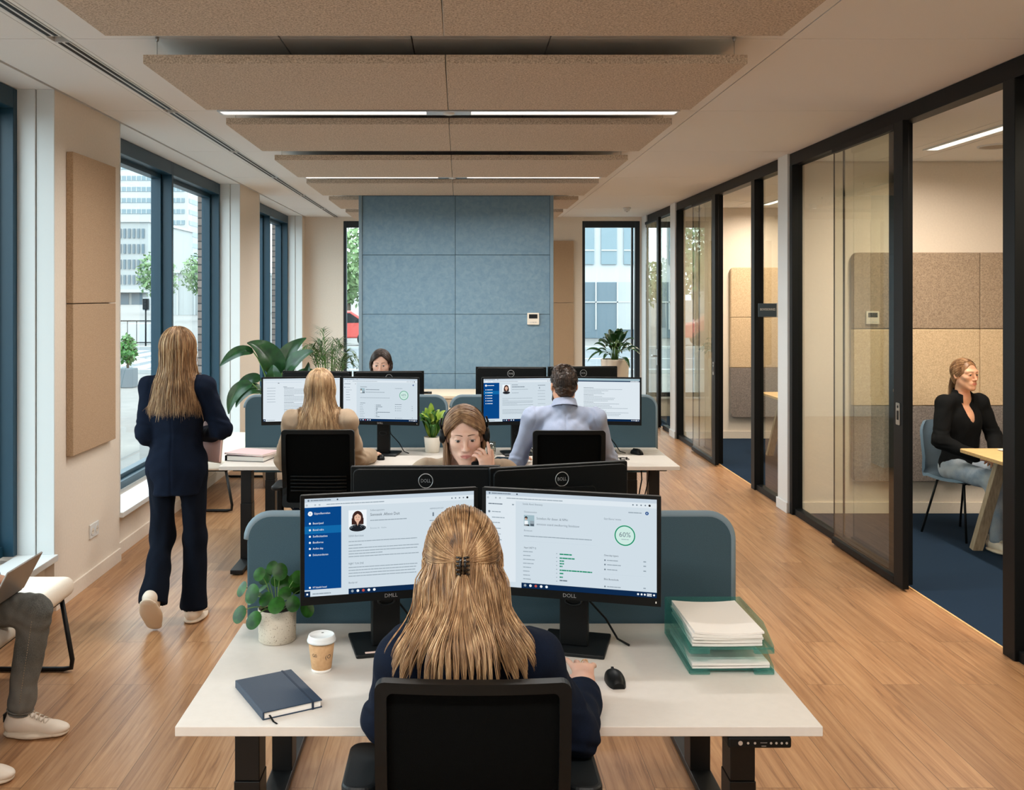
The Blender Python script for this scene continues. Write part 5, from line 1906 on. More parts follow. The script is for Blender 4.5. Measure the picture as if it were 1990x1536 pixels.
for i, (b0, t0, w, bow, sh) in enumerate(L):
    blade(lf, b0, t0, w, bow, 0.30, (0.25 * (-1) ** i, -0.75, 0.7), 15, 9, sh, 0.05)
    r0 = np.array((0.02 * math.cos(i * 1.9), 0.02 * math.sin(i * 1.9), 0.32))
    b0 = np.array(b0)
    A = np.linspace(0, 1, 9)[:, None]
    md = np.array((b0[0] * 0.3, b0[1] * 0.3, b0[2] * 0.85))
    st.sweep((1 - A) ** 2 * r0 + 2 * A * (1 - A) * md + A ** 2 * b0, np.linspace(0.011, 0.006, 9), 8)
lf.build('foliage', M['leaf_deep'], t)
st.build('stems', M['stem'], t)

# --- palm in the corner
t = empty('potted_palm', 'feathery potted palm standing before the narrow far window', 'plant', (-1.50, 11.15, 0))
pot(t, [(0, 0), (0.13, 0), (0.14, 0.01), (0.165, 0.34), (0.155, 0.345), (0.15, 0.31)], M['pot_white'], soil_z=0.31, soil_r=0.152)
rs = np.random.RandomState(9)
lf, st = MB(), MB()
for i in range(24):
    a = i * 2.4 + rs.rand() * 0.5
    r_ = 0.12 + 0.30 * rs.rand()
    ht = 1.44 - 0.75 * (r_ - 0.12) + 0.10 * rs.normal()
    p0 = np.array((0.05 * math.cos(a), 0.05 * math.sin(a), 0.31))
    p2 = np.array((r_ * math.cos(a), r_ * math.sin(a), ht - 0.12))
    p1 = np.array((r_ * 0.35 * math.cos(a), r_ * 0.35 * math.sin(a), ht + 0.18))
    A = np.linspace(0, 1, 26)[:, None]
    cur = (1 - A) ** 2 * p0 + 2 * A * (1 - A) * p1 + A ** 2 * p2
    st.sweep(cur, np.linspace(0.007, 0.0015, 26), 5)
    T = np.gradient(cur, axis=0)
    for j in range(11, 26):
        tt = T[j] / np.linalg.norm(T[j])
        s = np.cross(tt, (0, 0, 1))
        s /= max(np.linalg.norm(s), 1e-6)
        Lf = 0.17 * math.sin(PI * (0.25 + 0.7 * (j - 11) / 14))
        for sg in (-1, 1):
            tip = cur[j] + sg * s * Lf * 0.8 + tt * Lf * 0.65 + np.array((0, 0, -0.25 * Lf + 0.02 * rs.normal()))
            blade(lf, cur[j], tip, 0.014, (0, 0, 0.012), 0.2, (0, 0, 1), 4, 3, 0.6)
lf.build('foliage', M['leaf_palm'], t)
st.build('stems', M['stem'], t)

# --- peace lily in the tall planter
t = empty('potted_plant', 'dark green leafy plant in a tall beige planter before the far window', 'plant', (2.09, 13.0, 0))
pot(t, [(0, 0), (0.135, 0), (0.142, 0.01), (0.188, 1.0), (0.186, 1.02), (0.174, 1.02), (0.172, 0.97)], M['pot_beige'], soil_z=0.97, soil_r=0.174)
rs = np.random.RandomState(14)
lf, st = MB(), MB()
for i in range(46):
    a = i * 2.4
    k_ = i / 46
    r_ = 0.07 + 0.32 * k_ + 0.05 * rs.rand()
    z_ = 1.40 - 0.27 * k_ ** 1.3 + 0.04 * rs.normal()
    cdir = np.array((math.cos(a), math.sin(a), 0))
    b0 = cdir * (r_ * 0.42) + np.array((0, 0, 1.02 + (z_ - 1.0) * 0.60))
    tip = cdir * r_ + np.array((0, 0, z_ - 0.09 * k_ + 0.03 * rs.normal()))
    st.sweep([cdir * 0.03 + np.array((0, 0, 0.97)), cdir * r_ * 0.18 + np.array((0, 0, 1.06 + (z_ - 1.0) * 0.35)), b0], [0.004, 0.0035, 0.003], 5)
    blade(lf, b0, tip, 0.056 + 0.016 * rs.rand(), cdir * 0.01 + np.array((0, 0, 0.04)), 0.3, (0.3 * cdir[0], -0.35, 1), 9, 5, 0.75, 0.04)
lf.build('foliage', M['leaf_deep'], t)
st.build('stems', M['stem'], t)
# ---------------------------------------------------------------- organic shapes: smooth unions on a grid, meshed by surface nets
class Sdf:
    def __init__(self):
        self.p = []

    def cap(self, a, b, ra, rb=None, k=0.02, sq=None, op='u'):
        """tapered capsule; sq = (sx, sy, sz) squashes it about its middle."""
        a, b = np.array(a, float), np.array(b, float)
        self.p.append(('c', a, b, ra, ra if rb is None else rb, k, None if sq is None else np.array(sq, float), op))
        return self

    def ell(self, c, r, k=0.02, R=None, op='u'):
        self.p.append(('e', np.array(c, float), np.broadcast_to(np.array(r, float), (3,)), None if R is None else np.array(R), None, k, None, op))
        return self

    def moved(self, c, R):
        """the same shape carried by rotation R then translation c (squashed capsules keep their axes)."""
        o = Sdf()
        c, R = np.array(c, float), np.array(R, float)
        for q in self.p:
            if q[0] == 'c':
                o.p.append(('c', R @ q[1] + c, R @ q[2] + c) + q[3:])
            else:
                o.p.append(('e', R @ q[1] + c, q[2], R if q[3] is None else R @ q[3]) + q[4:])
        return o

    def join(self, o):
        self.p += o.p
        return self

    @staticmethod
    def _d(q, P):
        if q[0] == 'c':
            _, a, b, ra, rb, k, sq, op = q
            s = 1.0
            if sq is not None:
                m = (a + b) / 2
                P = (P - m) / sq + m
                s = sq.min()
                a, b = (a - m) / sq + m, (b - m) / sq + m
            ab = b - a
            L = max(float(ab @ ab), 1e-12)
            t = np.clip(((P - a) @ ab) / L, 0, 1)
            D = P - a - t[..., None] * ab
            return (np.sqrt((D * D).sum(-1)) - (ra + (rb - ra) * t)) * s
        _, c, r, R, _, k, _, op = q
        D = P - c
        if R is not None:
            D = D @ R
        k0 = np.sqrt(((D / r) ** 2).sum(-1))
        k1 = np.sqrt(((D / (r * r)) ** 2).sum(-1))
        return np.where(k1 > 1e-9, k0 * (k0 - 1) / np.maximum(k1, 1e-9), -r.min())

    @staticmethod
    def _mix(F, d, k, op):
        if op == 's':
            d = -d
            h = np.maximum(k - np.abs(F - d), 0) / max(k, 1e-9)
            return np.maximum(F, d) + h * h * k * 0.25
        h = np.maximum(k - np.abs(F - d), 0) / max(k, 1e-9)
        return np.minimum(F, d) - h * h * k * 0.25

    def at(self, P):
        P = np.asarray(P, float)
        F = np.full(P.shape[:-1], 1.0)
        for q in self.p:
            F = self._mix(F, self._d(q, P), q[5], q[7])
        return F

    def box(self, q):
        if q[0] == 'c':
            r = max(q[3], q[4])
            if q[6] is not None:
                m = (q[1] + q[2]) / 2
                r3 = r * q[6]
                return np.minimum(q[1], q[2]) - r3, np.maximum(q[1], q[2]) + r3
            return np.minimum(q[1], q[2]) - r, np.maximum(q[1], q[2]) + r
        r = q[2] if q[3] is None else np.sqrt(((q[3] * q[2][None, :]) ** 2).sum(1))
        return q[1] - r, q[1] + r

    def mesh(self, h, smooth=2, lo=None, hi=None):
        B = [self.box(q) for q in self.p if q[7] != 's']
        lo = np.min([b[0] for b in B], 0) - 4 * h if lo is None else np.array(lo, float)
        hi = np.max([b[1] for b in B], 0) + 4 * h if hi is None else np.array(hi, float)
        n = np.ceil((hi - lo) / h).astype(int) + 1
        F = np.full(n, 1.0, np.float32)
        ax = [lo[i] + h * np.arange(n[i]) for i in range(3)]
        for q in self.p:
            b0, b1 = self.box(q)
            m = q[5] + 3 * h
            i0 = np.clip(np.floor((b0 - m - lo) / h).astype(int), 0, n)
            i1 = np.clip(np.ceil((b1 + m - lo) / h).astype(int) + 1, 0, n)
            if (i1 <= i0).any():
                continue
            sl = tuple(slice(i0[i], i1[i]) for i in range(3))
            G = np.stack(np.meshgrid(*[ax[i][sl[i]] for i in range(3)], indexing='ij'), -1)
            F[sl] = self._mix(F[sl], self._d(q, G), q[5], q[7])
        return surface_nets(F, lo, h, smooth)


def surface_nets(F, lo, h, smooth=2):
    I = F < 0
    n = np.array(F.shape)
    s = np.zeros(n - 1, np.int8)
    for a in (0, 1):
        for b in (0, 1):
            for c in (0, 1):
                s += I[a:n[0] - 1 + a, b:n[1] - 1 + b, c:n[2] - 1 + c]
    act = np.argwhere((s > 0) & (s < 8))
    idx = np.full(n - 1, -1, np.int32)
    idx[act[:, 0], act[:, 1], act[:, 2]] = np.arange(len(act))
    acc = np.zeros((len(act), 3))
    cnt = np.zeros(len(act))
    C = [(a, b, c) for a in (0, 1) for b in (0, 1) for c in (0, 1)]
    for u in range(8):
        for w in range(u + 1, 8):
            if sum(abs(C[u][i] - C[w][i]) for i in range(3)) != 1:
                continue
            A, Bq = act + C[u], act + C[w]
            f0, f1 = F[A[:, 0], A[:, 1], A[:, 2]], F[Bq[:, 0], Bq[:, 1], Bq[:, 2]]
            m = (f0 < 0) != (f1 < 0)
            t = np.where(m, f0 / np.where(m, f0 - f1, 1), 0)
            acc += np.where(m[:, None], np.array(C[u]) + t[:, None] * (np.array(C[w]) - np.array(C[u])), 0)
            cnt += m
    V = lo + h * (act + acc / np.maximum(cnt, 1)[:, None])
    Q = []
    for ax in range(3):
        u, w = [(1, 2), (2, 0), (0, 1)][ax]
        sl0 = [slice(None)] * 3
        sl1 = [slice(None)] * 3
        sl0[ax] = slice(0, n[ax] - 1)
        sl1[ax] = slice(1, n[ax])
        a, b = I[tuple(sl0)], I[tuple(sl1)]
        e = np.argwhere(a != b)
        ok = (e[:, u] > 0) & (e[:, w] > 0) & (e[:, u] < n[u] - 1) & (e[:, w] < n[w] - 1)
        e = e[ok]
        ins = a[e[:, 0], e[:, 1], e[:, 2]]
        du, dw = np.zeros(3, int), np.zeros(3, int)
        du[u], dw[w] = 1, 1
        c4 = [e - du - dw, e - dw, e, e - du]
        q = np.stack([idx[c[:, 0], c[:, 1], c[:, 2]] for c in c4], 1)
        q[~ins] = q[~ins][:, ::-1]
        Q.append(q)
    Q = np.concatenate(Q)
    Q = Q[(Q >= 0).all(1)]
    for _ in range(smooth):
        S = np.zeros_like(V)
        k = np.zeros(len(V))
        for i in range(4):
            j = (i + 1) % 4
            np.add.at(S, Q[:, i], V[Q[:, j]])
            np.add.at(S, Q[:, j], V[Q[:, i]])
            np.add.at(k, Q[:, i], 1)
            np.add.at(k, Q[:, j], 1)
        V = V * 0.5 + 0.5 * S / np.maximum(k, 1)[:, None]
    return V, Q


def mesh_obj(name, V, Q, mats, parent=None, fmat=None, smooth=True):
    me = bpy.data.meshes.new(name)
    me.vertices.add(len(V))
    me.vertices.foreach_set('co', np.asarray(V, np.float32).ravel())
    k = Q.shape[1]
    me.loops.add(Q.size)
    me.loops.foreach_set('vertex_index', Q.astype(np.int32).ravel())
    me.polygons.add(len(Q))
    me.polygons.foreach_set('loop_start', np.arange(0, Q.size, k, dtype=np.int32))
    for m in (mats if isinstance(mats, (list, tuple)) else [mats]):
        me.materials.append(m)
    if fmat is not None:
        me.polygons.foreach_set('material_index', fmat.astype(np.int32))
    me.polygons.foreach_set('use_smooth', np.full(len(Q), smooth))
    me.update(calc_edges=True)
    me.validate()
    o = bpy.data.objects.new(name, me)
    COL.objects.link(o)
    if parent is not None:
        o.parent = parent
    return o


def strands_obj(name, S, rad, m, parent, sides=4, seed=0, flat=0.55):
    """S: (n, m, 3) strand points, swept as thin flattened locks with tapered tips."""
    S = np.asarray(S, float)
    n, k = S.shape[:2]
    T = np.gradient(S, axis=1)
    T /= np.maximum(np.linalg.norm(T, axis=2, keepdims=True), 1e-9)
    rs = np.random.RandomState(seed)
    ref = np.broadcast_to(np.array((0.13, 0.31, 0.2)), T.shape)
    Nn = np.cross(T, ref)
    Nn /= np.maximum(np.linalg.norm(Nn, axis=2, keepdims=True), 1e-9)
    Bn = np.cross(T, Nn)
    r = rad * (0.7 + 0.6 * rs.rand(n))[:, None] * np.interp(np.linspace(0, 1, k), [0, 0.06, 0.75, 1.0], [0.5, 1.0, 0.9, 0.15])[None, :]
    A = 2 * PI * np.arange(sides) / sides
    V = np.stack([S + r[..., None] * (math.cos(a) * Nn + flat * math.sin(a) * Bn) for a in A], 2)
    base = (np.arange(n)[:, None, None] * k + np.arange(k - 1)[None, :, None]) * sides + np.arange(sides)[None, None, :]
    nxt = (np.arange(n)[:, None, None] * k + np.arange(k - 1)[None, :, None]) * sides + (np.arange(sides)[None, None, :] + 1) % sides
    Q = np.stack([base, nxt, nxt + sides, base + sides], -1).reshape(-1, 4)
    return mesh_obj(name, V.reshape(-1, 3), Q, m, parent)


def push_out(S, shape, margin, it=4):
    """move strand points out of a body shape by at least margin (n, m)."""
    S = np.array(S, float)
    e = 0.004
    for _ in range(it):
        d = shape.at(S)
        need = np.maximum(margin - d, 0)
        if need.max() < 1e-4:
            break
        G = np.stack([shape.at(S + np.eye(3)[i] * e) - shape.at(S - np.eye(3)[i] * e) for i in range(3)], -1)
        G /= np.maximum(np.linalg.norm(G, axis=-1, keepdims=True), 1e-9)
        S += G * need[..., None]
    return S


def wrinkle(V, amp, scale, seed=0, squash=(1, 1, 1)):
    """cloth folds: smooth pseudo-noise displacement."""
    rs = np.random.RandomState(seed)
    d = np.zeros(len(V))
    for i in range(7):
        w = rs.normal(size=3) * scale * (0.6 + 0.25 * i) * np.array(squash)
        d += np.sin(V @ w + rs.rand() * 6.28 + 1.5 * np.sin(V @ (rs.normal(size=3) * scale * 0.5))) / (1 + 0.5 * i)
    return d * amp
# ---------------------------------------------------------------- people
def skin_material(name, base, blush, lip):
    m, nt, p = new_mat(name)
    tc = N(nt, 'ShaderNodeTexCoord')
    nz = N(nt, 'ShaderNodeTexNoise')
    nz.inputs['Scale'].default_value = 14
    nz.inputs['Detail'].default_value = 5
    nt.links.new(tc.outputs['Object'], nz.inputs['Vector'])
    mx = N(nt, 'ShaderNodeMix', data_type='RGBA')
    mr = N(nt, 'ShaderNodeMapRange')
    mr.inputs['From Min'].default_value = 0.42
    mr.inputs['From Max'].default_value = 0.68
    nt.links.new(nz.outputs['Fac'], mr.inputs['Value'])
    nt.links.new(mr.outputs[0], mx.inputs['Factor'])
    mx.inputs['A'].default_value = base
    mx.inputs['B'].default_value = blush
    at = N(nt, 'ShaderNodeAttribute')
    at.attribute_name = 'lip'
    ml = N(nt, 'ShaderNodeMix', data_type='RGBA')
    nt.links.new(at.outputs['Fac'], ml.inputs['Factor'])
    nt.links.new(mx.outputs['Result'], ml.inputs['A'])
    ml.inputs['B'].default_value = lip
    nt.links.new(ml.outputs['Result'], p.inputs['Base Color'])
    p.inputs['Roughness'].default_value = 0.48
    p.inputs['Specular IOR Level'].default_value = 0.35
    p.inputs['Subsurface Weight'].default_value = 0.18
    p.inputs['Subsurface Radius'].default_value = (1.0, 0.4, 0.25)
    p.inputs['Subsurface Scale'].default_value = 0.006
    return m


M['skin'] = skin_material('skin', lin(222, 180, 158), lin(212, 164, 144), lin(190, 122, 112))
M['skin_warm'] = skin_material('skin_warm', lin(218, 168, 138), lin(206, 150, 122), lin(186, 114, 102))
M['lips'] = mat('lips', lin(200, 138, 124), 0.45)
M['lips_soft'] = mat('lips_soft', lin(200, 140, 124), 0.45)
M['brow'] = mat('eyebrow', lin(98, 68, 50), 0.8)
M['lash'] = mat('eyelash', lin(44, 30, 26), 0.7)
M['mouth_line'] = mat('mouth_line', lin(112, 60, 56), 0.6)
M['eye_white'] = mat('eye_white', lin(222, 214, 208), 0.2)
M['iris'] = mat('iris', lin(84, 70, 58), 0.15)
M['pupil'] = mat('pupil', lin(10, 9, 9), 0.1)
M['hair_blonde'] = hair_mat('blonde_hair', lin(70, 50, 36), lin(158, 120, 82), lin(228, 196, 152))
M['hair_ash'] = hair_mat('ash_blonde_hair', lin(104, 78, 56), lin(176, 142, 104), lin(226, 200, 160))
M['hair_brown'] = hair_mat('light_brown_hair', lin(84, 58, 40), lin(138, 100, 68), lin(196, 160, 120))
M['hair_dark'] = hair_mat('dark_brown_hair', lin(22, 15, 12), lin(46, 31, 24), lin(78, 54, 42))
M['hair_short'] = hair_mat('short_brown_hair', lin(22, 16, 12), lin(44, 31, 23), lin(76, 55, 40))
M['navy_wool'] = noise_mat('navy_wool', lin(10, 18, 33), lin(15, 25, 43), 500, 0.95, 0.2, detail=2, spec=0.15)
M['beige_wool'] = noise_mat('beige_wool', lin(160, 140, 118), lin(174, 153, 130), 500, 0.92, 0.2, detail=2)
M['shirt_blue'] = noise_mat('blue_shirt_cotton', lin(146, 156, 180), lin(157, 167, 190), 500, 0.85, 0.15, detail=2)
M['shirt_black'] = noise_mat('black_shirt', lin(9, 11, 13), lin(15, 17, 19), 400, 0.85, 0.15, detail=2, spec=0.14)
M['denim_grey'] = noise_mat('grey_denim', lin(70, 72, 70), lin(98, 98, 94), 260, 0.92, 0.25, detail=3, c3=lin(112, 110, 104), scale3=6)
M['denim_light'] = noise_mat('light_denim', lin(112, 130, 150), lin(142, 158, 176), 300, 0.92, 0.25, detail=3, c3=lin(176, 180, 184), scale3=5)
M['trouser_navy'] = noise_mat('navy_trousers', lin(8, 14, 26), lin(12, 20, 33), 500, 0.95, 0.15, detail=2, spec=0.15)
M['sneaker'] = mat('white_leather', lin(226, 212, 196), 0.5)
M['sole'] = mat('rubber_sole', lin(216, 200, 180), 0.7)


def head_shape(male=False):
    """head in its own frame: y forward, x to the person's right, z up; about 0.235 tall."""
    S = Sdf()
    S.ell((0, -0.014, 0.030), (0.0745, 0.094, 0.088), 0.0)
    S.ell((0, 0.020, -0.032), (0.0565, 0.066, 0.078), 0.03)
    for s in (-1, 1):
        S.cap((s * 0.047, 0.000, -0.052), (s * 0.016, 0.064, -0.093), 0.017, 0.014, 0.03)
        S.ell((s * 0.038, 0.056, -0.014), (0.020, 0.019, 0.016), 0.03)
        S.cap((s * 0.012, 0.081, 0.029), (s * 0.046, 0.064, 0.031), 0.012, 0.011, 0.02)
        S.ell((s * 0.0295, 0.107, 0.010), (0.021, 0.022, 0.0140), 0.012, op='s')
        S.ell((s * 0.0298, 0.0755, 0.010), (0.0150, 0.0148, 0.0130), 0.005)
        S.ell((s * 0.0298, 0.0915, 0.0080), (0.0138, 0.012, 0.0038), 0.002, op='s')
    S.ell((0, 0.068, -0.096), (0.019, 0.018, 0.015), 0.025)
    S.cap((0, 0.083, 0.022), (0, 0.104, -0.022), 0.0068, 0.0085, 0.014)
    S.ell((0, 0.1065, -0.027), (0.0102, 0.0112, 0.0092), 0.008)
    for s in (-1, 1):
        S.ell((s * 0.0108, 0.095, -0.0305), (0.0072, 0.0108, 0.0070), 0.007)
        S.ell((s * 0.0058, 0.103, -0.0365), (0.0032, 0.005, 0.0026), 0.003, op='s')
    S.cap((-0.014, 0.080, -0.060), (0.014, 0.080, -0.060), 0.0135, 0.0135, 0.02)
    for s in (-1, 1):
        S.cap((s * 0.0215, 0.0830, -0.0595), (s * 0.004, 0.0925, -0.0555), 0.0030, 0.0045, 0.006)
        S.cap((s * 0.0190, 0.0825, -0.0625), (0, 0.0912, -0.0650), 0.0034, 0.0056, 0.006)
        S.cap((s * 0.022, 0.088, -0.0602), (0, 0.0990, -0.0600), 0.0010, 0.0013, 0.004, op='s')
    for s in (-1, 1):
        S.ell((s * 0.0765, -0.010, -0.004), (0.010, 0.019, 0.031), 0.010, rot_z(s * 0.35) @ rot_x(-0.2))
        S.ell((s * 0.0845, -0.004, 0.000), (0.006, 0.010, 0.018), 0.006, rot_z(s * 0.35), op='s')
    if male:
        S.cap((-0.03, 0.055, -0.1), (0.03, 0.055, -0.1), 0.022, 0.022, 0.03)
    return S


def hand_shape(w, fwd, up, side, curl=(0.35, 0.4, 0.45, 0.5), thumb=(0.6, 0.3), size=1.0, spread=0.05):
    """hand from the wrist w; fwd to the knuckles, up out of the back of the hand, side: +1 right hand, -1 left."""
    S = Sdf()
    x = np.array(fwd, float)
    x /= np.linalg.norm(x)
    z = np.array(up, float)
    z -= x * (z @ x)
    z /= np.linalg.norm(z)
    y = np.cross(z, x)
    y = y * side                      # thumb side
    w = np.array(w, float)

    def P(a, b, c):
        return w + size * (a * x + b * y + c * z)
    S.cap(P(-0.02, 0, 0), P(0.02, 0, 0), 0.024 * size, 0.024 * size, 0.02)
    for q in (0.024, 0.008, -0.009, -0.024):
        S.cap(P(0.012, q * 0.6, 0), P(0.084 - abs(q) * 0.15, q, 0.001), 0.0145 * size, 0.0115 * size, 0.016)
    L = (0.066, 0.074, 0.069, 0.054)
    for i, q in enumerate((0.0285, 0.0095, -0.0095, -0.0275)):
        p = np.array((0.084 - abs(q) * 0.15, q, 0.002))
        sp = (1.5 - i) * spread
        a = 0.0
        for j, f in enumerate((0.46, 0.30, 0.24)):
            a += curl[i] * (1.0, 1.15, 0.8)[j]
            d = np.array((math.cos(a) * math.cos(sp), math.sin(sp), -math.sin(a)))
            n_ = p + d * L[i] * f
            S.cap(P(*p), P(*n_), (0.0088, 0.0080, 0.0072)[j] * size, (0.0082, 0.0073, 0.0062)[j] * size, 0.004)
            p = n_
    t0 = np.array((0.018, 0.020, -0.006))
    t1 = t0 + 0.042 * np.array((math.cos(thumb[0]), math.sin(thumb[0]), -0.25))
    t2 = t1 + 0.032 * np.array((math.cos(thumb[1]), math.sin(thumb[1]) * 0.9, -0.30))
    t3 = t2 + 0.024 * np.array((math.cos(thumb[1] * 0.6), math.sin(thumb[1] * 0.6), -0.30))
    S.cap(P(*t0), P(*t1), 0.0145 * size, 0.0115 * size, 0.012)
    S.cap(P(*t1), P(*t2), 0.0105 * size, 0.0095 * size, 0.004)
    S.cap(P(*t2), P(*t3), 0.0093 * size, 0.0075 * size, 0.003)
    return S


class Person:
    """joints in the person's own frame (y forward, x to the right, z up from the floor)."""

    def __init__(self, label, loc, rz, J, Rh=np.eye(3), male=False, skin='skin', lips='lips'):
        self.t = empty('person', label, 'person', loc, rz)
        self.J, self.Rh, self.male = {k: np.array(v, float) for k, v in J.items()}, np.array(Rh), male
        self.skin, self.lips = M[skin], M[lips]
        self.hd = head_shape(male).moved(self.J['head'], self.Rh)
        self.extra = Sdf()

    def hp(self, p):
        """head frame -> person frame."""
        return np.asarray(p, float) @ self.Rh.T + self.J['head']

    def torso(self, S, g=0.0, k=0.035, hips=True):
        J = self.J
        c, n, p = J['chest'], J['neck'], J['pelvis']
        w = abs(J['shr'][0] - J['shl'][0]) / 2
        up = (n - p) / np.linalg.norm(n - p)
        S.cap(p + (-0.06, 0, 0.0), p + (0.06, 0, 0), 0.096 + g, 0.096 + g, k, (1.03, 0.9, 1))
        S.cap(p, c, 0.122 + g, 0.135 + g, k, (1.02, 0.80, 1))
        S.ell(c + up * 0.02, (w * 0.86 + g, 0.112 + g, 0.155 + g), k)
        for s in (J['shl'], J['shr']):
            S.cap(n - up * 0.022, s, 0.043 + g, 0.047 + g, 0.045)
        return S

    def arms(self, S, g=0.0, stop=1.0, k=0.025, sides='lr', cuff=0.0):
        J = self.J
        for s in sides:
            sh, el, wr = J['sh' + s], J['el' + s], J['wr' + s]
            S.cap(sh, el, 0.050 + g, 0.040 + g, k)
            S.cap(el, el + (wr - el) * stop, 0.040 + g, (0.027 if stop > 0.9 else 0.034) + g + cuff, k)
        return S

    def build_body(self, h, hands=(), legs=False, lo=None):
        J = self.J
        S = Sdf()
        S.join(self.hd)
        nb = J['neck'] + np.array((0, -0.01, -0.03))
        nt = self.hp((0, -0.018, -0.062))
        S.cap(nb, nt, 0.056 if not self.male else 0.064, 0.051 if not self.male else 0.060, 0.03)
        self.torso(S, -0.012)
        self.arms(S, -0.004)
        for q in hands:
            S.join(q)
        if legs:
            for s in 'lr':
                S.cap(J['hip' + s], J['kn' + s], 0.070, 0.050, 0.03)
                S.cap(J['kn' + s], J['an' + s], 0.048, 0.036, 0.03)
        self.body_sdf = S
        V, Q = S.mesh(h, 2)
        # lips by place on the face
        L = (V - J['head']) @ self.Rh
        hgt = 0.0088 * np.clip(1 - (L[:, 0] / 0.0245) ** 2, 0, 1)
        lip = np.clip((hgt - np.abs(L[:, 2] + 0.0602)) / 0.0025 + 0.4, 0, 1) * (L[:, 1] > 0.078) * (hgt > 0) * (np.abs(L[:, 2] + 0.06) < 0.02)
        self.body = mesh_obj('body', V, Q, [self.skin], self.t)
        a_ = self.body.data.attributes.new('lip', 'FLOAT', 'POINT')
        if len(a_.data) == len(lip):
            a_.data.foreach_set('value', lip.astype(np.float32))
        return self.body

    def surf_y(self, pts):
        """for head-frame (x, z) pairs: y of the face surface."""
        ys = np.linspace(0.04, 0.125, 160)
        out = []
        for x, z in pts:
            P = self.hp(np.stack([np.full(160, x), ys, np.full(160, z)], 1))
            d = self.hd.at(P)
            i = np.where(d < 0)[0]
            out.append(ys[i[-1]] if len(i) else 0.08)
        return np.array(out)

    def face(self, gaze=(0, 1, 0), lid=0.0, brow='brow'):
        g_ = np.array(gaze, float)
        g_ /= np.linalg.norm(g_)
        for s in (-1, 1):
            c = np.array((s * 0.0298, 0.0752, 0.0090))
            n = 20
            b = MB().ball((0, 0, 0), 0.0134, n)
            V = b.v[0]
            F = np.array([f for f in b.f])
            d = (V[F].mean(1)) / 0.0134 @ g_
            fm = np.where(d > 0.95, 2, np.where(d > 0.82, 1, 0))
            mesh_obj('eye', self.hp(V + c), F, [M['eye_white'], M['iris'], M['pupil']], self.t, fm)
            # lash line and brow, laid on the skin
            A = np.linspace(-1, 1, 13)
            xz_ = [(s * 0.0298 + 0.0138 * a, 0.0080 + 0.0038 * math.sqrt(max(0, 1 - a * a)) + 0.0003) for a in A]
            y = [math.sqrt(max(0.0148 ** 2 - (x - s * 0.0298) ** 2 - (z - 0.010) ** 2 * 1.2, 1e-6)) + 0.0755 for x, z in xz_]
            MB().sweep(self.hp(np.array([(x, yy + 0.0004, z) for (x, z), yy in zip(xz_, y)])), 0.00105 * np.sin(np.linspace(0.35, PI - 0.35, 13)), 5).build('eyelash', M['lash'], self.t)
            xb = [(s * (0.0105 + 0.036 * q), 0.0285 + 0.0040 * math.sin(PI * (0.15 + 0.70 * q)) - 0.001 * q) for q in np.linspace(0, 1, 14)]
            yb = self.surf_y(xb)
            MB().sweep(self.hp(np.array([(x, yy - 0.0008, z) for (x, z), yy in zip(xb, yb)])), 0.0024 * np.interp(np.linspace(0, 1, 14), [0, 0.15, 0.6, 1], [0.55, 1, 0.8, 0.25]), 6).build('eyebrow', M[brow], self.t)
        xm = [(0.0215 * a, -0.0601 - 0.0010 * abs(a)) for a in np.linspace(-1, 1, 15)]
        ym = self.surf_y(xm)
        MB().sweep(self.hp(np.array([(x, yy - 0.0002, z) for (x, z), yy in zip(xm, ym)])), 0.0009 * np.interp(np.linspace(-1, 1, 15), [-1, 0, 1], [0.5, 1, 0.5]), 5).build('mouth', M['mouth_line'], self.t)

    # ------------------------------------------------ clothes
    def jacket(self, name, m, g=0.013, stop=0.97, hem=None, h=0.006, amp=0.0030, seed=1, flare=0.0, open_neck=0.0, cuff=0.006, lap=None, pad=1.0):
        J = self.J
        S = Sdf()
        self.torso(S, g, 0.035)
        if hem is not None:
            p = J['pelvis']
            S.cap(p + (0, 0, 0.04), np.array((p[0], p[1], hem)), 0.114 + g, 0.122 + g + flare, 0.05, (1.08, 0.86, 1))
        # padded shoulders, collar
        for s in 'lr':
            S.ell(J['sh' + s] + np.array((0, 0, 0.0)), (0.050 * pad + g, 0.052 * pad + g, 0.046 * pad + g), 0.035)
        self.arms(S, g + 0.004, stop, 0.03, cuff=cuff)
        self.coat = Sdf()
        self.coat.join(S)
        nb = J['neck'] + np.array((0, -0.01, -0.03))
        nt = self.hp((0, -0.018, -0.062))
        T = Sdf().join(S)
        T.cap(nb + (nt - nb) * -0.2, nb + (nt - nb) * 0.42, 0.076, 0.067, 0.02)          # collar
        T.cap(nb + (nt - nb) * 0.15, nt + (nt - nb), 0.061, 0.062, 0.006, op='s')           # neck hole
        if open_neck:
            f = J['neck'] + np.array((0, 0.066, 0.03))
            T.cap(f, f + (0, 0.022, -0.09), 0.074, 0.062, 0.006, op='s')
            T.cap(f + (0, 0.022, -0.09), f + (0, 0.024, -open_neck - 0.06), 0.062, 0.030, 0.006, op='s')
        if hem is not None:
            T.ell((0, 0, hem - 3.0), (3.0, 3.0, 3.0), 0.008, op='s')
        V, Q = T.mesh(h, 2)
        nrm = vertex_normals(V, Q)
        V = V + nrm * wrinkle(V, amp, 34, seed, (1, 1, 0.55))[:, None]
        bk = np.exp(-(V[:, 0] / 0.005) ** 2) * (nrm[:, 1] < -0.2) * (V[:, 2] < J['shr'][2] + 0.03)
        V = V - nrm * (0.0035 * bk)[:, None]          # centre back seam
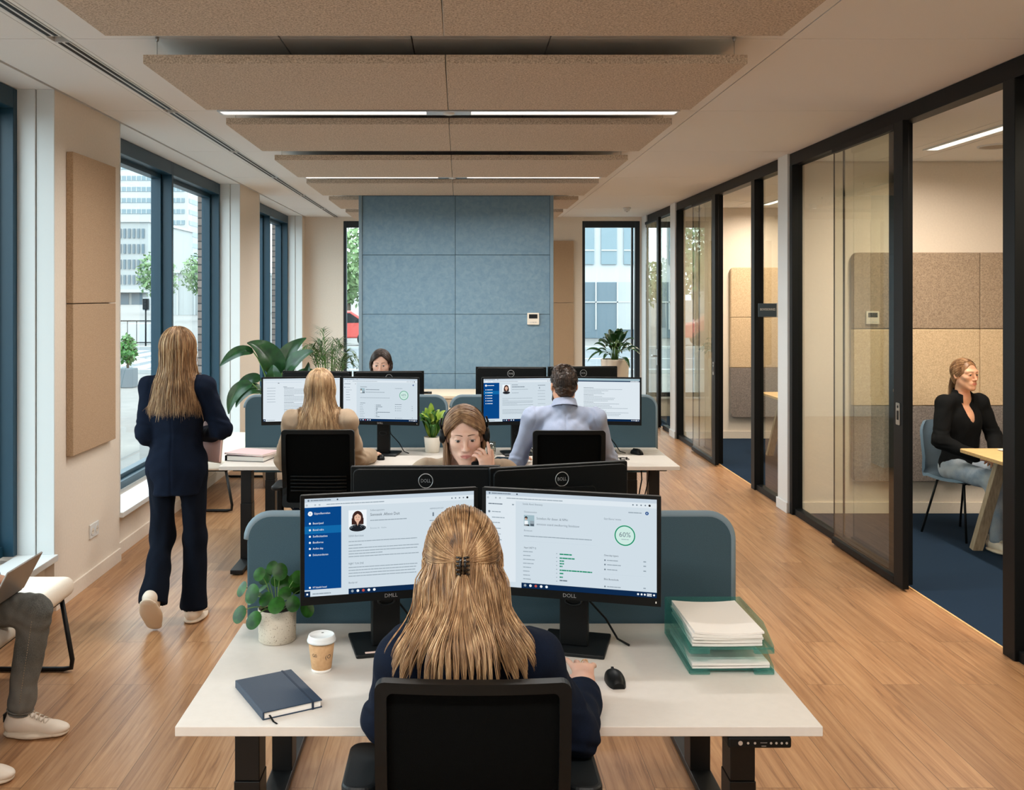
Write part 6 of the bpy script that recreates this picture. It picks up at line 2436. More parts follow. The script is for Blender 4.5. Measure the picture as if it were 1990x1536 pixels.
        # sleeve seams
        for s, sg in (('l', -1), ('r', 1)):
            sh = J['sh' + s]
            d = (V[:, 0] - sh[0]) * sg + 0.012 - 0.35 * np.clip(sh[2] - V[:, 2], 0, 1)
            near = np.exp(-(np.linalg.norm(V - sh, axis=1) / 0.085) ** 4)
            V = V - nrm * (0.0045 * np.exp(-(d / 0.0065) ** 2) * near)[:, None]
        # deeper folds round the elbows and under the arms
        for s in 'lr':
            d = np.linalg.norm(V - J['el' + s], axis=1)
            V = V + nrm * (np.exp(-(d / 0.09) ** 2) * 0.004 * np.sin((V @ np.array((40, 55, 75))) + 2 * np.sin(V[:, 2] * 60)))[:, None]
        self.coat_obj = mesh_obj(name, V, Q, m, self.t)
        return self.coat_obj

    def trousers(self, m, rt=0.083, rk=0.062, ra=0.052, h=0.007, amp=0.002, seed=4, waist=True, wr=0.118):
        J = self.J
        S = Sdf()
        if waist:
            p = J['pelvis']
            S.cap(p + (-0.05, 0, 0), p + (0.05, 0, 0), wr, wr, 0.04, (1.05, 0.95, 1))
        for s in 'lr':
            S.cap(J['hip' + s], J['kn' + s], rt + 0.008, rk, 0.035)
            S.cap(J['kn' + s], J['an' + s], rk, ra, 0.03)
        V, Q = S.mesh(h, 2)
        nrm = vertex_normals(V, Q)
        V = V + nrm * wrinkle(V, amp, 40, seed, (1, 1, 0.8))[:, None]
        for s in 'lr':
            d = np.linalg.norm(V - J['kn' + s], axis=1)
            V = V + nrm * (np.exp(-(d / 0.10) ** 2) * 0.003 * np.sin(V @ np.array((30, 60, 110))))[:, None]
        return mesh_obj('trousers', V, Q, m, self.t)

    def shoe(self, ankle, fwd, m, sole, laces=True, up=(0, 0, 1), L=0.27):
        x = np.array(fwd, float)
        x /= np.linalg.norm(x)
        z = np.array(up, float)
        z -= x * (z @ x)
        z /= np.linalg.norm(z)
        y = np.cross(z, x)
        R = np.array([y, x, z]).T            # local: x side, y forward, z up; origin under the ankle at sole level
        o = np.array(ankle, float)
        S = Sdf()
        S.cap((0, -0.035, 0.045), (0, 0.02, 0.055), 0.038, 0.036, 0.03)
        S.cap((0, -0.02, 0.06), (0, -0.02, 0.105), 0.040, 0.038, 0.02)
        S.cap((0, 0.02, 0.050), (0, 0.13, 0.030), 0.036, 0.027, 0.03, (1.10, 1, 1))
        S.ell((0.004, 0.145, 0.028), (0.043, 0.058, 0.023), 0.03)
        S.cap((0, -0.02, 0.10), (0, -0.02, 0.2), 0.030, 0.032, 0.006, op='s')
        S.ell((0, 0.05, -0.10), (0.3, 0.4, 0.118), 0.004, op='s')
        V, Q = S.mesh(0.005, 2)
        sh = mesh_obj('shoe', V @ R.T + o, Q, m, self.t)
        T = Sdf()
        T.cap((0, -0.035, 0.012), (0, 0.05, 0.012), 0.041, 0.038, 0.03, (1, 1, 0.32))
        T.cap((0, 0.05, 0.012), (0.004, 0.150, 0.012), 0.038, 0.048, 0.03, (1, 1, 0.27))
        V, Q = T.mesh(0.005, 2)
        mesh_obj('sole', V @ R.T + o, Q, sole, sh)
        if laces:
            b = MB()
            for k in range(5):
                q = k / 4
                yy, zz_ = 0.035 + 0.075 * q, 0.099 - 0.033 * q
                w = 0.022
                b.sweep(np.array([(-w, yy, zz_ - 0.010), (-w * 0.4, yy + 0.006, zz_ - 0.001), (w * 0.4, yy + 0.004, zz_ - 0.001), (w, yy + 0.010, zz_ - 0.010)]) @ R.T + o, 0.0032, 6)
                b.sweep(np.array([(-w, yy + 0.014, zz_ - 0.014), (0, yy + 0.004, zz_ - 0.001), (w, yy - 0.004, zz_ - 0.006)]) @ R.T + o, 0.0026, 6)
            b.sweep(np.array([(0, 0.030, 0.100), (0.018, 0.02, 0.110), (0.028, 0.035, 0.100), (0.004, 0.034, 0.099), (-0.02, 0.022, 0.108), (-0.03, 0.036, 0.098)]) @ R.T + o, 0.0024, 6)
            b.build('laces', M['pot_beige'], sh)
            MB().sweep(np.array([(-0.036, 0.105, 0.020), (-0.034, 0.098, 0.040), (-0.018, 0.085, 0.062), (0.018, 0.085, 0.062), (0.034, 0.098, 0.040), (0.036, 0.105, 0.020)]) @ R.T + o, 0.0016, 5).build('toe_seam', M['sole'], sh)
            MB().obox(np.array((0, -0.070, 0.075)) @ R.T + o, (0.03, 0.006, 0.035), R).build('heel_tab', M['plastic_dark'], sh, bevel=0.002)
        return sh

    # ------------------------------------------------ hair
    def cap_hair(self, m, grow=0.010, face=True, low=-0.055, h=0.005):
        """close hair volume on the skull (a part under the loose strands)."""
        S = Sdf()
        S.ell((0, -0.016, 0.030), (0.0745 + grow, 0.094 + grow, 0.088 + grow), 0)
        S.ell((0, -0.045, -0.02), (0.066 + grow, 0.058 + grow, 0.070 + grow), 0.03)
        S.ell((0, 0.125, -0.030), (0.079, 0.102, 0.134), 0.012, op='s')
        S.ell((0, 0.075, -0.14), (0.2, 0.13, 0.12), 0.015, op='s')
        T = S.moved(self.J['head'], self.Rh)
        V, Q = T.mesh(h, 2)
        self.hair_sdf = T
        return mesh_obj('hair_base', V, Q, m, self.t)

    def meridian(self, phi, th0, th1, n, rad):
        """points over the skull ellipsoid at azimuth phi (0 = face) from polar th0 to th1."""
        th = np.linspace(th0, th1, n)
        c = np.array((0, -0.016, 0.028))
        P = np.stack([np.sin(th) * math.sin(phi) * rad[0], np.sin(th) * math.cos(phi) * rad[1], np.cos(th) * rad[2]], 1) + c
        return self.hp(P)

    def long_hair(self, m, n, z_end, phis, avoid, seed, layer=0.012, spread=1.0, r=0.0022, th0=(0.05, 1.1), grow=0.012, taper=0.0, k=22, curl=0.004, part=0.0, name='hair', zj=0.03):
        """loose hair: over the skull, then falling; phis = list of azimuth ranges in degrees."""
        rs = np.random.RandomState(seed)
        S = []
        kk = k // 2
        tot = sum(b - a for a, b in phis)
        for i in range(n):
            q = rs.rand() * tot
            for a, b in phis:
                if q <= b - a:
                    phi = math.radians(a + q)
                    break
                q -= b - a
            lay = layer * rs.rand()
            rad = np.array((0.0745, 0.094, 0.088)) + grow + lay
            a0 = th0[0] + (th0[1] - th0[0]) * rs.rand()
            top = self.meridian(phi, a0, 1.62, kk, rad)
            e = top[-1]
            ze = z_end + rs.normal() * zj
            t = np.linspace(0, 1, k - kk + 1)[1:]
            c = self.J['head'] + self.Rh @ np.array((0, -0.016, 0.028))
            out = e[:2] - c[:2]
            wave = rs.normal(size=2) * curl
            ph = rs.rand() * 6.28
            fall = np.zeros((len(t), 3))
            fall[:, 2] = e[2] + (ze - e[2]) * t
            f = 1 - 0.12 * np.sin(PI * np.minimum(t * 1.6, 1)) + (spread - 1) * t ** 1.5 - taper * t
            fall[:, 0] = c[0] + out[0] * f + wave[0] * np.sin(t * 7 + ph)
            fall[:, 1] = c[1] + out[1] * f + wave[1] * np.sin(t * 6 + ph)
            if part:
                top[:, 0] += 0
            S.append(np.concatenate([top, fall]))
        S = np.array(S)
        marg = np.broadcast_to(0.003 + 0.012 * rs.rand(n)[:, None], S.shape[:2])
        S = push_out(S, avoid, marg)
        return strands_obj(name, S, r, m, self.t, seed=seed)

    def parted_hair(self, m, avoid, seed, n, r, xp=0.016, drop=0.40, fwd=(0.085, -0.03)):
        """hair parted on top, swept to both sides, then falling; fwd: how far each side comes forward (right, left)."""
        rs = np.random.RandomState(seed)
        S = []
        for i in range(n):
            side = 1 if rs.rand() < 0.48 else -1        # +1: the person's right
            back = rs.rand()
            y0 = 0.066 - 0.15 * back                    # along the parting, front to back
            r_ = np.array((0.0745, 0.094, 0.088)) + 0.009 + 0.008 * rs.rand()
            d0 = np.array((xp / r_[0], (y0 + 0.016) / r_[1], 0))
            p0 = np.array((d0[0], d0[1], math.sqrt(max(0.05, 1 - d0[0] ** 2 - d0[1] ** 2))))
            ye = 0.20 - 0.75 * back + rs.normal() * 0.05
            p1 = np.array((side * math.sqrt(max(0.1, 1 - ye * ye - 0.04)), ye, -0.25))
            p0 /= np.linalg.norm(p0)
            p1 /= np.linalg.norm(p1)
            om = math.acos(np.clip(p0 @ p1, -1, 1))
            t = np.linspace(0, 1, 12)
            d = (np.sin((1 - t) * om)[:, None] * p0 + np.sin(t * om)[:, None] * p1) / math.sin(om)
            d[:, 1] += 0.14 * np.sin(PI * t) * (1 - back) * 0.7
            top = self.hp(d * r_ + np.array((0, -0.016, 0.028)))
            e = top[-1]
            t2 = np.linspace(0, 1, 13)[1:]
            ze = self.J['head'][2] - drop + rs.normal() * 0.02
            f = fwd[0] if side > 0 else fwd[1]
            fx = e[0] + side * ((0.045 * rs.rand() - 0.008) if f > 0 else 0.02 * rs.rand()) * t2 - side * 0.008 * np.sin(PI * t2)
            fy = e[1] + f * t2 * (1 - 0.4 * back) + rs.normal() * 0.006
            fz = e[2] + (ze - e[2]) * t2
            S.append(np.concatenate([top, np.stack([fx, fy, fz], 1)]))
        S = push_out(S, avoid, np.broadcast_to(0.003 + 0.010 * rs.rand(len(S))[:, None], (len(S), 24)))
        return strands_obj('hair', S, r, m, self.t, seed=seed)


def vertex_normals(V, Q):
    a, b = V[Q[:, 2]] - V[Q[:, 0]], V[Q[:, 3]] - V[Q[:, 1]]
    f = np.cross(a, b)
    Nn = np.zeros_like(V)
    for i in range(4):
        np.add.at(Nn, Q[:, i], f)
    return Nn / np.maximum(np.linalg.norm(Nn, axis=1, keepdims=True), 1e-12)


def seat_joints(s=0.0, lean=0.06, w=0.175, head=(0, 0.14, 1.20), elr=(0.28, 0.16, 0.775), wrr=(0.30, 0.44, 0.775), ell=(-0.27, 0.16, 0.775), wrl=(-0.14, 0.44, 0.785), kn=0.44, an=0.42, shz=1.02, kx=0.10):
    """sitting on a seat 0.485 + s high."""
    z = 0.485 + s
    return dict(pelvis=(0, 0.0, z + 0.10), chest=(0, lean * 0.75, shz - 0.16), neck=(0, lean + 0.01, shz + 0.065),
                head=head, shl=(-w, lean + 0.01, shz), shr=(w, lean + 0.01, shz), elr=elr, wrr=wrr, ell=ell, wrl=wrl,
                hipl=(-0.09, 0.02, z + 0.085), hipr=(0.09, 0.02, z + 0.085), knl=(-kx, kn, z + 0.06), knr=(kx, kn, z + 0.06),
                anl=(-kx - 0.01, an, 0.09), anr=(kx + 0.01, an, 0.09))


# ================================================================ 1  woman at the nearest desk, from behind
J = seat_joints(0.0, 0.07, 0.158, (-0.012, 0.145, 1.198), (0.272, 0.145, 0.758), (0.330, 0.385, 0.784), (-0.214, 0.150, 0.785), (-0.15, 0.44, 0.785), shz=0.968)
J['neck'] = (0, 0.085, 1.050)
P1 = Person('woman with half-up blonde hair and black claw clip, navy blazer, seated at the nearest desk', (0.020, 2.325, 0), 0, J, rot_x(-0.12))
hr = hand_shape(J['wrr'], (0.05, 1, 0.20), (0, -0.15, 1), 1, (0.10, 0.22, 0.16, 0.26), (0.8, 0.4), 0.94, 0.19)
hl = hand_shape(J['wrl'], (0.3, 1, -0.05), (0, 0, 1), -1, (0.3, 0.3, 0.3, 0.3))
P1.build_body(0.0032, [hr, hl])
P1.jacket('blazer', M['navy_wool'], h=0.0055, seed=3, stop=0.70, cuff=0.0)
P1.trousers(M['trouser_navy'], h=0.009)
for s in 'lr':
    P1.shoe(np.array((J['an' + s][0], J['an' + s][1] - 0.01, 0.0)), (0, 1, 0), M['plastic_black'], M['plastic_black'], False)
P1.cap_hair(M['hair_blonde'], 0.006)
av = Sdf().join(P1.coat).join(P1.hd)
rs = np.random.RandomState(5)
skc = np.array((0, -0.016, 0.028))
clip = np.array((0, -0.124, 0.014))


def onto(d, extra):
    d = d / np.linalg.norm(d, axis=-1, keepdims=True)
    r = np.array((0.0745, 0.094, 0.088)) + 0.012
    return skc + d * (1 / np.sqrt(((d / r) ** 2).sum(-1, keepdims=True)) + extra)


S = []
dc = (clip - skc) / np.linalg.norm(clip - skc)
for i in range(1300):                   # hair drawn back into the clip
    x = rs.uniform(-1, 1)
    a = rs.uniform(-0.25, 1.35)        # polar measured from the side over the crown
    ang = rs.uniform(math.radians(-100), math.radians(100))
    d0 = np.array((math.sin(ang), rs.uniform(-0.10, 0.65), math.cos(ang) * 1.0))
    d0 /= np.linalg.norm(d0)
    if d0[2] < -0.12:
        continue
    om = math.acos(np.clip(d0 @ dc, -1, 1))
    t = np.linspace(0, 1, 20)
    d = (np.sin((1 - t) * om)[:, None] * d0 + np.sin(t * om)[:, None] * dc) / math.sin(om)
    lay = rs.rand() * 0.007
    e = lay + 0.007 * np.sin(PI * t ** 0.8) * (0.4 + rs.rand() * 0.6)
    pts = onto(d, e[:, None])
    pts[:, 2] += -0.010 * np.sin(PI * t) * abs(d0[0])
    q = t ** 4
    pts = pts * (1 - q[:, None]) + (clip + np.array((rs.normal() * 0.008, 0.004 * rs.rand(), rs.normal() * 0.006))) * q[:, None]
    S.append(P1.hp(pts))
strands_obj('hair_half_up', S, 0.0011, M['hair_blonde'], P1.t, seed=1)
S = []
for i in range(900):                   # tail under the clip, opening into a wedge
    t = np.linspace(0, 1, 22)
    u = rs.normal() * 0.5
    u = max(-1, min(1, u))
    ze = -0.195 + rs.normal() * 0.014 - 0.008 * (1 - abs(u))
    x = u * (0.008 + 0.078 * t ** 0.9) + 0.010 * np.sin(t * 8 + 3 * u + rs.rand() * 1.0) * t
    sm = np.minimum(t / 0.92, 1)
    sm = sm * sm * (3 - 2 * sm)
    y = clip[1] - 0.012 + (-0.262 - clip[1]) * sm + rs.normal() * 0.005
    x = x + (np.round(u * 5) / 5 * 0.086 - x) * 0.7 * np.clip((t - 0.35) / 0.65, 0, 1) ** 1.3
    z = clip[2] - 0.012 + (ze - clip[2]) * t
    S.append(np.stack([x, y, z], 1) + J['head'])
S = push_out(S, av, np.broadcast_to(0.018 + 0.016 * rs.rand(len(S))[:, None], (len(S), 22)))
strands_obj('hair_tail', S, 0.0012, M['hair_blonde'], P1.t, seed=2)
S = []
for i in range(1900):                   # loose lower hair from the sides and nape, over the back
    phi = math.radians(rs.choice([-1, 1]) * (66 + 104 * rs.rand() ** 1.25))
    rad_ = np.array((0.0745, 0.094, 0.088)) + 0.007 + 0.010 * rs.rand()
    top = P1.meridian(phi, rs.uniform(1.15, 1.55), 1.75, 5, rad_)
    e = top[-1]
    t = np.linspace(0, 1, 20)[1:]
    ze = J['head'][2] - 0.192 + rs.normal() * 0.018 - 0.008 * abs(math.cos(phi))
    side = math.sin(phi)
    xo = J['head'][0] + side * (0.086 + 0.058 * t ** 2.6 + 0.010 * rs.normal()) + 0.009 * t * np.sin(t * 9 + 5 * side + rs.rand() * 1.2)
    xo = e[0] * (1 - np.minimum(t * 4, 1)) + xo * np.minimum(t * 4, 1)
    sm = np.minimum(t / 0.92, 1)
    sm = sm * sm * (3 - 2 * sm)
    lk = np.round((xo[-1] - J['head'][0]) / 0.021) * 0.021 + J['head'][0]
    xo = xo + (lk + 0.006 * math.sin(lk * 300) - xo) * 0.72 * np.clip((t - 0.45) / 0.55, 0, 1) ** 1.3
    ze = ze + 0.020 * math.sin(lk * 210)
    y0 = -0.092 + 0.07 * (1 - abs(math.cos(phi))) * 0.5
    y = e[1] + (y0 - e[1]) * sm + rs.normal() * 0.006
    z = e[2] + (ze - e[2]) * t
    S.append(np.concatenate([top, np.stack([xo, y, z], 1)]))
S = push_out(S, av, np.broadcast_to(0.004 + 0.012 * rs.rand(len(S))[:, None], (len(S), 24)))
# keep the locks in front of the chair back
strands_obj('hair', S, 0.0013, M['hair_blonde'], P1.t, seed=3)
b = MB()
cb = P1.hp(clip + np.array((0, -0.014, -0.010)))
for sx in (-1, 1):
    for q in range(5):
        z = 0.020 - 0.010 * q
        b.sweep([cb + (sx * 0.002, -0.007, z), cb + (sx * 0.008, -0.009, z + 0.002), cb + (sx * 0.014, -0.002, z), cb + (sx * 0.016, 0.014, z - 0.002)], [0.0024, 0.0028, 0.0025, 0.0014], 7)
    b.sweep([cb + (sx * 0.005, -0.008, 0.022), cb + (sx * 0.006, -0.010, 0.0), cb + (sx * 0.005, -0.008, -0.024)], 0.0032, 7)
b.build('hair_clip', mat('glossy_black', lin(16, 14, 14), 0.15), P1.t)
rg = MB()
w_ = np.array(J['wrr'])
rgc = w_ + np.array((0.0125, 0.096, 0.0195))
rg.sweep([rgc + (0.0098 * math.cos(a), 0.0015 * math.sin(a), 0.0098 * math.sin(a)) for a in np.arange(20) * 2 * PI / 20], 0.0012, 6, closed=True)
rg.build('ring', mat('gold', lin(214, 180, 120), 0.25, 1.0), P1.t)

# ================================================================ 2  blonde woman in beige blazer, from behind
J = seat_joints(0.05, 0.12, 0.168, (0.0, 0.16, 1.277), (0.215, 0.285, 0.815), (0.285, 0.585, 0.780), (-0.25, 0.27, 0.80), (-0.15, 0.56, 0.79), shz=1.075)
P2 = Person('woman with long straight blonde hair in a beige blazer, seen from behind', (-0.885, 5.995, 0), 0, J, rot_x(-0.05))
hr = hand_shape(J['wrr'], (0.25, 1, -0.02), (-0.15, 0, 1), 1, (0.30, 0.32, 0.34, 0.36), (0.6, 0.3), 1.0, 0.05)
hl = hand_shape(J['wrl'], (0.3, 1, -0.05), (0, 0, 1), -1)
P2.build_body(0.005, [hr, hl])
P2.jacket('blazer', M['beige_wool'], seed=8, stop=0.88)
P2.trousers(M['trouser_navy'], h=0.009)
for s in 'lr':
    P2.shoe(np.array((J['an' + s][0], J['an' + s][1] - 0.01, 0.0)), (0, 1, 0), M['plastic_black'], M['plastic_black'], False)
P2.cap_hair(M['hair_ash'], 0.008)
P2.long_hair(M['hair_ash'], 1500, 1.000, [(62, 298)], Sdf().join(P2.coat).join(P2.hd), 12, layer=0.010, spread=1.75, r=0.0017, th0=(0.02, 1.0), grow=0.010, zj=0.012)

# ================================================================ 3  man in blue shirt, from behind
J = seat_joints(0.05, 0.10, 0.195, (0.0, 0.145, 1.300), (0.290, 0.20, 0.820), (0.24, 0.48, 0.79), (-0.290, 0.20, 0.820), (-0.24, 0.48, 0.79), shz=1.095)
P3 = Person('man with short brown hair and beard in a light blue shirt, seen from behind', (0.662, 6.00, 0), 0, J, rot_z(0.10) @ rot_x(-0.05), True, 'skin_warm')
hr = hand_shape(J['wrr'], (-0.1, 1, -0.02), (0, 0, 1), 1)
hl = hand_shape(J['wrl'], (0.1, 1, -0.02), (0, 0, 1), -1)
P3.build_body(0.004, [hr, hl])
P3.jacket('shirt', M['shirt_blue'], g=0.012, seed=15, amp=0.0032, h=0.0055, pad=0.92)
nb = P3.J['neck'] + np.array((0, -0.012, 0.012))
nt = P3.hp((0, -0.022, -0.070))
ax = (nt - nb) / np.linalg.norm(nt - nb)
A = np.linspace(0.16, 2 * PI - 0.16, 40) + PI / 2
u_ = np.array((1.0, 0, 0))
v_ = np.cross(ax, u_)
ringf = lambda r, d: np.array([nb + ax * d + r * (math.cos(a) * u_ + math.sin(a) * v_) for a in A])
MB().grid(np.array([ringf(0.084, -0.004), ringf(0.0725, 0.040), ringf(0.070, 0.044), ringf(0.0685, 0.040), ringf(0.074, -0.004)])).build('collar', M['shirt_blue'], P3.t)
P3.trousers(M['trouser_navy'], h=0.009)
for s in 'lr':
    P3.shoe(np.array((J['an' + s][0], J['an' + s][1] - 0.01, 0.0)), (0, 1, 0), M['plastic_black'], M['plastic_black'], False)
cap = Sdf()
cap.ell((0, -0.014, 0.034), (0.0815, 0.1035, 0.0965), 0)
cap.ell((0, -0.060, -0.030), (0.058, 0.050, 0.052), 0.03)
cap.ell((0, 0.02, 0.10), (0.055, 0.06, 0.030), 0.03)
cap.ell((0, 0.125, -0.030), (0.09, 0.085, 0.105), 0.015, op='s')
for s in (-1, 1):
    cap.ell((s * 0.092, -0.008, -0.028), (0.028, 0.034, 0.048), 0.012, op='s')
V, Q = cap.moved(J['head'], P3.Rh).mesh(0.004, 1)
V = V + vertex_normals(V, Q) * wrinkle(V, 0.0018, 130, 5)[:, None]
hb = mesh_obj('hair', V, Q, M['hair_short'], P3.t)
rs = np.random.RandomState(31)
S = []
for i in range(1500):
    phi, th = rs.uniform(0, 2 * PI), rs.uniform(0.0, 1.95)
    if math.cos(phi) > 0.35 and th > 1.05:
        continue
    if abs(math.sin(phi)) > 0.75 and th > 1.45:
        continue
    q = P3.meridian(phi + 0.25 * rs.normal(), th, th + 0.26, 5, np.array((0.080, 0.101, 0.095)) + 0.002 * rs.rand())
    c_ = P3.J['head'] + np.array((0, -0.016, 0.03))
    lift = np.linspace(0, 1, 5)[:, None] * (0.006 if th > 0.8 else 0.014)
    S.append(q + (q - c_) / np.linalg.norm(q - c_, axis=1, keepdims=True) * lift)
strands_obj('hair_locks', S, 0.0016, M['hair_short'], hb, seed=9)
bd = Sdf()
for s in (-1, 1):
    bd.cap((s * 0.062, 0.006, -0.035), (s * 0.050, 0.028, -0.088), 0.013, 0.018, 0.02)
    bd.cap((s * 0.050, 0.028, -0.088), (0, 0.072, -0.112), 0.018, 0.020, 0.02)
V, Q = bd.moved(J['head'], P3.Rh).mesh(0.004, 2)
V = V + vertex_normals(V, Q) * wrinkle(V, 0.0012, 200, 3)[:, None]
mesh_obj('beard', V, Q, M['hair_short'], P3.t)
P3.face()

# ================================================================ 4  woman with headset, facing the camera
Rh = rot_z(0.03) @ rot_x(-0.19) @ rot_y(0.04)
J = seat_joints(0.03, 0.15, 0.170, (0.0, 0.262, 1.268), (0.235, 0.33, 0.84), (0.20, 0.60, 0.79), (-0.165, 0.42, 0.845), (-0.092, 0.372, 1.112), shz=1.074)
P4 = Person('woman wearing a black headset, beige blazer, looking down with one hand at her cheek', (0.022, 4.42, 0), PI, J, Rh, False, 'skin', 'lips')
hr = hand_shape(J['wrr'], (-0.2, 1, -0.02), (0, 0, 1), 1)
hl = hand_shape(J['wrl'], (0.10, 0.10, 1.0), (-0.62, 0.75, 0.05), -1, (0.10, 0.60, 0.66, 0.66), (0.9, 0.5), 0.95, 0.05)
P4.build_body(0.003, [hr, hl])
P4.face((0.02, 0.90, -0.40), brow='brow')
P4.jacket('blazer', M['beige_wool'], h=0.005, seed=21, open_neck=0.12, stop=0.80)
av = Sdf().join(P4.coat).join(P4.hd).cap(J['neck'], P4.hp((0, -0.018, -0.06)), 0.055, 0.052)
P4.cap_hair(M['hair_brown'], 0.007)
P4.parted_hair(M['hair_brown'], av, 44, 1500, 0.0014, 0.016)
P4.trousers(M['trouser_navy'], h=0.010)
hs = empty('headset', 'black headset with microphone boom worn by the woman looking down', 'headset', (0.022, 4.42, 0), PI)
b = MB()
A = np.linspace(-0.12, PI + 0.12, 28)
hb_ = [P4.hp((0.094 * math.cos(a), -0.018 - 0.034 * max(0, math.sin(a)), 0.022 + 0.100 * max(0, math.sin(a)) + 0.03 * min(0, math.sin(a)))) for a in A]
b.sweep(hb_, 0.0034, 8, flat=1.8)
b.build('headband', M['plastic_black'], hs)
for s in (-1, 1):
    e = MB()
    c0, c1, c2 = P4.hp((s * 0.080, -0.010, 0.0)), P4.hp((s * 0.094, -0.010, 0.0)), P4.hp((s * 0.106, -0.010, 0.0))
    e.sweep([c0, (c0 + c1) / 2, c1, c2, c2 + (c2 - c1) * 0.25], [0.028, 0.033, 0.033, 0.028, 0.018], 24)
    ec = e.build('ear_cup', M['plastic_black'], hs)
    MB().sweep([P4.hp((s * 0.098, -0.018, 0.024)), P4.hp((s * 0.103, -0.014, 0.055)), P4.hp((s * 0.096, -0.018, 0.078))], [0.004, 0.005, 0.004], 8).build('slider', M['plastic_dark'], ec)
MB().sweep([P4.hp((-0.104, 0.0, -0.012)), P4.hp((-0.103, 0.040, -0.055)), P4.hp((-0.078, 0.092, -0.085)), P4.hp((-0.046, 0.112, -0.088))], 0.0034, 8).build('mic_boom', M['plastic_black'], hs)
MB().sweep([P4.hp((-0.060, 0.106, -0.088)), P4.hp((-0.050, 0.110, -0.088)), P4.hp((-0.030, 0.116, -0.086)), P4.hp((-0.022, 0.117, -0.085))], [0.006, 0.0115, 0.0115, 0.006], 12).build('microphone', M['fabric_black'], hs)

# ================================================================ 5  dark-haired woman at the far desk
J = seat_joints(0.03, 0.12, 0.168, (0.0, 0.20, 1.285), (0.25, 0.24, 0.80), (0.16, 0.5, 0.785), (-0.25, 0.24, 0.80), (-0.16, 0.5, 0.785), shz=1.06)
P5 = Person('dark-haired woman whose eyes show above the monitors at the far desk', (-0.668, 8.42, 0), PI, J, rot_x(-0.14), False, 'skin', 'lips_soft')
P5.build_body(0.0036, [hand_shape(J['wrr'], (-0.2, 1, -0.02), (0, 0, 1), 1), hand_shape(J['wrl'], (0.2, 1, -0.02), (0, 0, 1), -1)])
P5.face((0, 0.85, -0.45), brow='lash')
P5.jacket('sweater', M['fabric_black'], seed=23, h=0.007)
P5.cap_hair(M['hair_dark'], 0.004)
P5.parted_hair(M['hair_dark'], Sdf().join(P5.coat).join(P5.hd), 16, 1100, 0.0019, -0.012, 0.36, (0.06, 0.06))
P5.trousers(M['trouser_navy'], h=0.010)

# ================================================================ 6  walking woman
J = dict(pelvis=(0, 0, 0.90), chest=(0, 0.015, 1.20), neck=(0, 0.015, 1.395), head=(0.0, 0.035, 1.552), shl=(-0.150, 0.01, 1.345), shr=(0.150, 0.01, 1.345),
         ell=(-0.170, -0.02, 1.085), wrl=(-0.13, 0.20, 1.00), elr=(0.252, 0.02, 1.105), wrr=(0.10, 0.215, 1.045),
         hipl=(-0.085, 0.0, 0.88), hipr=(0.085, 0.0, 0.88), knl=(-0.085, 0.015, 0.49), knr=(0.09, 0.06, 0.48), anl=(-0.085, -0.16, 0.175), anr=(0.082, 0.055, 0.085))
P6 = Person('woman walking away by the window, long blonde hair, navy blazer and flared trousers', (-1.613, 5.52, 0), 0, J, np.eye(3), False, 'skin')
P6.build_body(0.005, [hand_shape(J['wrr'], (-1, 0.25, 0.05), (0, 1, 0.2), 1, (0.5, 0.5, 0.5, 0.5)), hand_shape(J['wrl'], (0.2, 0.8, -0.2), (-1, 0.2, 0), -1, (0.5, 0.5, 0.5, 0.5))], True)
P6.face()
P6.jacket('blazer', M['navy_wool'], g=0.012, hem=0.745, h=0.006, seed=27, flare=0.0)
P6.cap_hair(M['hair_blonde'], 0.010)
P6.long_hair(M['hair_blonde'], 1300, 1.215, [(60, 300)], Sdf().join(P6.coat).join(P6.hd), 19, layer=0.016, spread=1.55, r=0.0020, th0=(0.02, 0.9), grow=0.014, zj=0.016)
S = Sdf()
S.cap((-0.05, 0, 0.86), (0.05, 0, 0.86), 0.104, 0.104, 0.04, (1.05, 0.92, 1))
for s in 'lr':
    S.cap(J['hip' + s], J['kn' + s], 0.080, 0.064, 0.04)
    S.cap(J['kn' + s], J['an' + s], 0.062, 0.078, 0.04)
    dn = (J['an' + s] if isinstance(J['an' + s], np.ndarray) else np.array(J['an' + s])) - np.array(J['kn' + s])
    dn = dn / np.linalg.norm(dn)
    q = np.array(J['an' + s]) + dn * 0.075
    S.cap(q, q + dn * 0.12, 0.095, 0.11, 0.006, op='s')
V, Q = S.mesh(0.006, 2)
V = V + vertex_normals(V, Q) * wrinkle(V, 0.0030, 30, 6, (1, 1, 0.35))[:, None]
mesh_obj('trousers', V, Q, M['trouser_navy'], P6.t)
P6.shoe((0.082, 0.05, 0.0), (0.05, 1, 0), M['sneaker'], M['sole'], False)
P6.shoe((-0.085, -0.235, 0.155), (0, 0.60, -0.80), M['sneaker'], M['sole'], False, up=(0, 0.80, 0.60))
fo = empty('folder', 'pink folder with white papers carried under the walking woman\'s arm', 'folder', (-1.613, 5.52, 0), 0)
MB().obox((0.150, 0.155, 1.035), (0.010, 0.20, 0.26), rot_z(0.95) @ rot_y(0.10), 0).build('cover', M['pink'] if 'pink' in M else mat('pink_card', lin(224, 190, 186), 0.7), fo, bevel=0.001)
MB().obox((0.155, 0.163, 1.030), (0.006, 0.205, 0.27), rot_z(0.95) @ rot_y(0.10), 0).build('papers', M['paper'], fo)

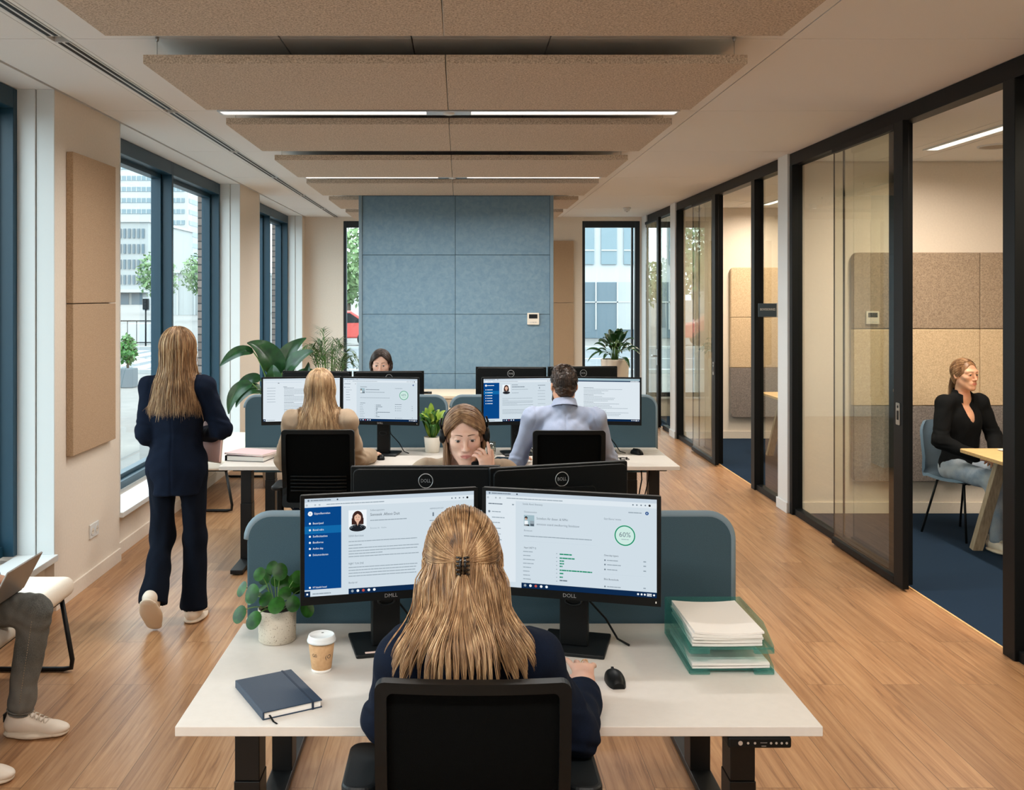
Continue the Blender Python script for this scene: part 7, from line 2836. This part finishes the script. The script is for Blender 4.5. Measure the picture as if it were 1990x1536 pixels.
# ================================================================ 7  visitor on the bench, cut by the picture edge
J = dict(pelvis=(0, -0.02, 0.56), chest=(0, 0.0, 0.86), neck=(0, 0.03, 1.08), head=(0, 0.06, 1.24), shl=(-0.18, 0.02, 1.02), shr=(0.18, 0.02, 1.02),
         ell=(-0.23, -0.04, 0.75), wrl=(-0.10, 0.10, 0.665), elr=(0.23, -0.04, 0.75), wrr=(0.13, 0.08, 0.67),
         hipl=(-0.095, 0.0, 0.54), hipr=(0.095, 0.0, 0.54), knl=(-0.10, 0.305, 0.525), knr=(0.18, 0.17, 0.53), anl=(-0.09, 0.25, 0.14), anr=(0.29, 0.20, 0.14))
P7 = Person('visitor in grey jeans and white sneakers on the bench, only the legs in view', (-2.115, 4.03, 0), -PI / 2, J, np.eye(3), False, 'skin_warm')
P7.build_body(0.006, [hand_shape(J['wrr'], (-0.2, 1, -0.1), (0, 0, 1), 1), hand_shape(J['wrl'], (0.2, 1, -0.1), (0, 0, 1), -1)], True)
P7.jacket('sweater', M['fabric_black'], h=0.008, seed=31)
P7.cap_hair(M['hair_dark'], 0.01)
P7.face()
tr = P7.trousers(M['denim_grey'], 0.078, 0.066, 0.056, h=0.0055, amp=0.0028)
for s, x in (('l', -0.09), ('r', 0.29)):
    a = J['an' + s]
    q = MB()
    A = np.arange(25) * 2 * PI / 24
    kn, an = np.array(J['kn' + s]), np.array(a)
    d = (kn - an) / np.linalg.norm(kn - an)
    u = np.array((1.0, 0, 0))
    w = np.cross(d, u)
    for k, off in enumerate((0.0, 0.012)):
        q.sweep([an + d * (off - 0.044) + 0.0575 * (math.cos(t) * u + math.sin(t) * w) * (0.80 if k == 0 else 0.9) for t in A[:-1]], 0.0036, 6, closed=True)
    q.build('hem', M['denim_grey'], tr)
    b = MB()
    n_ = 36
    pts = []
    for i in range(n_):
        f = i / n_
        c = kn + (an - kn) * f
        rr_ = 0.066 + (0.056 - 0.066) * f + 0.0016
        p0 = c + rr_ * (1.0 * u * 1 + 0.25 * w)
        pts.append(p0)
    for i in range(2, n_ - 1, 1):
        b.cyl(pts[i], pts[i] + (pts[i + 1] - pts[i]) * 0.55, 0.0012, n=5) if i < n_ - 1 else None
    b.build('seam_stitching', M['oak_grey'], tr)
    P7.shoe((x, 0.25 if s == 'l' else 0.20, 0.0), (0.0 if s == 'l' else 0.1, 1, 0), M['sneaker'], M['sole'], True)
lp = empty('laptop', 'grey laptop standing open on the lap of the visitor on the bench', 'laptop', (-1.90, 4.0, 0.605), -PI / 2)
MB().box(-0.16, 0.16, -0.20, 0.02, 0.0, 0.014).build('keyboard_deck', M['plastic_dark'], lp, bevel=0.003)
lid = MB().box(-0.16, 0.16, -0.004, 0.004, 0, 0.175)
lid.xf(rot_x(math.radians(-28)), (0, 0.024, 0.010))
lid.build('lid', mat('laptop_grey', lin(148, 142, 136), 0.35, 0.6), lp, bevel=0.003)

# ================================================================ 8  woman in the meeting room
Rh = rot_z(-0.02) @ rot_x(-0.03)
J = seat_joints(-0.04, 0.02, 0.182, (0.0, 0.06, 1.255), (0.262, 0.08, 0.76), (0.10, 0.26, 0.66), (-0.262, 0.08, 0.76), (-0.08, 0.27, 0.655), shz=1.035, kn=0.43, an=0.46)
J['shl'] = (-0.168, 0.03, 1.035)
J['shr'] = (0.168, 0.03, 1.035)
P8 = Person('woman with tied-back brown hair in a black shirt and jeans at the meeting room table', (3.885, 7.52, 0.004), math.radians(-163), J, Rh, False, 'skin_warm', 'lips')
P8.build_body(0.0034, [hand_shape(J['wrr'], (-0.8, 0.6, -0.2), (0, 0.2, 1), 1), hand_shape(J['wrl'], (0.8, 0.6, -0.2), (0, 0.2, 1), -1)])
P8.face((0.35, 0.93, -0.05))
P8.jacket('shirt', M['shirt_black'], g=0.012, h=0.005, seed=35, open_neck=0.15, amp=0.0020, pad=0.80)
nb = P8.J['neck'] + np.array((0, -0.005, -0.004))
A = np.linspace(0.62, 2 * PI - 0.62, 40) + PI / 2
ringf = lambda r, d, f: np.array([nb + (r * math.cos(a), r * math.sin(a) * 0.95, d - f * max(0, math.sin(a)) ** 2) for a in A])
MB().grid(np.array([ringf(0.088, -0.022, 0.055), ringf(0.073, 0.026, 0.03), ringf(0.068, 0.026, 0.03), ringf(0.068, -0.02, 0.05)])).build('collar', M['shirt_black'], P8.t)
P8.trousers(M['denim_light'], 0.078, 0.066, 0.050, h=0.0055, amp=0.0022, wr=0.108)
for s in 'lr':
    P8.shoe(np.array((J['an' + s][0], J['an' + s][1] - 0.01, 0.0)), (0, 1, 0), M['sneaker'], M['sole'], True)
P8.cap_hair(M['hair_brown'], 0.005)
rs = np.random.RandomState(52)
S = []
knot = np.array((0, -0.112, -0.035))
dk = (knot - skc) / np.linalg.norm(knot - skc)
for i in range(560):
    ang = rs.uniform(math.radians(-104), math.radians(104))
    d0 = np.array((math.sin(ang), rs.uniform(0.30, 0.72), math.cos(ang)))
    d0 /= np.linalg.norm(d0)
    om = math.acos(np.clip(d0 @ dk, -1, 1))
    t = np.linspace(0, 1, 16)
    d = (np.sin((1 - t) * om)[:, None] * d0 + np.sin(t * om)[:, None] * dk) / math.sin(om)
    S.append(P8.hp(onto(d, (rs.rand() * 0.004 - 0.004 + 0.004 * np.sin(PI * t))[:, None])))
strands_obj('hair', S, 0.0019, M['hair_brown'], P8.t, seed=6)
S = []
for i in range(160):
    t = np.linspace(0, 1, 12)
    u = rs.normal() * 0.012
    S.append(P8.hp(np.stack([u * (1 + t), knot[1] - 0.008 - 0.02 * np.sin(PI * t * 0.7) + 0.03 * t + rs.normal() * 0.004, knot[2] - 0.17 * t + rs.normal() * 0.01], 1)))
S = push_out(S, P8.coat, np.broadcast_to(0.008, (len(S), 12)))
strands_obj('ponytail', S, 0.002, M['hair_brown'], P8.t, seed=7)
